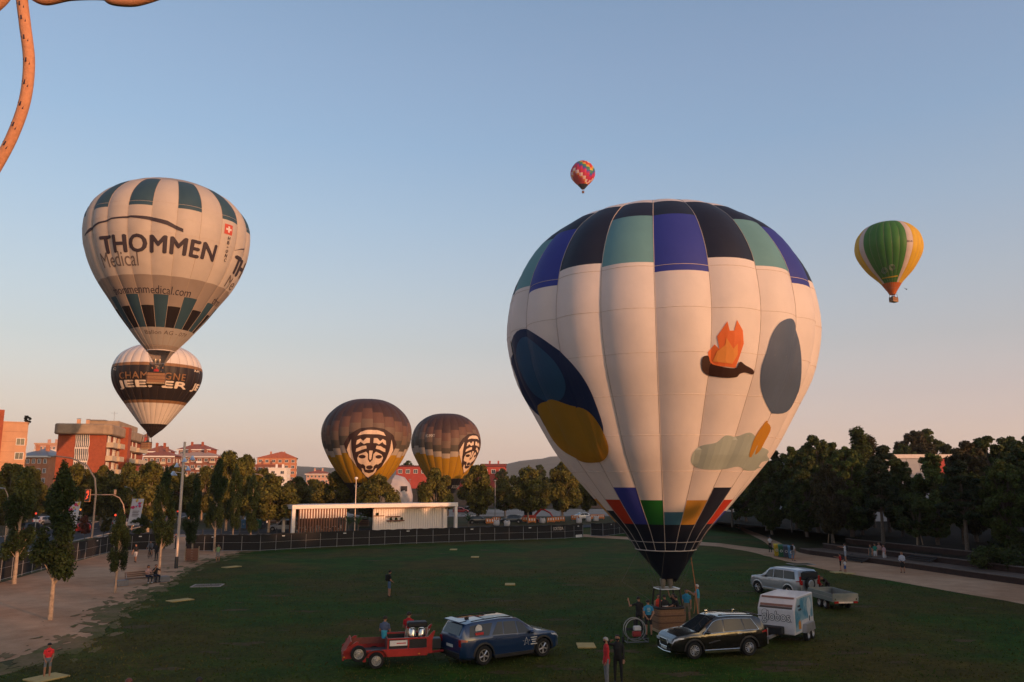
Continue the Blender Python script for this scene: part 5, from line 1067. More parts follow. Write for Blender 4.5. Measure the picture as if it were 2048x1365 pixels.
def car(name, label, loc, head, sp, cat='car', group=None):
    t = thing(name, label, cat, loc, head, group); wb, hw, wr_ = sp['wb'], sp['hw'], sp.get('wr', .36); xr, xf = -wb / 2 - sp['ro'], wb / 2 + sp['fo']; sill = sp.get('sill', .27)
    tx, tz = zip(*sp['top']); bx_, bz = zip(*sp['belt']); paint = sp['paint']; det = sp.get('detail', True); tum = sp.get('tum', .2)
    def W_(x): return hw * float(np.interp(x, [xr, xr + .18, xr + .6, xf - .75, xf - .25, xf], [.86, .95, 1, 1, .93, .78]))
    def sec(x):
        top = float(np.interp(x, tx, tz)); belt = min(float(np.interp(x, bx_, bz)), top - .03); w = W_(x); g = top - belt
        lo = sill + .06 * max(0, (x - xf + .4) / .4) + .08 * max(0, (xr + .4 - x) / .4); ra = wr_ + .07
        for xw in (-wb / 2, wb / 2):
            if abs(x - xw) < ra: lo = max(lo, wr_ + math.sqrt(ra * ra - (x - xw) ** 2) - .01)
        lo = min(lo, belt - .12); h = belt - lo; wt = w * (.955 - tum * min(1, g / .6)) if g > .12 else w * .93
        return [(0, lo), (w * .9, lo), (w * .985, lo + .1 * h), (w * 1.0, lo + .5 * h), (w * .99, lo + .82 * h), (w * .962, belt), (wt + .012, belt + g * .84), (wt * .93, belt + g * .955), (wt * .55, top - .006), (0, top)]
    xs = sorted(set(list(np.linspace(xr, xf, 54)) + [s_ * wb / 2 + q * (wr_ + .07) for s_ in (-1, 1) for q in (-1.001, -.97, -.85, -.5, 0, .5, .85, .97, 1.001)] + list(tx)))
    xs = [x for x in xs if xr <= x <= xf]; vs_ = []; S_ = [sec(x) for x in xs]; n = 18
    for x, s_ in zip(xs, S_): vs_ += [(x, y, z) for y, z in s_] + [(x, -y, z) for y, z in s_[-2:0:-1]]
    fs = [(i * n + j, i * n + (j + 1) % n, (i + 1) * n + (j + 1) % n, (i + 1) * n + j) for i in range(len(xs) - 1) for j in range(n)] + [tuple(range(n)), tuple((len(xs) - 1) * n + j for j in range(n))]
    MB().add(vs_, fs).build('body', paint, t, smooth=True)
    MB().bx(xr + .2, xf - .25, -hw * .72, hw * .72, sill - .06, sill + .42).build('underbody', m_black, t)
    def P(x, k, f, s_, off=.008): a = sec(x); p, q = a[k], a[k + 1]; return (x, s_ * (p[0] + (q[0] - p[0]) * f + off), p[1] + (q[1] - p[1]) * f + off * .3)
    def top(x, v, off, nx): a = sec(x); y = v * a[7][0] * .99; f = abs(v); z = a[9][1] + (a[7][1] - a[9][1]) * f ** 2; return (x + nx * off, y, z + off * .8)
    for s_ in (-1, 1):
        for (a0, a1, b0, b1) in sp['wins']:      # bottom x0..x1, top x0..x1
            MB().grid(lambda u, v: P((a0 + (a1 - a0) * u) * (1 - v) + (b0 + (b1 - b0) * u) * v, 5, .06 + .86 * v, s_), 8, 3).build('side_window', m_glass, t, smooth=True)
        if sp.get('wtrim'):
            a0, a1 = min(w[0] for w in sp['wins']), max(w[1] for w in sp['wins']); b0, b1 = min(w[2] for w in sp['wins']), max(w[3] for w in sp['wins'])
            pts = [P(b0 + (b1 - b0) * k / 10, 5, .95, s_, .014) for k in range(11)] + [P(a1, 5, .03, s_, .014)]
            MB().tube([P(a0, 5, .03, s_, .014)] + pts + [P(a1 + (a0 - a1) * k / 10, 5, .03, s_, .014) for k in range(1, 11)], .016, 5).build('window_trim', m_chrome, t)
        if det:
            for (d0, d1) in sp.get('doors', ()):
                d_ = MB().grid(lambda u, v: P(d0 + (d1 - d0) * u, 2 if v < .5 else 3 if v < .82 else 4, (v / .5) if v < .5 else ((v - .5) / .32 if v < .82 else (v - .82) / .18), s_, .007), 8, 12).build('door', paint, t, smooth=True)
                hx_ = d0 + .12; q = P(hx_ + .1, 4, .2, s_, .03); MB().box(q, (.2, .03, .035)).build('handle', m_chrome if sp.get('wtrim') else paint, d_, bevel=.008)
            for xw in (-wb / 2, wb / 2):
                am = MB(); ra = wr_ + .065
                am.grid(lambda u, v: (xw + (ra + .075 * v) * math.cos(math.pi * u), s_ * (W_(xw) * .99 + .02 - .015 * v), max(sill, wr_ + (ra + .075 * v) * math.sin(math.pi * u))), 18, 1)
                am.grid(lambda u, v: (xw + ra * math.cos(math.pi * u), s_ * (W_(xw) * .99 + .02 - .3 * v), max(sill, wr_ + ra * math.sin(math.pi * u))), 18, 1); am.build('arch_trim', sp.get('clad', m_black), t, smooth=True)
            MB().bx(-wb / 2 + wr_ + .12, wb / 2 - wr_ - .12, s_ * (hw * .97) - .05, s_ * (hw * .97) + .05, sill - .05, sill + .1).build('sill', sp.get('silltrim', m_black), t, bevel=.02)
        mx = sp.get('mirror', .55); MB().ell((mx, s_ * (hw + .1), sp['belt'][-1][1] + .1), (.1, .13, .085)).build('mirror', sp.get('mirmat', paint), t, smooth=True)
        MB().grid(lambda u, v: P(xf - .5 + .48 * u, 4, .05 + .8 * v * (.45 + .55 * u), s_, .012), 6, 4).build('headlight', m_lampw, t, smooth=True)
        MB().grid(lambda u, v: P(xr + .01 + .3 * u, 4, .1 + .8 * v * (1 - .5 * u), s_, .012), 5, 4).build('tail_light', m_tail, t, smooth=True)
        MB().bx(xr - .025, xr - .004, s_ * hw * .80 - .14, s_ * hw * .80 + .06, sp['belt'][0][1] - .3, sp['belt'][0][1] - .02).build('tail_light', m_tail, t, bevel=.008)
        MB().bx(xf + .002, xf + .02, s_ * hw * .6 - .16, s_ * hw * .6 + .16, .66, .78).build('headlight', m_lampw, t, bevel=.006)
        for xw in (-wb / 2, wb / 2): wheel(t, xw, s_ * (hw - .125), wr_, wr_, .235, sp.get('rim', 'y5'), s_)
        if sp.get('rails'): MB().tube([(x, s_ * (sec(x)[7][0]), sec(x)[7][1] + .055) for x in np.linspace(*sp['rails'], 7)], .022, 6).build('roof_rail', sp.get('railmat', m_black), t)
    w0, w1 = sp['shield']; MB().grid(lambda u, v: top(w0 + (w1 - w0) * u, (2 * v - 1) * .93, .012, 1), 6, 8).build('windshield', m_glass, t, smooth=True)
    r0, r1 = sp['rear']; MB().grid(lambda u, v: top(r0 + (r1 - r0) * u, (2 * v - 1) * .9, .012, -1), 5, 8).build('rear_window', m_glass, t, smooth=True)
    MB().bx(xf - .1, xf + .025, -hw * .62, hw * .62, .28, .44).build('bumper', sp.get('clad', m_black), t, bevel=.03); MB().bx(xr - .05, xr + .1, -hw * .78, hw * .78, .34, .56).build('bumper', sp.get('clad', m_black), t, bevel=.03)
    MB().bx(xf + .001, xf + .03, -hw * .4, hw * .4, .5, .76).build('grille', m_black, t, bevel=.01)
    if sp.get('chromegrille'):
        MB().tube([(xf + .035, y * hw, z) for y, z in ((-.42, .62), (-.36, .78), (.36, .78), (.42, .62), (.36, .48), (-.36, .48), (-.42, .62))], .016, 5).build('grille_trim', m_chrome, t); MB().bx(xf + .03, xf + .05, -hw * .4, hw * .4, .655, .69).build('grille_bar', m_chrome, t)
    pz = .9 if sp['top'][0][1] > .9 else .7
    MB().bx(xf + .03, xf + .045, -.26, .26, .36, .47).build('plate', m_plate, t); MB().bx(xr - .028, xr - .01, -.26, .26, sp.get('plz', .72), sp.get('plz', .72) + .11).build('plate', m_plate, t)
    return t, P, sec
def by_wheels(rear, front, near, hw):
    a, b = at(*rear), at(*front); d = (b - a).normalized(); n_ = Vector((-d.y, d.x, 0)) * (hw - .12) * near; c = (a + b) / 2 + n_; return (c.x, c.y, 0), math.atan2(d.y, d.x)
# blue seven-seater towing the red trailer
p_blue = M('paint_blue', (.008, .032, .095), .3, metal=.3, coat=1., var=.05); p_blk = M('paint_black', (.006, .006, .007), .22, coat=1., var=.05); p_sil = M('paint_silver', (.36, .38, .41), .35, metal=.55, coat=.8, var=.04)
loc, hd = by_wheels((963, 1331), (1086, 1313), 1, 1.0)
EXP = dict(wb=3.02, hw=1.0, ro=1.08, fo=.95, wr=.39, paint=p_blue, top=[(-2.6, 1.1), (-2.57, 1.18), (-2.32, 1.66), (-1.9, 1.74), (-.6, 1.79), (.1, 1.76), (.35, 1.7), (1.22, 1.14), (1.5, 1.12), (2.2, 1.0), (2.4, .9), (2.47, .76)], belt=[(-2.6, 1.12), (-1.5, 1.14), (.8, 1.06), (1.2, 1.04)], wins=[(-2.2, -1.25, -2.1, -1.0), (-1.1, -.55, -.75, -.5), (-.5, .18, -.45, .15), (.24, 1.02, .2, .5)], doors=[(-1.05, .14), (.2, 1.14)], shield=(.42, 1.2), rear=(-2.55, -2.34), mirror=.85, rails=(-2.0, .1), silltrim=m_black)
t, P, sec = car('sport_utility_car', 'dark blue large car towing the red trailer on the lawn', loc, hd, EXP)
MB().box((-2.35, 0, 1.76), (.35, 1.3, .04), 0, -.1).build('spoiler', p_blue, t, bevel=.012); MB().ell((-1.8, 0, 1.78), (.12, .03, .06)).build('antenna_fin', m_black, t)
MB().grid(lambda u, v: (-1.2 + 1.3 * u, -.55 + 1.1 * v, 1.797 - .02 * abs(2 * v - 1) - .01 * (2 * u - 1) ** 2), 4, 4).build('sunroof', m_glass, t)
w = M('sticker_white', (.6, .58, .56), .6)
for s_ in (-1,):
    q = P(-1.72, 5, .6, s_, .03); MB().lathe([(0, 0), (.17, 0), (.17, -.004), (0, -.004)], 20, q, 1).build('badge_sticker', w, t); bq = P(-1.72, 5, .25, s_, .035); MB().box(bq, (.4, .006, .1)).build('badge_band', M('sticker_red', (.5, .03, .03), .6), t)
    q = Vector(P(.82, 3, .2, s_, .03)); st = MB(); ang = [math.pi / 2 + k * math.pi * 4 / 5 for k in range(6)]
    st.tube([(q.x - .22 + .2 * math.cos(a_) * -1, q.y, q.z + .02 + .17 * math.sin(a_)) for a_ in ang], .011, 4).build('star_sticker', w, t)
    for k in range(4): MB().box((q.x + .17, q.y, q.z + .16 - k * .09), (.34 - .08 * (k % 3), .006, .035)).build('lettering', w, t)
# black estate towing the white box trailer
loc, hd = by_wheels((1503, 1311), (1382, 1319), -1, .91)
FOR = dict(wb=2.67, hw=.91, ro=.98, fo=.98, wr=.36, paint=p_blk, top=[(-2.31, 1.05), (-2.28, 1.15), (-2.02, 1.55), (-1.75, 1.65), (-.6, 1.71), (.0, 1.69), (.25, 1.63), (1.08, 1.1), (1.4, 1.06), (2.05, .96), (2.24, .86), (2.3, .72)], belt=[(-2.3, 1.08), (-1.2, 1.06), (.6, 1.0), (1.0, .99)], wins=[(-1.85, -1.2, -1.55, -1.1), (-1.14, -.16, -1.04, -.2), (-.08, .9, -.12, .36)], doors=[(-1.1, -.12), (-.06, 1.0)], shield=(.28, 1.06), rear=(-2.27, -2.04), mirror=.72, rails=(-1.75, .0), wtrim=True, rim='star', chromegrille=True, silltrim=m_chrome, mirmat=p_blk)
t, P, sec = car('estate_car', 'black car with chrome window trim towing the white box trailer', loc, hd, FOR)
MB().box((-2.08, 0, 1.62), (.3, 1.15, .04), 0, -.15).build('spoiler', p_blk, t, bevel=.01)
for x in (-1.5, -.1):
    for s_ in (-1, 1): MB().box((x, s_ * (sec(x)[7][0]), sec(x)[7][1] + .085), (.14, .07, .05)).build('rail_clip', m_chrome, t, bevel=.01)
for s_ in (-1, 1): MB().tube([(2.28, s_ * .5, .34), (2.3, s_ * .66, .42), (2.25, s_ * .72, .5), (2.28, s_ * .55, .5)], .014, 5).build('fog_trim', m_chrome, t)
MB().tube([(2.33, -.6, .3), (2.36, 0, .27), (2.33, .6, .3)], .02, 5).build('bumper_trim', m_chrome, t)
q = Vector(P(.35, 3, .3, 1, .02)); 
for k in range(3): MB().box((q.x - .1 + k * .16, q.y, q.z - .03 * k), (.3 - .06 * k, .006, .04), 0, .1).build('door_print', M('faint_print', (.06, .06, .065), .6), t)
# silver off-roader with spare wheel on its tail
pf = at(1518, 1186); hdv = Vector((-.45, .893, 0)); nrm = Vector((-hdv.y, hdv.x, 0)); c = pf - hdv * 1.395 + nrm * -1 * .82
PRA = dict(wb=2.79, hw=.94, ro=1.0, fo=.86, wr=.39, sill=.4, paint=p_sil, tum=.13, top=[(-2.4, 1.2), (-2.36, 1.72), (-2.2, 1.83), (-1.4, 1.88), (0, 1.87), (.32, 1.8), (1.0, 1.28), (1.3, 1.24), (2.0, 1.12), (2.2, 1.0), (2.26, .85)], belt=[(-2.4, 1.2), (.9, 1.14)], wins=[(-2.0, -1.05, -1.9, -1.0), (-1.0, -.12, -.95, -.15), (-.05, .85, -.08, .36)], doors=[(-1.0, -.1), (-.04, .95)], shield=(.36, .98), rear=(-2.4, -2.3), mirror=.72, rim='six', clad=p_sil, silltrim=m_alloy, plz=.62)
t, P, sec = car('off_road_car', 'silver off-road car with spare wheel on its tail, towing the open trailer', (c.x, c.y, 0), math.atan2(hdv.y, hdv.x), PRA)
MB().bx(-2.425, -2.405, -.74, .74, 1.24, 1.7).build('rear_window', m_glass, t, bevel=.01)
sw = MB().lathe([(0, .12), (.26, .1), (.36, .1), (.385, .05), (.385, -.06), (.36, -.1), (.0, -.1)], 24, (-2.56, .12, .98), 0).build('spare_wheel', m_tyre, t, smooth=True); MB().lathe([(0, -.125), (.22, -.125), (.25, -.1)], 22, (-2.56, .12, .98), 0).build('spare_cover', p_sil, sw, smooth=True)
for s_ in (-1, 1): MB().bx(-2.44, -2.41, s_ * .84 - .08, s_ * .84 + .08, .95, 1.45).build('tail_light', m_tail, t, bevel=.01)
# ---- red trailer
tl_ = at(752, 1338); hd = math.atan2(.235, .97)
rt = thing('red_trailer', 'low red trailer with spare wheel behind the blue car', 'trailer', tuple(tl_ + Vector((-math.sin(hd), math.cos(hd), 0)) * .78), hd); m_rd = M('trailer_red', (.32, .02, .018), .4, coat=.4, var=.2, scale=3); m_ply = M('plywood_red', (.20, .05, .035), .7, var=.2)
MB().bx(-1.25, 2.1, -.7, .7, .5, .56).build('floor', M('trailer_floor', (.09, .08, .08), .8), rt)
for y in (-.72, .72): MB().bx(-1.3, 2.1, y - .03, y + .03, .42, .72).build('side_rail', m_rd, rt, bevel=.01)
MB().bx(-1.2, .45, .66, .69, .72, .98).build('side_board', m_ply, rt)
for s_ in (-1, 1): MB().prism([(-1.3, .56), (-1.0, .56), (-.72, 1.05), (-.82, 1.08), (-1.34, .72)], s_ * .72 - .03, s_ * .72 + .03, 'xz').build('ramp_cheek', m_rd, rt)
MB().box((-1.18, 0, .83), (.05, 1.38, .6), 0, .55).build('tail_ramp', m_rd, rt)
for y in (-.7, .7):
    for x0, x1 in ((.5, 1.28), (1.34, 2.08)): MB().bx(x0, x1, y - .012, y + .012, .74, 1.06).build('cage_panel', M('dark_mesh', (.02, .02, .02), .8), rt)
    for x in (.47, 1.31, 2.1): MB().bx(x - .03, x + .03, y - .03, y + .03, .5, 1.12).build('cage_post', m_rd, rt)
    MB().bx(.44, 2.13, y - .025, y + .025, 1.08, 1.14).build('cage_rail', m_rd, rt)
for x in (.47, 2.1): MB().bx(x - .02, x + .02, -.67, .67, .56, 1.1).build('cage_end', m_ply, rt)
sg = MB().bx(.54, 1.26, -.735, -.72, .84, 1.05).build('sign', m_white, rt); MB().bx(.82, 1.2, -.739, -.737, .92, .96).build('print', M('sticker_red'), sg)
MB().prism([(2.12, .5), (2.12, 1.14), (2.42, 1.42), (2.48, 1.4), (2.3, 1.0), (2.3, .5)], .66, .72, 'xz').build('front_wing', m_rd, rt); MB().prism([(2.12, .5), (2.12, 1.14), (2.36, 1.38), (2.42, 1.36), (2.3, 1.0), (2.3, .5)], -.72, -.66, 'xz').build('front_wing', m_rd, rt)
MB().tube([(2.1, -.6, .5), (3.4, 0, .46)], .05, 4).tube([(2.1, .6, .5), (3.4, 0, .46)], .05, 4).build('drawbar', m_rd, rt); MB().box((3.45, 0, .52), (.6, .12, .12)).build('coupling', m_galv, rt); MB().cyl((3.0, .1, .2), (3.0, .1, 1.25), .025).build('jockey_post', m_galv, rt); MB().box((2.5, 0, .76), (.5, .5, .42)).build('toolbox', M('toolbox', (.03, .035, .04), .5), rt, bevel=.03)
for y in (-.78, .78):
    wheel(rt, 0, y, .32, .32, .19, 'steel', y); MB().grid(lambda u, v: ((.42) * math.cos(math.pi * u), y - .12 + .24 * v, .34 + .40 * math.sin(math.pi * u) ** .6), 12, 1).build('mudguard', m_black, rt); MB().bx(-.55, -.42, y - .1, y + .1, .3, .5).build('stay', m_rd, rt)
wheel(rt, -.72, -.82, .62, .32, .18, 'steel', -1); MB().bx(-1.36, -1.3, -.72, .72, .36, .52).build('tail_bar', m_rd, rt)
for x, y in ((-1.3, -.76), (1.75, -.76)): MB().ell((x, y, .5), (.05, .02, .03)).build('side_marker', M('amber_lens', (.6, .2, .02), .3), rt)
# load standing in the trailer: folded inflation fan
fx = rt.matrix_basis @ Vector((1.75, .1, .57)); fo = thing('burner_unit', 'chrome burner unit with black cover standing in the red trailer', 'burner', fx, hd)
for s_ in (-.2, .2): MB().lathe([(0, 0), (.14, 0), (.16, .12), (.15, .5), (.1, .56), (0, .56)], 14, (s_, 0, .25)).build('can', m_chrome, fo, smooth=True)
MB().bx(-.42, .42, -.25, .25, .86, 1.08).build('cover', m_black, fo, bevel=.05); fr = MB()
for x in (-.42, .42):
    for y in (-.28, .28): fr.cyl((x, y, 0), (x, y, .85), .022, n=6)
fr.tube([(-.5, -.32, .8), (-.55, -.32, .5), (.3, -.32, .42), (.5, -.32, .8)], .022, 6); fr.build('frame', m_steel, fo)
bk = rt.matrix_basis @ Vector((.38, .2, .57)); b_ = MB().lathe([(.0, 0), (.1, 0), (.13, .3), (.12, .3), (.09, .02)], 14).build('bucket', M('bucket_blue', (.03, .28, .4), .5)); b_.location = bk + Vector((0, 0, .43)); tag(b_, 'turquoise bucket on the rail of the red trailer', 'bucket')
# ---- white box trailer
A = at(1592, 1291); fw = Vector((-.6, -.8, 0)).normalized(); hd = math.atan2(fw.y, fw.x); lf = Vector((-fw.y, fw.x, 0)); Wd, Ln = 1.75, 2.9
base = A - fw * (Ln / 2) + lf * (-Wd / 2 if False else 0)
# the pictured right front corner is the left side of the trailer
cen = A - fw * Ln / 2 - lf * Wd / 2
wt = thing('box_trailer', 'white box trailer with globos lettering and blue printed side', 'trailer', (cen.x, cen.y, 0), hd); m_wt = M('trailer_white', (.58, .55, .55), .4, coat=.3, var=.05)
H0, H1 = .42, 2.1
MB().add([(-Ln / 2, -Wd / 2, H0), (Ln / 2, -Wd / 2, H0), (Ln / 2, Wd / 2, H0), (-Ln / 2, Wd / 2, H0), (-Ln / 2, -Wd / 2, H1), (Ln / 2 - .45, -Wd / 2, H1), (Ln / 2, -Wd / 2, H1 - .55), (Ln / 2, Wd / 2, H1 - .55), (Ln / 2 - .45, Wd / 2, H1), (-Ln / 2, Wd / 2, H1)], [(0, 3, 2, 1), (0, 1, 6, 5, 4), (3, 9, 8, 7, 2), (4, 5, 8, 9), (5, 6, 7, 8), (1, 2, 7, 6), (0, 4, 9, 3)]).build('body', m_wt, wt, bevel=.03)
sl_ = Vector((.45, 0, .55)).normalized()
for k, (f0, f1, mt) in enumerate(((.06, .2, 'b'), (.62, .8, 'b'), (.82, .97, 'k'))):
    pt = lambda f, y: (Ln / 2 - .45 + .45 * f + .012, y, H1 - .55 * f + .012)
    MB().add([pt(f0, -Wd / 2 + .1), pt(f0, Wd / 2 - .1), pt(f1, Wd / 2 - .1), pt(f1, -Wd / 2 + .1)], [(0, 1, 2, 3)]).build('stripe', M('stripe_brown', (.22, .11, .085), .6) if mt == 'b' else M('stripe_dark', (.06, .05, .045), .6), wt)
# lettering: dark outline under white letters
X1 = Ln / 2 + .006
for q, (ax, ay) in enumerate([(0.026 * math.cos(k * .785), .026 * math.sin(k * .785)) for k in range(8)]): text_on('lettering', 'globos', 1.34, (X1 + .001 * q, -.0 + ax, 1.16 + ay), (0, 1, 0), (0, 0, 1), M('letter_dark', (.02, .025, .04), .6), wt, 0, height=.56)
text_on('lettering', 'globos', 1.34, (X1 + .012, 0, 1.16), (0, 1, 0), (0, 0, 1), m_white, wt, 0, height=.56)
for k in range(3): MB().bx(X1, X1 + .004, .58 + k * .06, .62 + k * .06, 1.0, 1.035).build('print_dot', M('letter_dark'), wt)
MB().tube([(X1, -.52 + .17 * math.cos(a_), 1.34 + .17 * math.sin(a_)) for a_ in np.linspace(.2, 4.2, 16)], .008, 4).build('print_swirl', M('stripe_dark'), wt)
# printed side panel (left side of the trailer)
Y1 = Wd / 2 + .006; m_blu = M('print_sky', (.05, .20, .30), .5, col2=(.45, .52, .55), scale=.9, noise2=.52)
MB().add([(Ln / 2 - .12, Y1, H0 + .12), (Ln / 2 - .12, Y1, H1 - .62), (Ln / 2 - .5, Y1, H1 - .1), (-Ln / 2 + .12, Y1, H1 - .1), (-Ln / 2 + .12, Y1, H0 + .55), (.35, Y1, H0 + .55), (.6, Y1, H0 + .12)], [tuple(range(7))]).build('side_print', m_blu, wt)
pol = [(-.75 + .33 * math.sin(a_) * (1 if math.cos(a_) > -.3 else .9), 1.5 + .42 * math.cos(a_) - (.22 if math.cos(a_) < -.8 else 0)) for a_ in np.linspace(0, 2 * math.pi, 24, endpoint=False)]
MB().add([(x, Y1 + .005, z) for x, z in pol], [tuple(range(24))]).build('print_balloon', M('print_pale2', (.5, .53, .55), .5), wt); MB().bx(-.82, -.68, Y1 + .006, Y1 + .009, .82, 1.06).build('print_basket', M('letter_dark'), wt)
MB().add([(x, Y1 + .006, z) for x, z in ((.9, H0 + .2), (.9, .95), (.7, 1.05), (.55, .9), (.55, H0 + .2))], [(0, 1, 2, 3, 4)]).build('print_patch', M('print_orange', (.55, .22, .04), .6), wt)
for k, (x0, x1, z) in enumerate(((.95, .55, 1.62), (.85, .4, 1.45))): MB().bx(x1, x0, Y1 + .005, Y1 + .008, z, z + .09).build('print_line', M('letter_dark'), wt)
for y in (-1, 1):
    MB().prism([(-1.05, .42), (.45, .42), (.3, .8), (-.9, .8)], y * (Wd / 2 + .01), y * (Wd / 2 + .2), 'xz').build('mudguard', m_galv, wt)
    for x in (-.65, .05): wheel(wt, x, y * (Wd / 2 + .1), .3, .3, .18, 'steel', y)
MB().bx(Ln / 2, Ln / 2 + 1.25, -.08, .08, .36, .46).build('drawbar', m_galv, wt); MB().bx(Ln / 2 + .05, Ln / 2 + .5, -.6, .4, .46, .8).build('battery_box', m_black, wt, bevel=.03); MB().cyl((Ln / 2 + .9, -.12, .1), (Ln / 2 + .9, -.12, .8), .03).build('jockey_post', m_galv, wt)
# ---- open galvanised trailer behind the off-roader
A = at(1667, 1223); fw = Vector((-.12, .99, 0)).normalized(); hd = math.atan2(fw.y, fw.x); lf = Vector((-fw.y, fw.x, 0)); Wd, Ln = 1.6, 3.0
cen = A + fw * Ln / 2 - lf * Wd / 2
gt = thing('open_trailer', 'open galvanised flat trailer with tailgate and red lamps, behind the silver car', 'trailer', (cen.x, cen.y, 0), hd); m_gv = M('galv_sheet', (.24, .27, .26), .45, metal=.5, var=.12, scale=3)
MB().bx(-Ln / 2, Ln / 2, -Wd / 2, Wd / 2, .55, .6).build('floor', m_ply, gt)
for s_ in (-1, 1):
    b_ = MB().bx(-Ln / 2, Ln / 2, s_ * Wd / 2 - .02, s_ * Wd / 2 + .02, .52, .98).build('side_panel', m_gv, gt); MB().bx(-Ln / 2, Ln / 2, s_ * (Wd / 2 + .03) - .01, s_ * (Wd / 2 + .03) + .01, .74, .78).build('rib', m_galv, b_)
for x in (-1, 1): MB().bx(x * Ln / 2 - .02, x * Ln / 2 + .02, -Wd / 2 + .03, Wd / 2 - .03, .52, 1.0).build('tailgate' if x < 0 else 'headboard', m_gv, gt)
for s_ in (-1, 1):
    MB().bx(-Ln / 2 - .06, -Ln / 2 - .025, s_ * .6 - .13, s_ * .6 + .13, .44, .56).build('tail_light', m_tail, gt); MB().bx(-Ln / 2 - .05, -Ln / 2 - .025, s_ * .66 - .03, s_ * .66 + .03, .62, .72).build('latch', m_chrome, gt)
    for x in (-.45, .25): wheel(gt, x, s_ * (Wd / 2 - .12), .29, .29, .17, 'steel', s_)
MB().bx(-Ln / 2 - .045, -Ln / 2 - .026, -.45, .45, .44, .53).build('plate', m_plate, gt); MB().tube([(Ln / 2, -.5, .52), (Ln / 2 + 1.2, 0, .5)], .04, 4).tube([(Ln / 2, .5, .52), (Ln / 2 + 1.2, 0, .5)], .04, 4).build('drawbar', m_galv, gt)
# ---- parked and passing cars beyond the fence
def hatch(s=1., tall=0.): return [(-1.95 * s, .85), (-1.9 * s, 1.0), (-1.65 * s, 1.36 + tall), (-1.0 * s, 1.46 + tall), (.0, 1.46 + tall), (.25 * s, 1.4 + tall), (.95 * s, .98), (1.6 * s, .86), (1.85 * s, .72), (1.92 * s, .6)]
def small(name, lab, px, py, hd, col, s=1., tall=0., mat=None):
    p = at(px, py); pt = mat or M('car_paint_%02x%02x%02x' % tuple(int(min(1, c) * 255) for c in col), col, .35, metal=.2, coat=1., var=.04)
    sp = dict(wb=2.5 * s, hw=.86, ro=.7 * s, fo=.68 * s, wr=.31, paint=pt, detail=False, top=hatch(s, tall), belt=[(-1.9 * s, .92), (.9 * s, .88)], wins=[(-1.5 * s, -.45 * s, -1.3 * s, -.45 * s), (-.38 * s, .78 * s, -.4 * s, .22 * s)], shield=(.3 * s, .92 * s), rear=(-1.88 * s, -1.68 * s), mirror=.6 * s)
    car(name, lab, (p.x, p.y, 0), hd, sp, group='cars parked beyond the fence')
small('hatchback_car', 'white small car parked right of the excavator', 1162, 1040, R(200), (.55, .55, .56), .9); small('parked_car', 'dark car parked left of the red excavator', 1022, 1047, R(185), (.02, .025, .03), 1.05, .1); small('parked_car', 'dark car behind the banana plant by the pavilion', 957, 1048, R(12), (.015, .017, .02), 1.05)
small('parked_car', 'red car in the gravel yard', 922, 1027, R(0), (.3, .02, .02), 1.); small('parked_car', 'black car in the gravel yard beside the red one', 946, 1026, R(0), (.012, .012, .014), 1.1, .15); small('parked_car', 'silver pickup-like car at the left end of the pavilion', 566, 1062, R(188), (.35, .36, .38), 1.2, .3); small('parked_car', 'white car parked behind the street bins', 512, 1050, R(10), (.5, .52, .55), 1.1, .2); small('parked_car', 'dark car behind the street bins, next to the white one', 540, 1049, R(10), (.03, .03, .035), 1.1, .1)
small('passing_car', 'black car with bright wheels on the far side of the road', 66, 1067, R(70), (.01, .01, .012), 1.15, .2); small('passing_car', 'grey car on the road behind the left banner', 158, 1052, R(75), (.2, .2, .22), 1.05); small('passing_car', 'dark red car on the road by the red trees', 152, 1066, R(250), (.2, .02, .02), 1.); small('passing_car', 'silver car on the road right of the thin tree', 248, 1055, R(75), (.3, .3, .32), 1.); small('passing_car', 'white van far up the road beside the mast', 352, 1022, R(80), (.5, .5, .52), 1.1, .4); small('passing_car', 'dark car far up the road beyond the white banner', 312, 1024, R(78), (.02, .02, .025), 1.)
small('passing_car', 'pale car behind the traffic light at the left', 90, 1050, R(75), (.4, .42, .45), 1.05, .1)
# ---- mini excavator
p = at(1062, 1045); ex = thing('mini_excavator', 'red mini excavator with black cab beyond the fence', 'excavator', (p.x, p.y, 0), R(6)); m_er = M('digger_red', (.42, .03, .02), .4, coat=.4)
for y in (-.75, .75): MB().prism([(-1.3, .1), (-1.1, 0), (1.1, 0), (1.3, .1), (1.3, .4), (1.1, .5), (-1.1, .5), (-1.3, .4)], y - .2, y + .2, 'xz').build('track', m_tyre, ex)
MB().bx(-1.4, .9, -.85, .85, .6, 1.35).build('house', m_er, ex, bevel=.08); cb = MB().bx(-1.2, .1, -.75, .4, 1.36, 2.9).build('cab', m_glass, ex, bevel=.06)
for x, y in ((-1.2, -.75), (.1, -.75), (-1.2, .4), (.1, .4)): MB().bx(x - .06, x + .06, y - .06, y + .06, 1.36, 2.9).build('cab_post', m_black, cb)
MB().bx(-1.28, .18, -.82, .47, 2.9, 3.02).build('cab_roof', m_white, cb); MB().tube([(.7, .3, 1.2), (1.9, .3, 2.4), (2.7, .3, 2.3)], [.2, .24, .16], 4).build('boom', m_er, ex); MB().tube([(2.6, .3, 2.3), (3.7, .3, 1.7), (4.2, .3, 1.0)], [.16, .15, .12], 4).build('dipper', m_er, ex)
MB().prism([(4.2, 1.0), (4.6, .7), (4.5, .2), (3.9, .15), (3.8, .6)], 0, .6, 'xz').build('bucket', m_black, ex); MB().bx(1.2, 1.4, -.8, .8, .1, .6).build('blade', m_er, ex)
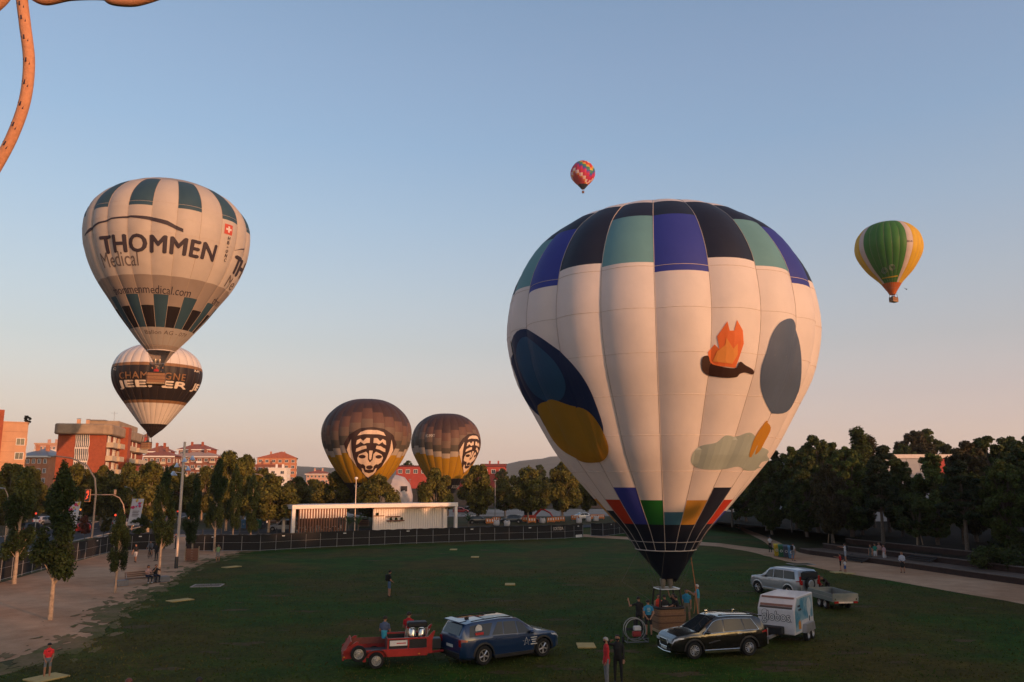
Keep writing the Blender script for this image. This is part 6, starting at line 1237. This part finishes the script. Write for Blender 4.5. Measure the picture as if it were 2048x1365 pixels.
# ---- site barriers and sacks
m_ob = M('barrier_orange', (.55, .16, .03), .6)
for i, (px, py) in enumerate(((980, 1050), (993, 1046), (1048, 1046), (1102, 1047), (1112, 1046), (1122, 1045), (1188, 1040), (1202, 1040), (1150, 1042), (1064, 1048))):
    p = at(px, py); t = thing('site_barrier', 'orange and white plastic site barrier, %s from the left' % ORD[i], 'barrier', (p.x, p.y, 0), R(random.uniform(-15, 20)), 'site barriers beyond the fence')
    MB().bx(-.75, .75, -.03, .03, .25, 1.05).build('board', m_ob, t); 
    for k in range(3): MB().bx(-.55 + k * .45, -.35 + k * .45, -.05, -.032, .55, .95).build('white_stripe', m_white, t)
    for x in (-.6, .6): MB().bx(x - .12, x + .12, -.3, .3, 0, .08).build('foot', m_black, t); MB().bx(x - .04, x + .04, -.03, .03, .08, .25).build('leg', m_ob, t)
for i, (px, py) in enumerate(((993, 1052), (1014, 1053), (1085, 1047), (1158, 1047), (1177, 1044), (1192, 1043))):
    p = at(px, py); o = MB().ell((0, 0, .5), (1, 1, 1), 16, 10); o.v = [(.52 * math.copysign(abs(x) ** .45, x) + random.uniform(-.03, .03), .5 * math.copysign(abs(y) ** .45, y) + random.uniform(-.03, .03), max(0, .45 + .45 * math.copysign(abs(z - .5) ** .5, z - .5) + (.15 if z > 1.0 and abs(x) > .3 else 0) + random.uniform(-.03, .03))) for x, y, z in o.v]
    b_ = o.build('builders_sack', M('sack_white', (.5, .46, .44), .85, var=.15), None, smooth=True); b_.location = p; tag(b_, 'white builders sack beyond the fence, %s from the left' % ORD[i], 'sack', 'builders sacks beyond the fence')
# ---- inflation fan by the basket
p = at(1270, 1286); fn = thing('inflation_fan', 'petrol inflation fan in a wire cage beside the basket', 'fan', (p.x, p.y, 0), R(8)); rg = MB()
for y in (-.16, .16): rg.tube([(.5 * math.cos(a_), y, .62 + .5 * math.sin(a_)) for a_ in np.linspace(0, 2 * math.pi, 30)], .022, 6)
rg.build('cage_ring', m_galv, fn); sp_ = MB()
for k in range(9): x = -.4 + .1 * k; h_ = math.sqrt(max(.01, .25 - x * x)); sp_.tube([(x, -.17, .62 - h_), (x, -.17, .62 + h_)], .006, 4)
sp_.build('cage_wires', m_black, fn); pr = MB()
for k in range(4): pr.box((.21 * math.cos(k * 1.571), 0, .62 + .21 * math.sin(k * 1.571)), (.42, .05, .1), 0, -k * 1.571, .5)
pr.build('propeller', m_black, fn); MB().bx(-.2, .2, -.42, -.2, .34, .58).build('engine', M('engine_red', (.3, .03, .03), .5), fn, bevel=.03); MB().bx(-.15, .2, -.44, -.2, .6, .82).build('tank', M('tank_white', (.5, .48, .46), .5), fn, bevel=.04)
fr = MB(); fr.tube([(-.5, -.5, .12), (.5, -.5, .12)], .03, 6).tube([(-.5, -.5, .28), (.5, -.5, .28)], .02, 6)
for x in (-.5, .5): fr.tube([(x, -.5, .3), (x, -.5, .1), (x, .3, .1), (x, .2, .62)], .025, 6)
fr.build('frame', M('fan_frame', (.12, .12, .12), .5, metal=.4), fn)
for x in (-.55, .55): MB().lathe([(0, -.04), (.13, -.04), (.14, 0), (.13, .04), (0, .04)], 14, (x, .1, .14), 0).build('wheel', m_tyre, fn)
# ---- a bird
q = atY(1813, 579, 150.); bd = MB().ell((0, 0, 0), (.1, .28, .09), 8, 6); bd.add([(0, .1, .03), (.55, -.05, .25), (.5, -.2, .22), (0, -.12, .03)], [(0, 1, 2, 3)]); bd.add([(0, .1, .03), (-.55, -.05, .25), (-.5, -.2, .22), (0, -.12, .03)], [(0, 1, 2, 3)]); o = bd.build('bird', m_black); o.location = q; tag(o, 'tiny dark bird flying beside the green balloon', 'bird')
# ================================================ people
SKIN = (.36, .17, .10); PEOPLE = []
def V3(*a): return Vector(a)
def person(label, px, py, h=1.72, face=0., top=(.02, .02, .02), sleeve='short', bottom=(.03, .03, .04), legs='long', shoes=(.03, .03, .03), hair=(.02, .014, .01), hairdo='short', skin=SKIN, la=None, ra=None, ll=None, rl=None, lean=0., seat=None, turn=0., loc=None, mask=None, extra=None, group=None, vox=.02, nod=0., cap=None):
    """face: heading in degrees, 0 = away from the camera, 90 = left, 180 = towards the camera, 270 = right"""
    PEOPLE.append(locals().copy())
def _prims(q):
    """capsules (a, b, ra, rb, flat, kind) in metres for a 1.75 m figure; forward = +Y, right = +X"""
    P = []; lean = R(q['lean']); D = {'la': ((-.14, .02, -1), (-.05, .2, -1)), 'ra': ((.14, .02, -1), (.05, .2, -1)), 'll': ((-.06, .03, -1), (0, -.04, -1)), 'rl': ((.06, .03, -1), (0, -.04, -1))}
    for k in D:
        if q[k]: D[k] = q[k]
    def leg(s, k):
        t, sh = (Vector(x).normalized() for x in D[k]); hip = V3(s * .095, 0, 0); kn = hip + t * .43; an = kn + sh * .41; return hip, kn, an
    LL, RL = leg(-1, 'll'), leg(1, 'rl'); low = min(LL[2].z, RL[2].z); pz = .085 - low if q['seat'] is None else q['seat'] + .11
    pel = V3(0, 0, pz); up = V3(0, math.sin(lean), math.cos(lean)); fwd = V3(0, math.cos(lean), -math.sin(lean))
    ch = pel + up * .32; nk = pel + up * .52; sx = V3(1, 0, 0)
    T, B_ = 'top', 'bottom'
    P.append((pel + V3(0, 0, .0), pel + up * .1, .155, .15, .68, B_)); P.append((pel + up * .1, ch, .15, .178, .66, T)); P.append((ch, pel + up * .42, .178, .17, .62, T)); P.append((pel + up * .44 - sx * .1, pel + up * .44 + sx * .1, .085, .085, .9, T))
    P.append((pel + up * .46, nk + up * .08, .062, .056, 1., 'skin'))
    ht = R(q['turn']); nd = R(q['nod']); hc = nk + up * .17 + fwd * .03; hf = V3(-math.sin(ht), math.cos(ht) * math.cos(nd), -math.sin(nd)); hr = V3(math.cos(ht), math.sin(ht), 0); hu = hr.cross(hf).normalized()
    P.append((hc + hu * .03 - hf * .012, hc + hu * .031, .088, .088, 1.15, 'head')); P.append((hc - hu * .045 + hf * .02, hc + hu * .0 + hf * .012, .06, .076, 1.05, 'head'))
    P.append((hc - hu * .005 + hf * .095, hc - hu * .025 + hf * .108, .012, .016, 1., 'head'))
    for s in (-1, 1): P.append((hc + hr * s * .084 - hu * .02, hc + hr * s * .086 + hu * .012, .014, .018, 1., 'head'))
    for s, k, lg in ((-1, 'll', LL), (1, 'rl', RL)):
        hip, kn, an = (p + pel for p in lg); P.append((hip, kn, .088, .062, 1., 'thigh')); P.append((kn, kn.lerp(an, .35), .058, .057, 1., 'shin')); P.append((kn.lerp(an, .35), an, .056, .037, 1., 'shin'))
        sh = (an - kn).normalized(); ft = V3(s * .12, 1, 0).normalized() if sh.z < -.35 else (sh.cross(V3(1, 0, 0)) * -1).normalized(); ft = ft if ft.length else V3(0, 1, 0)
        P.append((an + V3(0, 0, -.045) - ft * .03, an - V3(0, 0, .05) + ft * .15, .042, .034, 1., 'shoe'))
    for s, k in ((-1, 'la'), (1, 'ra')):
        u, f = (Vector(x).normalized() for x in D[k]); shd = pel + up * .445 + sx * s * .185; el = shd + u * .28; wr = el + f * .245
        P.append((shd, el, .056, .043, 1., 'uparm')); P.append((el, wr, .041, .028, 1., 'forearm'))
        pa = f.cross(V3(s, .2, .1)).normalized(); sd = f.cross(pa).normalized(); hb = wr + f * .085; P.append((wr, hb, .028, .036, .55, 'hand'))
        for j, (o_, ln) in enumerate(((-.027, .066), (-.009, .078), (.009, .074), (.027, .058))):
            b0 = hb + sd * o_; m_ = b0 + f * ln * .55 + pa * .006; P.append((b0, m_, .0105, .0095, 1., 'hand')); P.append((m_, m_ + (f * .8 + pa * .6).normalized() * ln * .5, .0095, .008, 1., 'hand'))
        tb = wr + f * .03 - sd * .028; tm = tb + (f * .7 - sd * .7).normalized() * .04; P.append((tb, tm, .013, .011, 1., 'hand')); P.append((tm, tm + (f * .95 - sd * .2 + pa * .3).normalized() * .032, .011, .009, 1., 'hand'))
    if q['legs'] in ('skirt', 'dress'): P.append((pel + V3(0, 0, .02), pel + V3(0, 0, -.3), .16, .21, .8, B_ if q['legs'] == 'skirt' else T))
    if q['top'] is not None and q['sleeve'] == 'jacket': P.append((pel + up * .05, pel - V3(0, 0, .08), .17, .18, .72, T))
    return P, dict(hc=hc, hf=hf, hr=hr, hu=hu, pel=pel, up=up, fwd=fwd, ch=ch)
def matc(c, nm='cloth', rough=.85): return M('%s_%03d_%03d_%03d' % (nm, *[int(x * 999) for x in c]), c, rough, var=.15, scale=9)
def build_people():
    tmp = []
    for q in PEOPLE:
        P, J = _prims(q); mb = MB()
        for a, b, ra, rb, fl, kd in P: mb.capsule(a, b, ra, rb, 10 if ra > .03 else 6, fl, (1, 0, 0) if abs((b - a).normalized().x) < .9 else (0, 1, 0))
        me = bpy.data.meshes.new('body'); me.from_pydata(mb.v, [], mb.f); me.update(); o = bpy.data.objects.new('tmp', me); COL.objects.link(o)
        md = o.modifiers.new('r', 'REMESH'); md.mode = 'VOXEL'; md.voxel_size = q['vox'] * .68; md.use_smooth_shade = True
        sm = o.modifiers.new('s', 'SMOOTH'); sm.iterations = 2; sm.factor = .5
        tmp.append((q, P, J, o))
    dg = bpy.context.evaluated_depsgraph_get(); dg.update()
    for q, P, J, o in tmp:
        me = bpy.data.meshes.new_from_object(o.evaluated_get(dg)); me.name = 'body'; old = o.data; bpy.data.objects.remove(o); bpy.data.meshes.remove(old)
        n = len(me.polygons); c = np.empty(n * 3); me.polygons.foreach_get('center', c); c = c.reshape(-1, 3)
        best = np.full(n, 9.); idx = np.zeros(n, int); tt = np.zeros(n)
        for i, (a, b, ra, rb, fl, kd) in enumerate(P):
            a_, d = np.array(a), np.array(b - a); l2 = max(1e-9, d @ d); t = np.clip((c - a_) @ d / l2, 0, 1); ds = np.linalg.norm(c - a_ - t[:, None] * d, axis=1) / (ra + (rb - ra) * t)
            k = ds < best; best[k] = ds[k]; idx[k] = i; tt[k] = t[k]
        mats = [matc(q['skin'], 'skin', .6), matc(q['top']), matc(q['bottom']), matc(q['shoes'], 'shoe'), matc(q['mask'] or (.01, .01, .01), 'mask'), matc((.02, .012, .01), 'eye', .3)]
        kinds = np.array([p[5] for p in P])[idx]; mi = np.zeros(n, np.int32)
        mi[kinds == 'top'] = 1; mi[kinds == 'bottom'] = 2; mi[kinds == 'shoe'] = 3
        mi[kinds == 'thigh'] = 2 if q['legs'] in ('long', 'short') else 0
        if q['legs'] == 'short': mi[(kinds == 'thigh') & (tt > .86)] = 0
        if q['legs'] == 'long': mi[kinds == 'shin'] = 2
        if q['sleeve'] == 'short': mi[(kinds == 'uparm') & (tt < .62)] = 1
        elif q['sleeve'] in ('long', 'jacket'): mi[(kinds == 'uparm') | (kinds == 'forearm')] = 1
        hp = kinds == 'head'; rel = c - np.array(J['hc']); zf, zu, zr = rel @ np.array(J['hf']), rel @ np.array(J['hu']), rel @ np.array(J['hr'])
        if q['mask']: mi[hp & (zf > .03) & (zu < .0) & (zu > -.095)] = 4
        mi[hp & (zf > .07) & (np.abs(zu - .018) < .011) & (np.abs(np.abs(zr) - .032) < .015)] = 5
        if not q['mask']: mi[hp & (zf > .07) & (np.abs(zu + .055) < .007) & (np.abs(zr) < .024)] = 5
        me.materials.clear()
        for m in mats: me.materials.append(m)
        me.polygons.foreach_set('material_index', mi); me.polygons.foreach_set('use_smooth', [True] * n)
        p = Vector(q['loc']) if q['loc'] is not None else at(q['px'], q['py']); s = q['h'] / 1.75
        t = thing('person', q['label'], 'person', p, R(q['face']), q['group']); t.scale = (s, s, s); link('body', me, t)
        # hair: a shell over the skull, open at the face
        hb = MB(); hc, hf, hr, hu = J['hc'], J['hf'], J['hr'], J['hu']; long = q['hairdo'] == 'long'
        def H(u, v):
            th = 2 * math.pi * u; ph = v * (2.35 if long else 1.9); fr = max(0, math.cos(th)); ph = min(ph, 1.95 - .95 * fr ** .6 if not long else 2.3 - 1.25 * fr ** .5); r_ = .101 + (.012 if long else .0)
            d = hf * (math.cos(th) * math.sin(ph) * 1.12) + hr * (math.sin(th) * math.sin(ph)) + hu * math.cos(ph); w = hc + hu * .03 - hf * .008 + d * r_
            return w - hu * (.12 * max(0, ph - 1.7) if long else 0)
        if q['hairdo'] != 'none': hb.grid(H, 16, 7).build('hair', matc(q['hair'], 'hair', .6), t, smooth=True)
        if q['cap']: 
            cb = MB().grid(lambda u, v: hc + hu * .035 + (hf * (math.cos(6.2832 * u) * math.sin(v * 1.5) * 1.14) + hr * (math.sin(6.2832 * u) * math.sin(v * 1.5)) + hu * math.cos(v * 1.5)) * .11, 16, 5)
            cb.grid(lambda u, v: hc + hu * .045 + hf * (.09 + .1 * v) + hr * ((u - .5) * .16), 4, 2); cb.build('cap', matc(q['cap']), t, smooth=True)
        pel, up, fwd, ch = J['pel'], J['up'], J['fwd'], J['ch']; ex = q['extra']
        if ex == 'backpack':
            c_ = ch - fwd * .19 + up * .03; b_ = MB().box((0, 0, 0), (.3, .17, .44)); b_.v = [tuple(c_ + V3(v[0], 0, 0) + fwd * v[1] + up * v[2]) for v in b_.v]; bp = b_.build('backpack', matc((.012, .012, .014)), t, bevel=.05)
            for s_ in (-1, 1): MB().tube([c_ + V3(s_ * .1, 0, 0) + up * .2, ch + V3(s_ * .11, 0, 0) + up * .19 + fwd * .02, ch + V3(s_ * .11, 0, 0) + fwd * .13, c_ + V3(s_ * .12, 0, 0) - up * .15 + fwd * .05], .016, 5).build('strap', matc((.012, .012, .014)), bp)
        if ex == 'stripes':
            for z_, cc in ((.24, (.7, .68, .65)), (.18, (.6, .05, .04))):
                pp = [pel + up * z_ + V3(.178 * math.cos(a_), 0, 0) + fwd * (.118 * math.sin(a_)) for a_ in np.linspace(0, 2 * math.pi, 24)]; MB().tube(pp, .02, 5).build('reflective_band', matc(cc, 'band', .5), t)
        if ex == 'sideline':
            MB().tube([pel + V3(.1, .0, -.45), pel + V3(.13, 0, -.82)], .018, 5).build('trouser_stripe', matc((.5, .48, .46)), t)
        if ex == 'print':
            for k in range(3): MB().box(ch - fwd * .128 + up * (.1 - k * .07), (.16 - .05 * (k == 2), .012, .03)).build('shirt_print', matc((.4, .45, .45), 'band'), t)
        if ex == 'emblem':
            for s_ in (-1, 1): MB().tube([ch + fwd * .12 + up * (.12) + V3(s_ * .02, 0, 0), ch + fwd * .124 + up * .1 + V3(s_ * .045, 0, 0), ch + fwd * .12 + up * .08 + V3(s_ * .02, 0, 0)], .008, 4).build('shirt_emblem', matc((.02, .01, .01)), t)
            MB().tube([ch + fwd * .125 + up * .1 + V3(-.03, 0, 0), ch + fwd * .125 + up * .1 + V3(.03, 0, 0)], .007, 4).build('shirt_emblem', matc((.02, .01, .01)), t)
        if ex == 'bag': MB().box(pel + V3(-.05, .3, -.2), (.3, .25, .3)).build('white_bag', matc((.5, .48, .46)), t, bevel=.05)
DN, DNR = (-.1, .0, -1), (.1, .0, -1); BLK = (.013, .013, .014); NAVY = (.015, .018, .035); BLUT = (.03, .22, .36); GRY = (.16, .16, .17); RED = (.45, .02, .022)
front_hold_l, front_hold_r = ((-.2, .1, -1), (.55, .75, -.45)), ((.2, .1, -1), (-.55, .75, -.45))
phone_l, phone_r = ((-.25, .75, -.55), (.35, .85, .55)), ((.25, .75, -.55), (-.35, .85, .55))
cam_l, cam_r = ((-.35, .7, -.5), (.45, .4, .9)), ((.35, .7, -.5), (-.45, .4, .9))
back_l, back_r = ((-.25, -.3, -1), (.6, -.35, -.8)), ((.25, -.3, -1), (-.6, -.35, -.8))
# nearest people
person('boy in red shirt and grey shorts standing on a yellow pad', 93, 1356, 1.30, 215, (.80, .035, .04), 'short', (.17, .18, .2), 'short', BLK, la=((-.15, .1, -1), (.4, .6, -.9)), ra=((.15, .1, -1), (-.4, .6, -.9)), cap=BLK, extra='emblem', vox=.018)
person('reddish-haired head showing at the bottom edge', 258, 1478, 1.7, 20, (.1, .03, .03), hair=(.12, .035, .02), hairdo='long', loc=at(258, 1356, 1.68) * V3(1, 1, 0) if False else tuple(Vector((at(258, 1357, 1.7).x, at(258, 1357, 1.7).y, 0))))
person('dark-haired head cut by the bottom edge', 398, 1478, 1.72, -10, BLK, loc=tuple(Vector((at(398, 1354, 1.72).x, at(398, 1354, 1.72).y, 0))))
person('grey-haired man in red jacket and black mask facing left', 1214, 1370, 1.72, 100, RED, 'jacket', GRY, 'long', BLK, (.32, .3, .28), mask=(.012, .012, .012), la=((-.1, .05, -1), (.1, .35, -1)), ra=((.1, .0, -1), (-.05, .3, -1)), vox=.018, turn=15)
person('person all in black shading their eyes, wearing a mask', 1237, 1366, 1.76, 165, BLK, 'long', (.008, .008, .009), 'long', BLK, (.012, .01, .01), mask=(.01, .01, .01), ra=((.85, .35, .15), (-.8, .35, .45)), la=((-.12, .0, -1), (0, .1, -1)), extra='sideline', vox=.018)
person('man in dark clothes waving with his left arm beside the basket', 1279, 1266, 1.78, 8, BLK, 'short', (.015, .015, .018), 'long', la=((-.8, .25, -.3), (-.15, .3, 1)), ra=((.1, 0, -1), (.05, .1, -1)), vox=.018)
person('man in blue printed shirt and black shorts, hands behind his back', 1298, 1273, 1.75, 0, BLUT, 'short', BLK, 'short', BLK, la=back_l, ra=back_r, extra='print', vox=.018)
person('person in black shirt leaning on the basket from the right', 1358, 1262, 1.76, 70, BLK, 'short', NAVY, 'short', (.5, .5, .5), la=((-.25, .8, -.5), (0, .9, -.3)), ra=((.2, .6, -.7), (0, .9, -.2)), lean=8, vox=.018)
person('man in blue shirt with a badge right of the basket', 1375, 1245, 1.76, 150, BLUT, 'short', (.2, .15, .1), 'short', (.03, .03, .03), turn=20, vox=.018)
person('grey-haired man in blue shirt taking a photo right of the basket', 1397, 1235, 1.8, 80, (.035, .27, .42), 'short', (.14, .13, .1), 'long', hair=(.45, .42, .4), la=phone_l, ra=phone_r, vox=.018)
bl = B.root.location; bzx = pb.x + .08
person('passenger in orange-red vest inside the near basket', 0, 0, 1.7, 200, (.75, .06, .03), 'none', NAVY, 'long', loc=(bzx - .42, pb.y + .2, .1), vox=.02)
person('crew member in dark jacket with reflective bands inside the near basket', 0, 0, 1.72, 30, BLK, 'long', NAVY, 'long', loc=(bzx - .15, pb.y - .15, .1), extra='stripes', vox=.02)
person('pilot in black inside the near basket', 0, 0, 1.74, 100, BLK, 'short', NAVY, 'long', loc=(bzx + .38, pb.y + .15, .1), ra=((.1, .4, .6), (-.1, .3, 1)), vox=.02)
person('man in grey-blue shirt behind the red trailer', 768, 1314, 1.72, -15, (.09, .11, .17), 'short', NAVY, 'long', la=front_hold_l, ra=front_hold_r, vox=.018)
person('man in red shirt behind the red trailer', 816, 1308, 1.8, -10, (.42, .012, .015), 'short', NAVY, 'long', la=front_hold_l, ra=front_hold_r, vox=.018)
person('person with backpack, dark shirt and denim shorts on the lawn', 778, 1194, 1.7, -65, BLK, 'short', (.07, .12, .2), 'short', (.03, .03, .03), la=front_hold_l, ra=front_hold_r, extra='backpack', cap=BLK)
# by the silver car
pc = at(1638, 1195)
person('person in red crouching over the open trailer', 1644, 1193, 1.72, 100, (.38, .02, .02), 'long', BLK, 'long', lean=50, ll=((-.1, .8, -.5), (0, -.5, -.85)), rl=((.1, .7, -.6), (0, -.5, -.85)), la=((-.2, .6, -.8), (.1, .9, -.4)), ra=((.2, .6, -.8), (-.1, .9, -.4)))
person('dark-clothed person bending beside the open trailer', 1657, 1194, 1.7, 120, (.03, .02, .018), 'long', BLK, 'long', lean=55, hair=(.1, .05, .03), ll=((-.1, .3, -1), (0, -.3, -1)), rl=((.1, .3, -1), (0, -.3, -1)), la=((-.2, .8, -.6), (.1, .9, -.4)), ra=((.2, .8, -.6), (-.1, .9, -.4)))
# on the footpath
person('man in white shirt and black trousers left of the bins', 1541, 1105, 1.72, 10, (.5, .48, .46), 'short', BLK, 'long', la=front_hold_l, ra=front_hold_r)
person('woman in white shirt with dark backpack right of the bins', 1587, 1122, 1.68, -50, (.48, .5, .54), 'short', GRY, 'short', extra='backpack', la=((-.5, .6, -.5), (.2, 1, 0)))
person('man in white with backpack pointing, on the footpath', 1692, 1125, 1.76, 60, (.5, .5, .52), 'short', (.25, .28, .33), 'short', extra='backpack', la=((-.5, .85, .1), (-.3, .95, .15)))
person('child in red shirt standing on a yellow pad', 1682, 1143, 1.5, 70, (.35, .02, .02), 'short', BLK, 'short', la=((-.3, .8, .0), (-.1, .9, .2)))
person('small child in white shirt and blue shorts on a yellow pad', 1691, 1147, 1.1, 30, (.5, .5, .5), 'short', (.03, .08, .25), 'short', vox=.026)
person('woman in long grey dress in the group on the path', 1743, 1126, 1.68, 110, (.06, .07, .065), 'none', (.06, .07, .065), 'dress', hair=(.12, .06, .03), hairdo='long')
person('person in green shirt and white shorts in the group', 1752, 1124, 1.72, 120, (.02, .18, .12), 'short', (.5, .48, .46), 'short')
person('person in pale pink top at the back of the group', 1760, 1121, 1.7, 130, (.35, .2, .18), 'short', (.3, .25, .22), 'short', hairdo='long', hair=(.15, .08, .04))
person('woman in white and red outfit at the right of the group', 1770, 1127, 1.72, 100, (.42, .25, .25), 'short', (.45, .42, .4), 'skirt', hair=(.06, .03, .02), hairdo='long')
person('blonde woman in white top and black skirt alone on the path', 1806, 1146, 1.7, 140, (.42, .44, .48), 'long', BLK, 'skirt', hair=(.3, .13, .05), hairdo='long', la=front_hold_l, ra=front_hold_r)
# on the dirt square
person('man in black shirt and white shorts walking on the dirt square', 270, 1125, 1.72, 175, BLK, 'short', (.45, .43, .42), 'short', ll=((-.05, .3, -1), (0, -.15, -1)), rl=((.05, -.15, -1), (0, -.4, -1)), la=((-.15, -.25, -1), (0, .2, -1)), ra=((.15, .3, -1), (0, .5, -1)))
person('dark figure behind the slim tree near the cyclist', 312, 1122, 1.72, 160, BLK, 'long', BLK, 'long')
person('photographer in dark clothes beside the floodlight mast', 351, 1098, 1.74, 130, (.05, .055, .06), 'short', (.04, .04, .045), 'long', la=cam_l, ra=cam_r, extra='backpack')
person('person in pale green shirt and grey shorts taking a photo', 435, 1125, 1.66, 200, (.22, .36, .16), 'short', (.2, .2, .2), 'short', la=cam_l, ra=cam_r, hair=(.06, .03, .02))
sit = dict(ll=((-.1, 1, -.1), (0, -.1, -1)), rl=((.1, 1, -.1), (0, -.1, -1)), seat=.47)
bq = bn.matrix_basis
person('long-haired woman in pink and white sitting on the bench', 0, 0, 1.66, 52 + 180, (.42, .26, .24), 'short', NAVY, 'long', (.5, .5, .5), hair=(.03, .015, .01), hairdo='long', loc=tuple(bq @ V3(.35, -.02, 0)), la=((-.2, .5, -.9), (.3, .8, .1)), ra=((.2, .5, -.9), (-.3, .8, .1)), **sit)
person('dark-clothed companion on the bench holding up a phone', 0, 0, 1.68, 52 + 180, BLK, 'short', NAVY, 'long', loc=tuple(bq @ V3(.95, -.02, 0)), la=cam_l, ra=cam_r, **sit)
# cyclist
cb_ = at(300, 1116); hdc = 190.
bc = thing('bicycle', 'dark bicycle ridden across the dirt square', 'bicycle', cb_, R(hdc))
for y in (-.52, .52): wh = MB().tube([(0, y + .33 * math.cos(a_), .34 + .33 * math.sin(a_)) for a_ in np.linspace(0, 2 * math.pi, 24)], .02, 6).build('wheel', m_tyre, bc); MB().tube([(0, y - .3, .34), (0, y + .3, .34)], .004, 4).tube([(0, y, .04), (0, y, .64)], .004, 4).build('spokes', m_steel, wh)
MB().tube([(0, -.52, .34), (0, -.05, .3), (0, .38, .82), (0, -.16, .78), (0, -.05, .3)], .02, 6).tube([(0, .52, .34), (0, .4, .95)], .018, 6).tube([(0, -.52, .34), (0, -.16, .78)], .014, 6).build('frame', matc((.03, .03, .03), 'bike', .4), bc)
MB().tube([(-.28, .38, 1.0), (-.1, .42, .98), (.1, .42, .98), (.28, .38, 1.0)], .015, 6).build('handlebar', m_black, bc); MB().ell((0, -.2, .9), (.07, .14, .03)).build('saddle', m_black, bc)
person('cyclist in grey jacket riding across the dirt square', 0, 0, 1.72, hdc, (.12, .13, .15), 'long', BLK, 'short', loc=tuple(cb_ + Matrix.Rotation(R(hdc), 3, 'Z') @ V3(0, -.18, 0)), lean=28, seat=.86, ll=((-.1, .75, -.65), (0, -.25, -1)), rl=((.1, .45, -.9), (0, -.2, -1)), la=((-.2, .75, -.6), (0, .8, -.6)), ra=((.2, .75, -.6), (0, .8, -.6)))
# crews of the flying balloons
for bo, (ox, oz), lab, cols in ((T, (-.25, -3.2), 'of the silver lettered balloon', ((.03, .03, .035), (.3, .02, .02), (.05, .05, .06))), (J, (-1.0, -3.2), 'of the banded balloon', ((.45, .42, .4), (.05, .05, .06))), (Gb, (.2, -2.8), 'of the green balloon', ((.05, .05, .06), (.3, .05, .03)))):
    for k, c_ in enumerate(cols):
        w = bo.root.location + V3(ox + (k - (len(cols) - 1) / 2) * .48, .1 * (-1) ** k, oz)
        person('%s person from the left in the basket %s' % (ORD[k], lab), 0, 0, 1.72, 150 + 60 * k, c_, 'short', NAVY, 'long', loc=tuple(w), vox=.03, group='balloon crews')
build_people()
# ================================================ evening haze: one closed box of thin even air round the whole place
hz = MB().bx(-6300, 6300, -2700, 6700, -8, 265).build('haze', None); hz['kind'] = 'stuff'; hz['label'] = 'thin evening haze filling the air'; hz['category'] = 'haze'
hm = bpy.data.materials.new('haze'); hm.use_nodes = True; hn = hm.node_tree.nodes; hn.remove(hn['Principled BSDF'])
pvv = hn.new('ShaderNodeVolumePrincipled'); pvv.inputs['Color'].default_value = (.95, .93, .92, 1); pvv.inputs['Density'].default_value = .0001; pvv.inputs['Anisotropy'].default_value = .1
hm.node_tree.links.new(pvv.outputs[0], hn['Material Output'].inputs['Volume']); hz.data.materials.append(hm)
SC.cycles.volume_bounces = 0
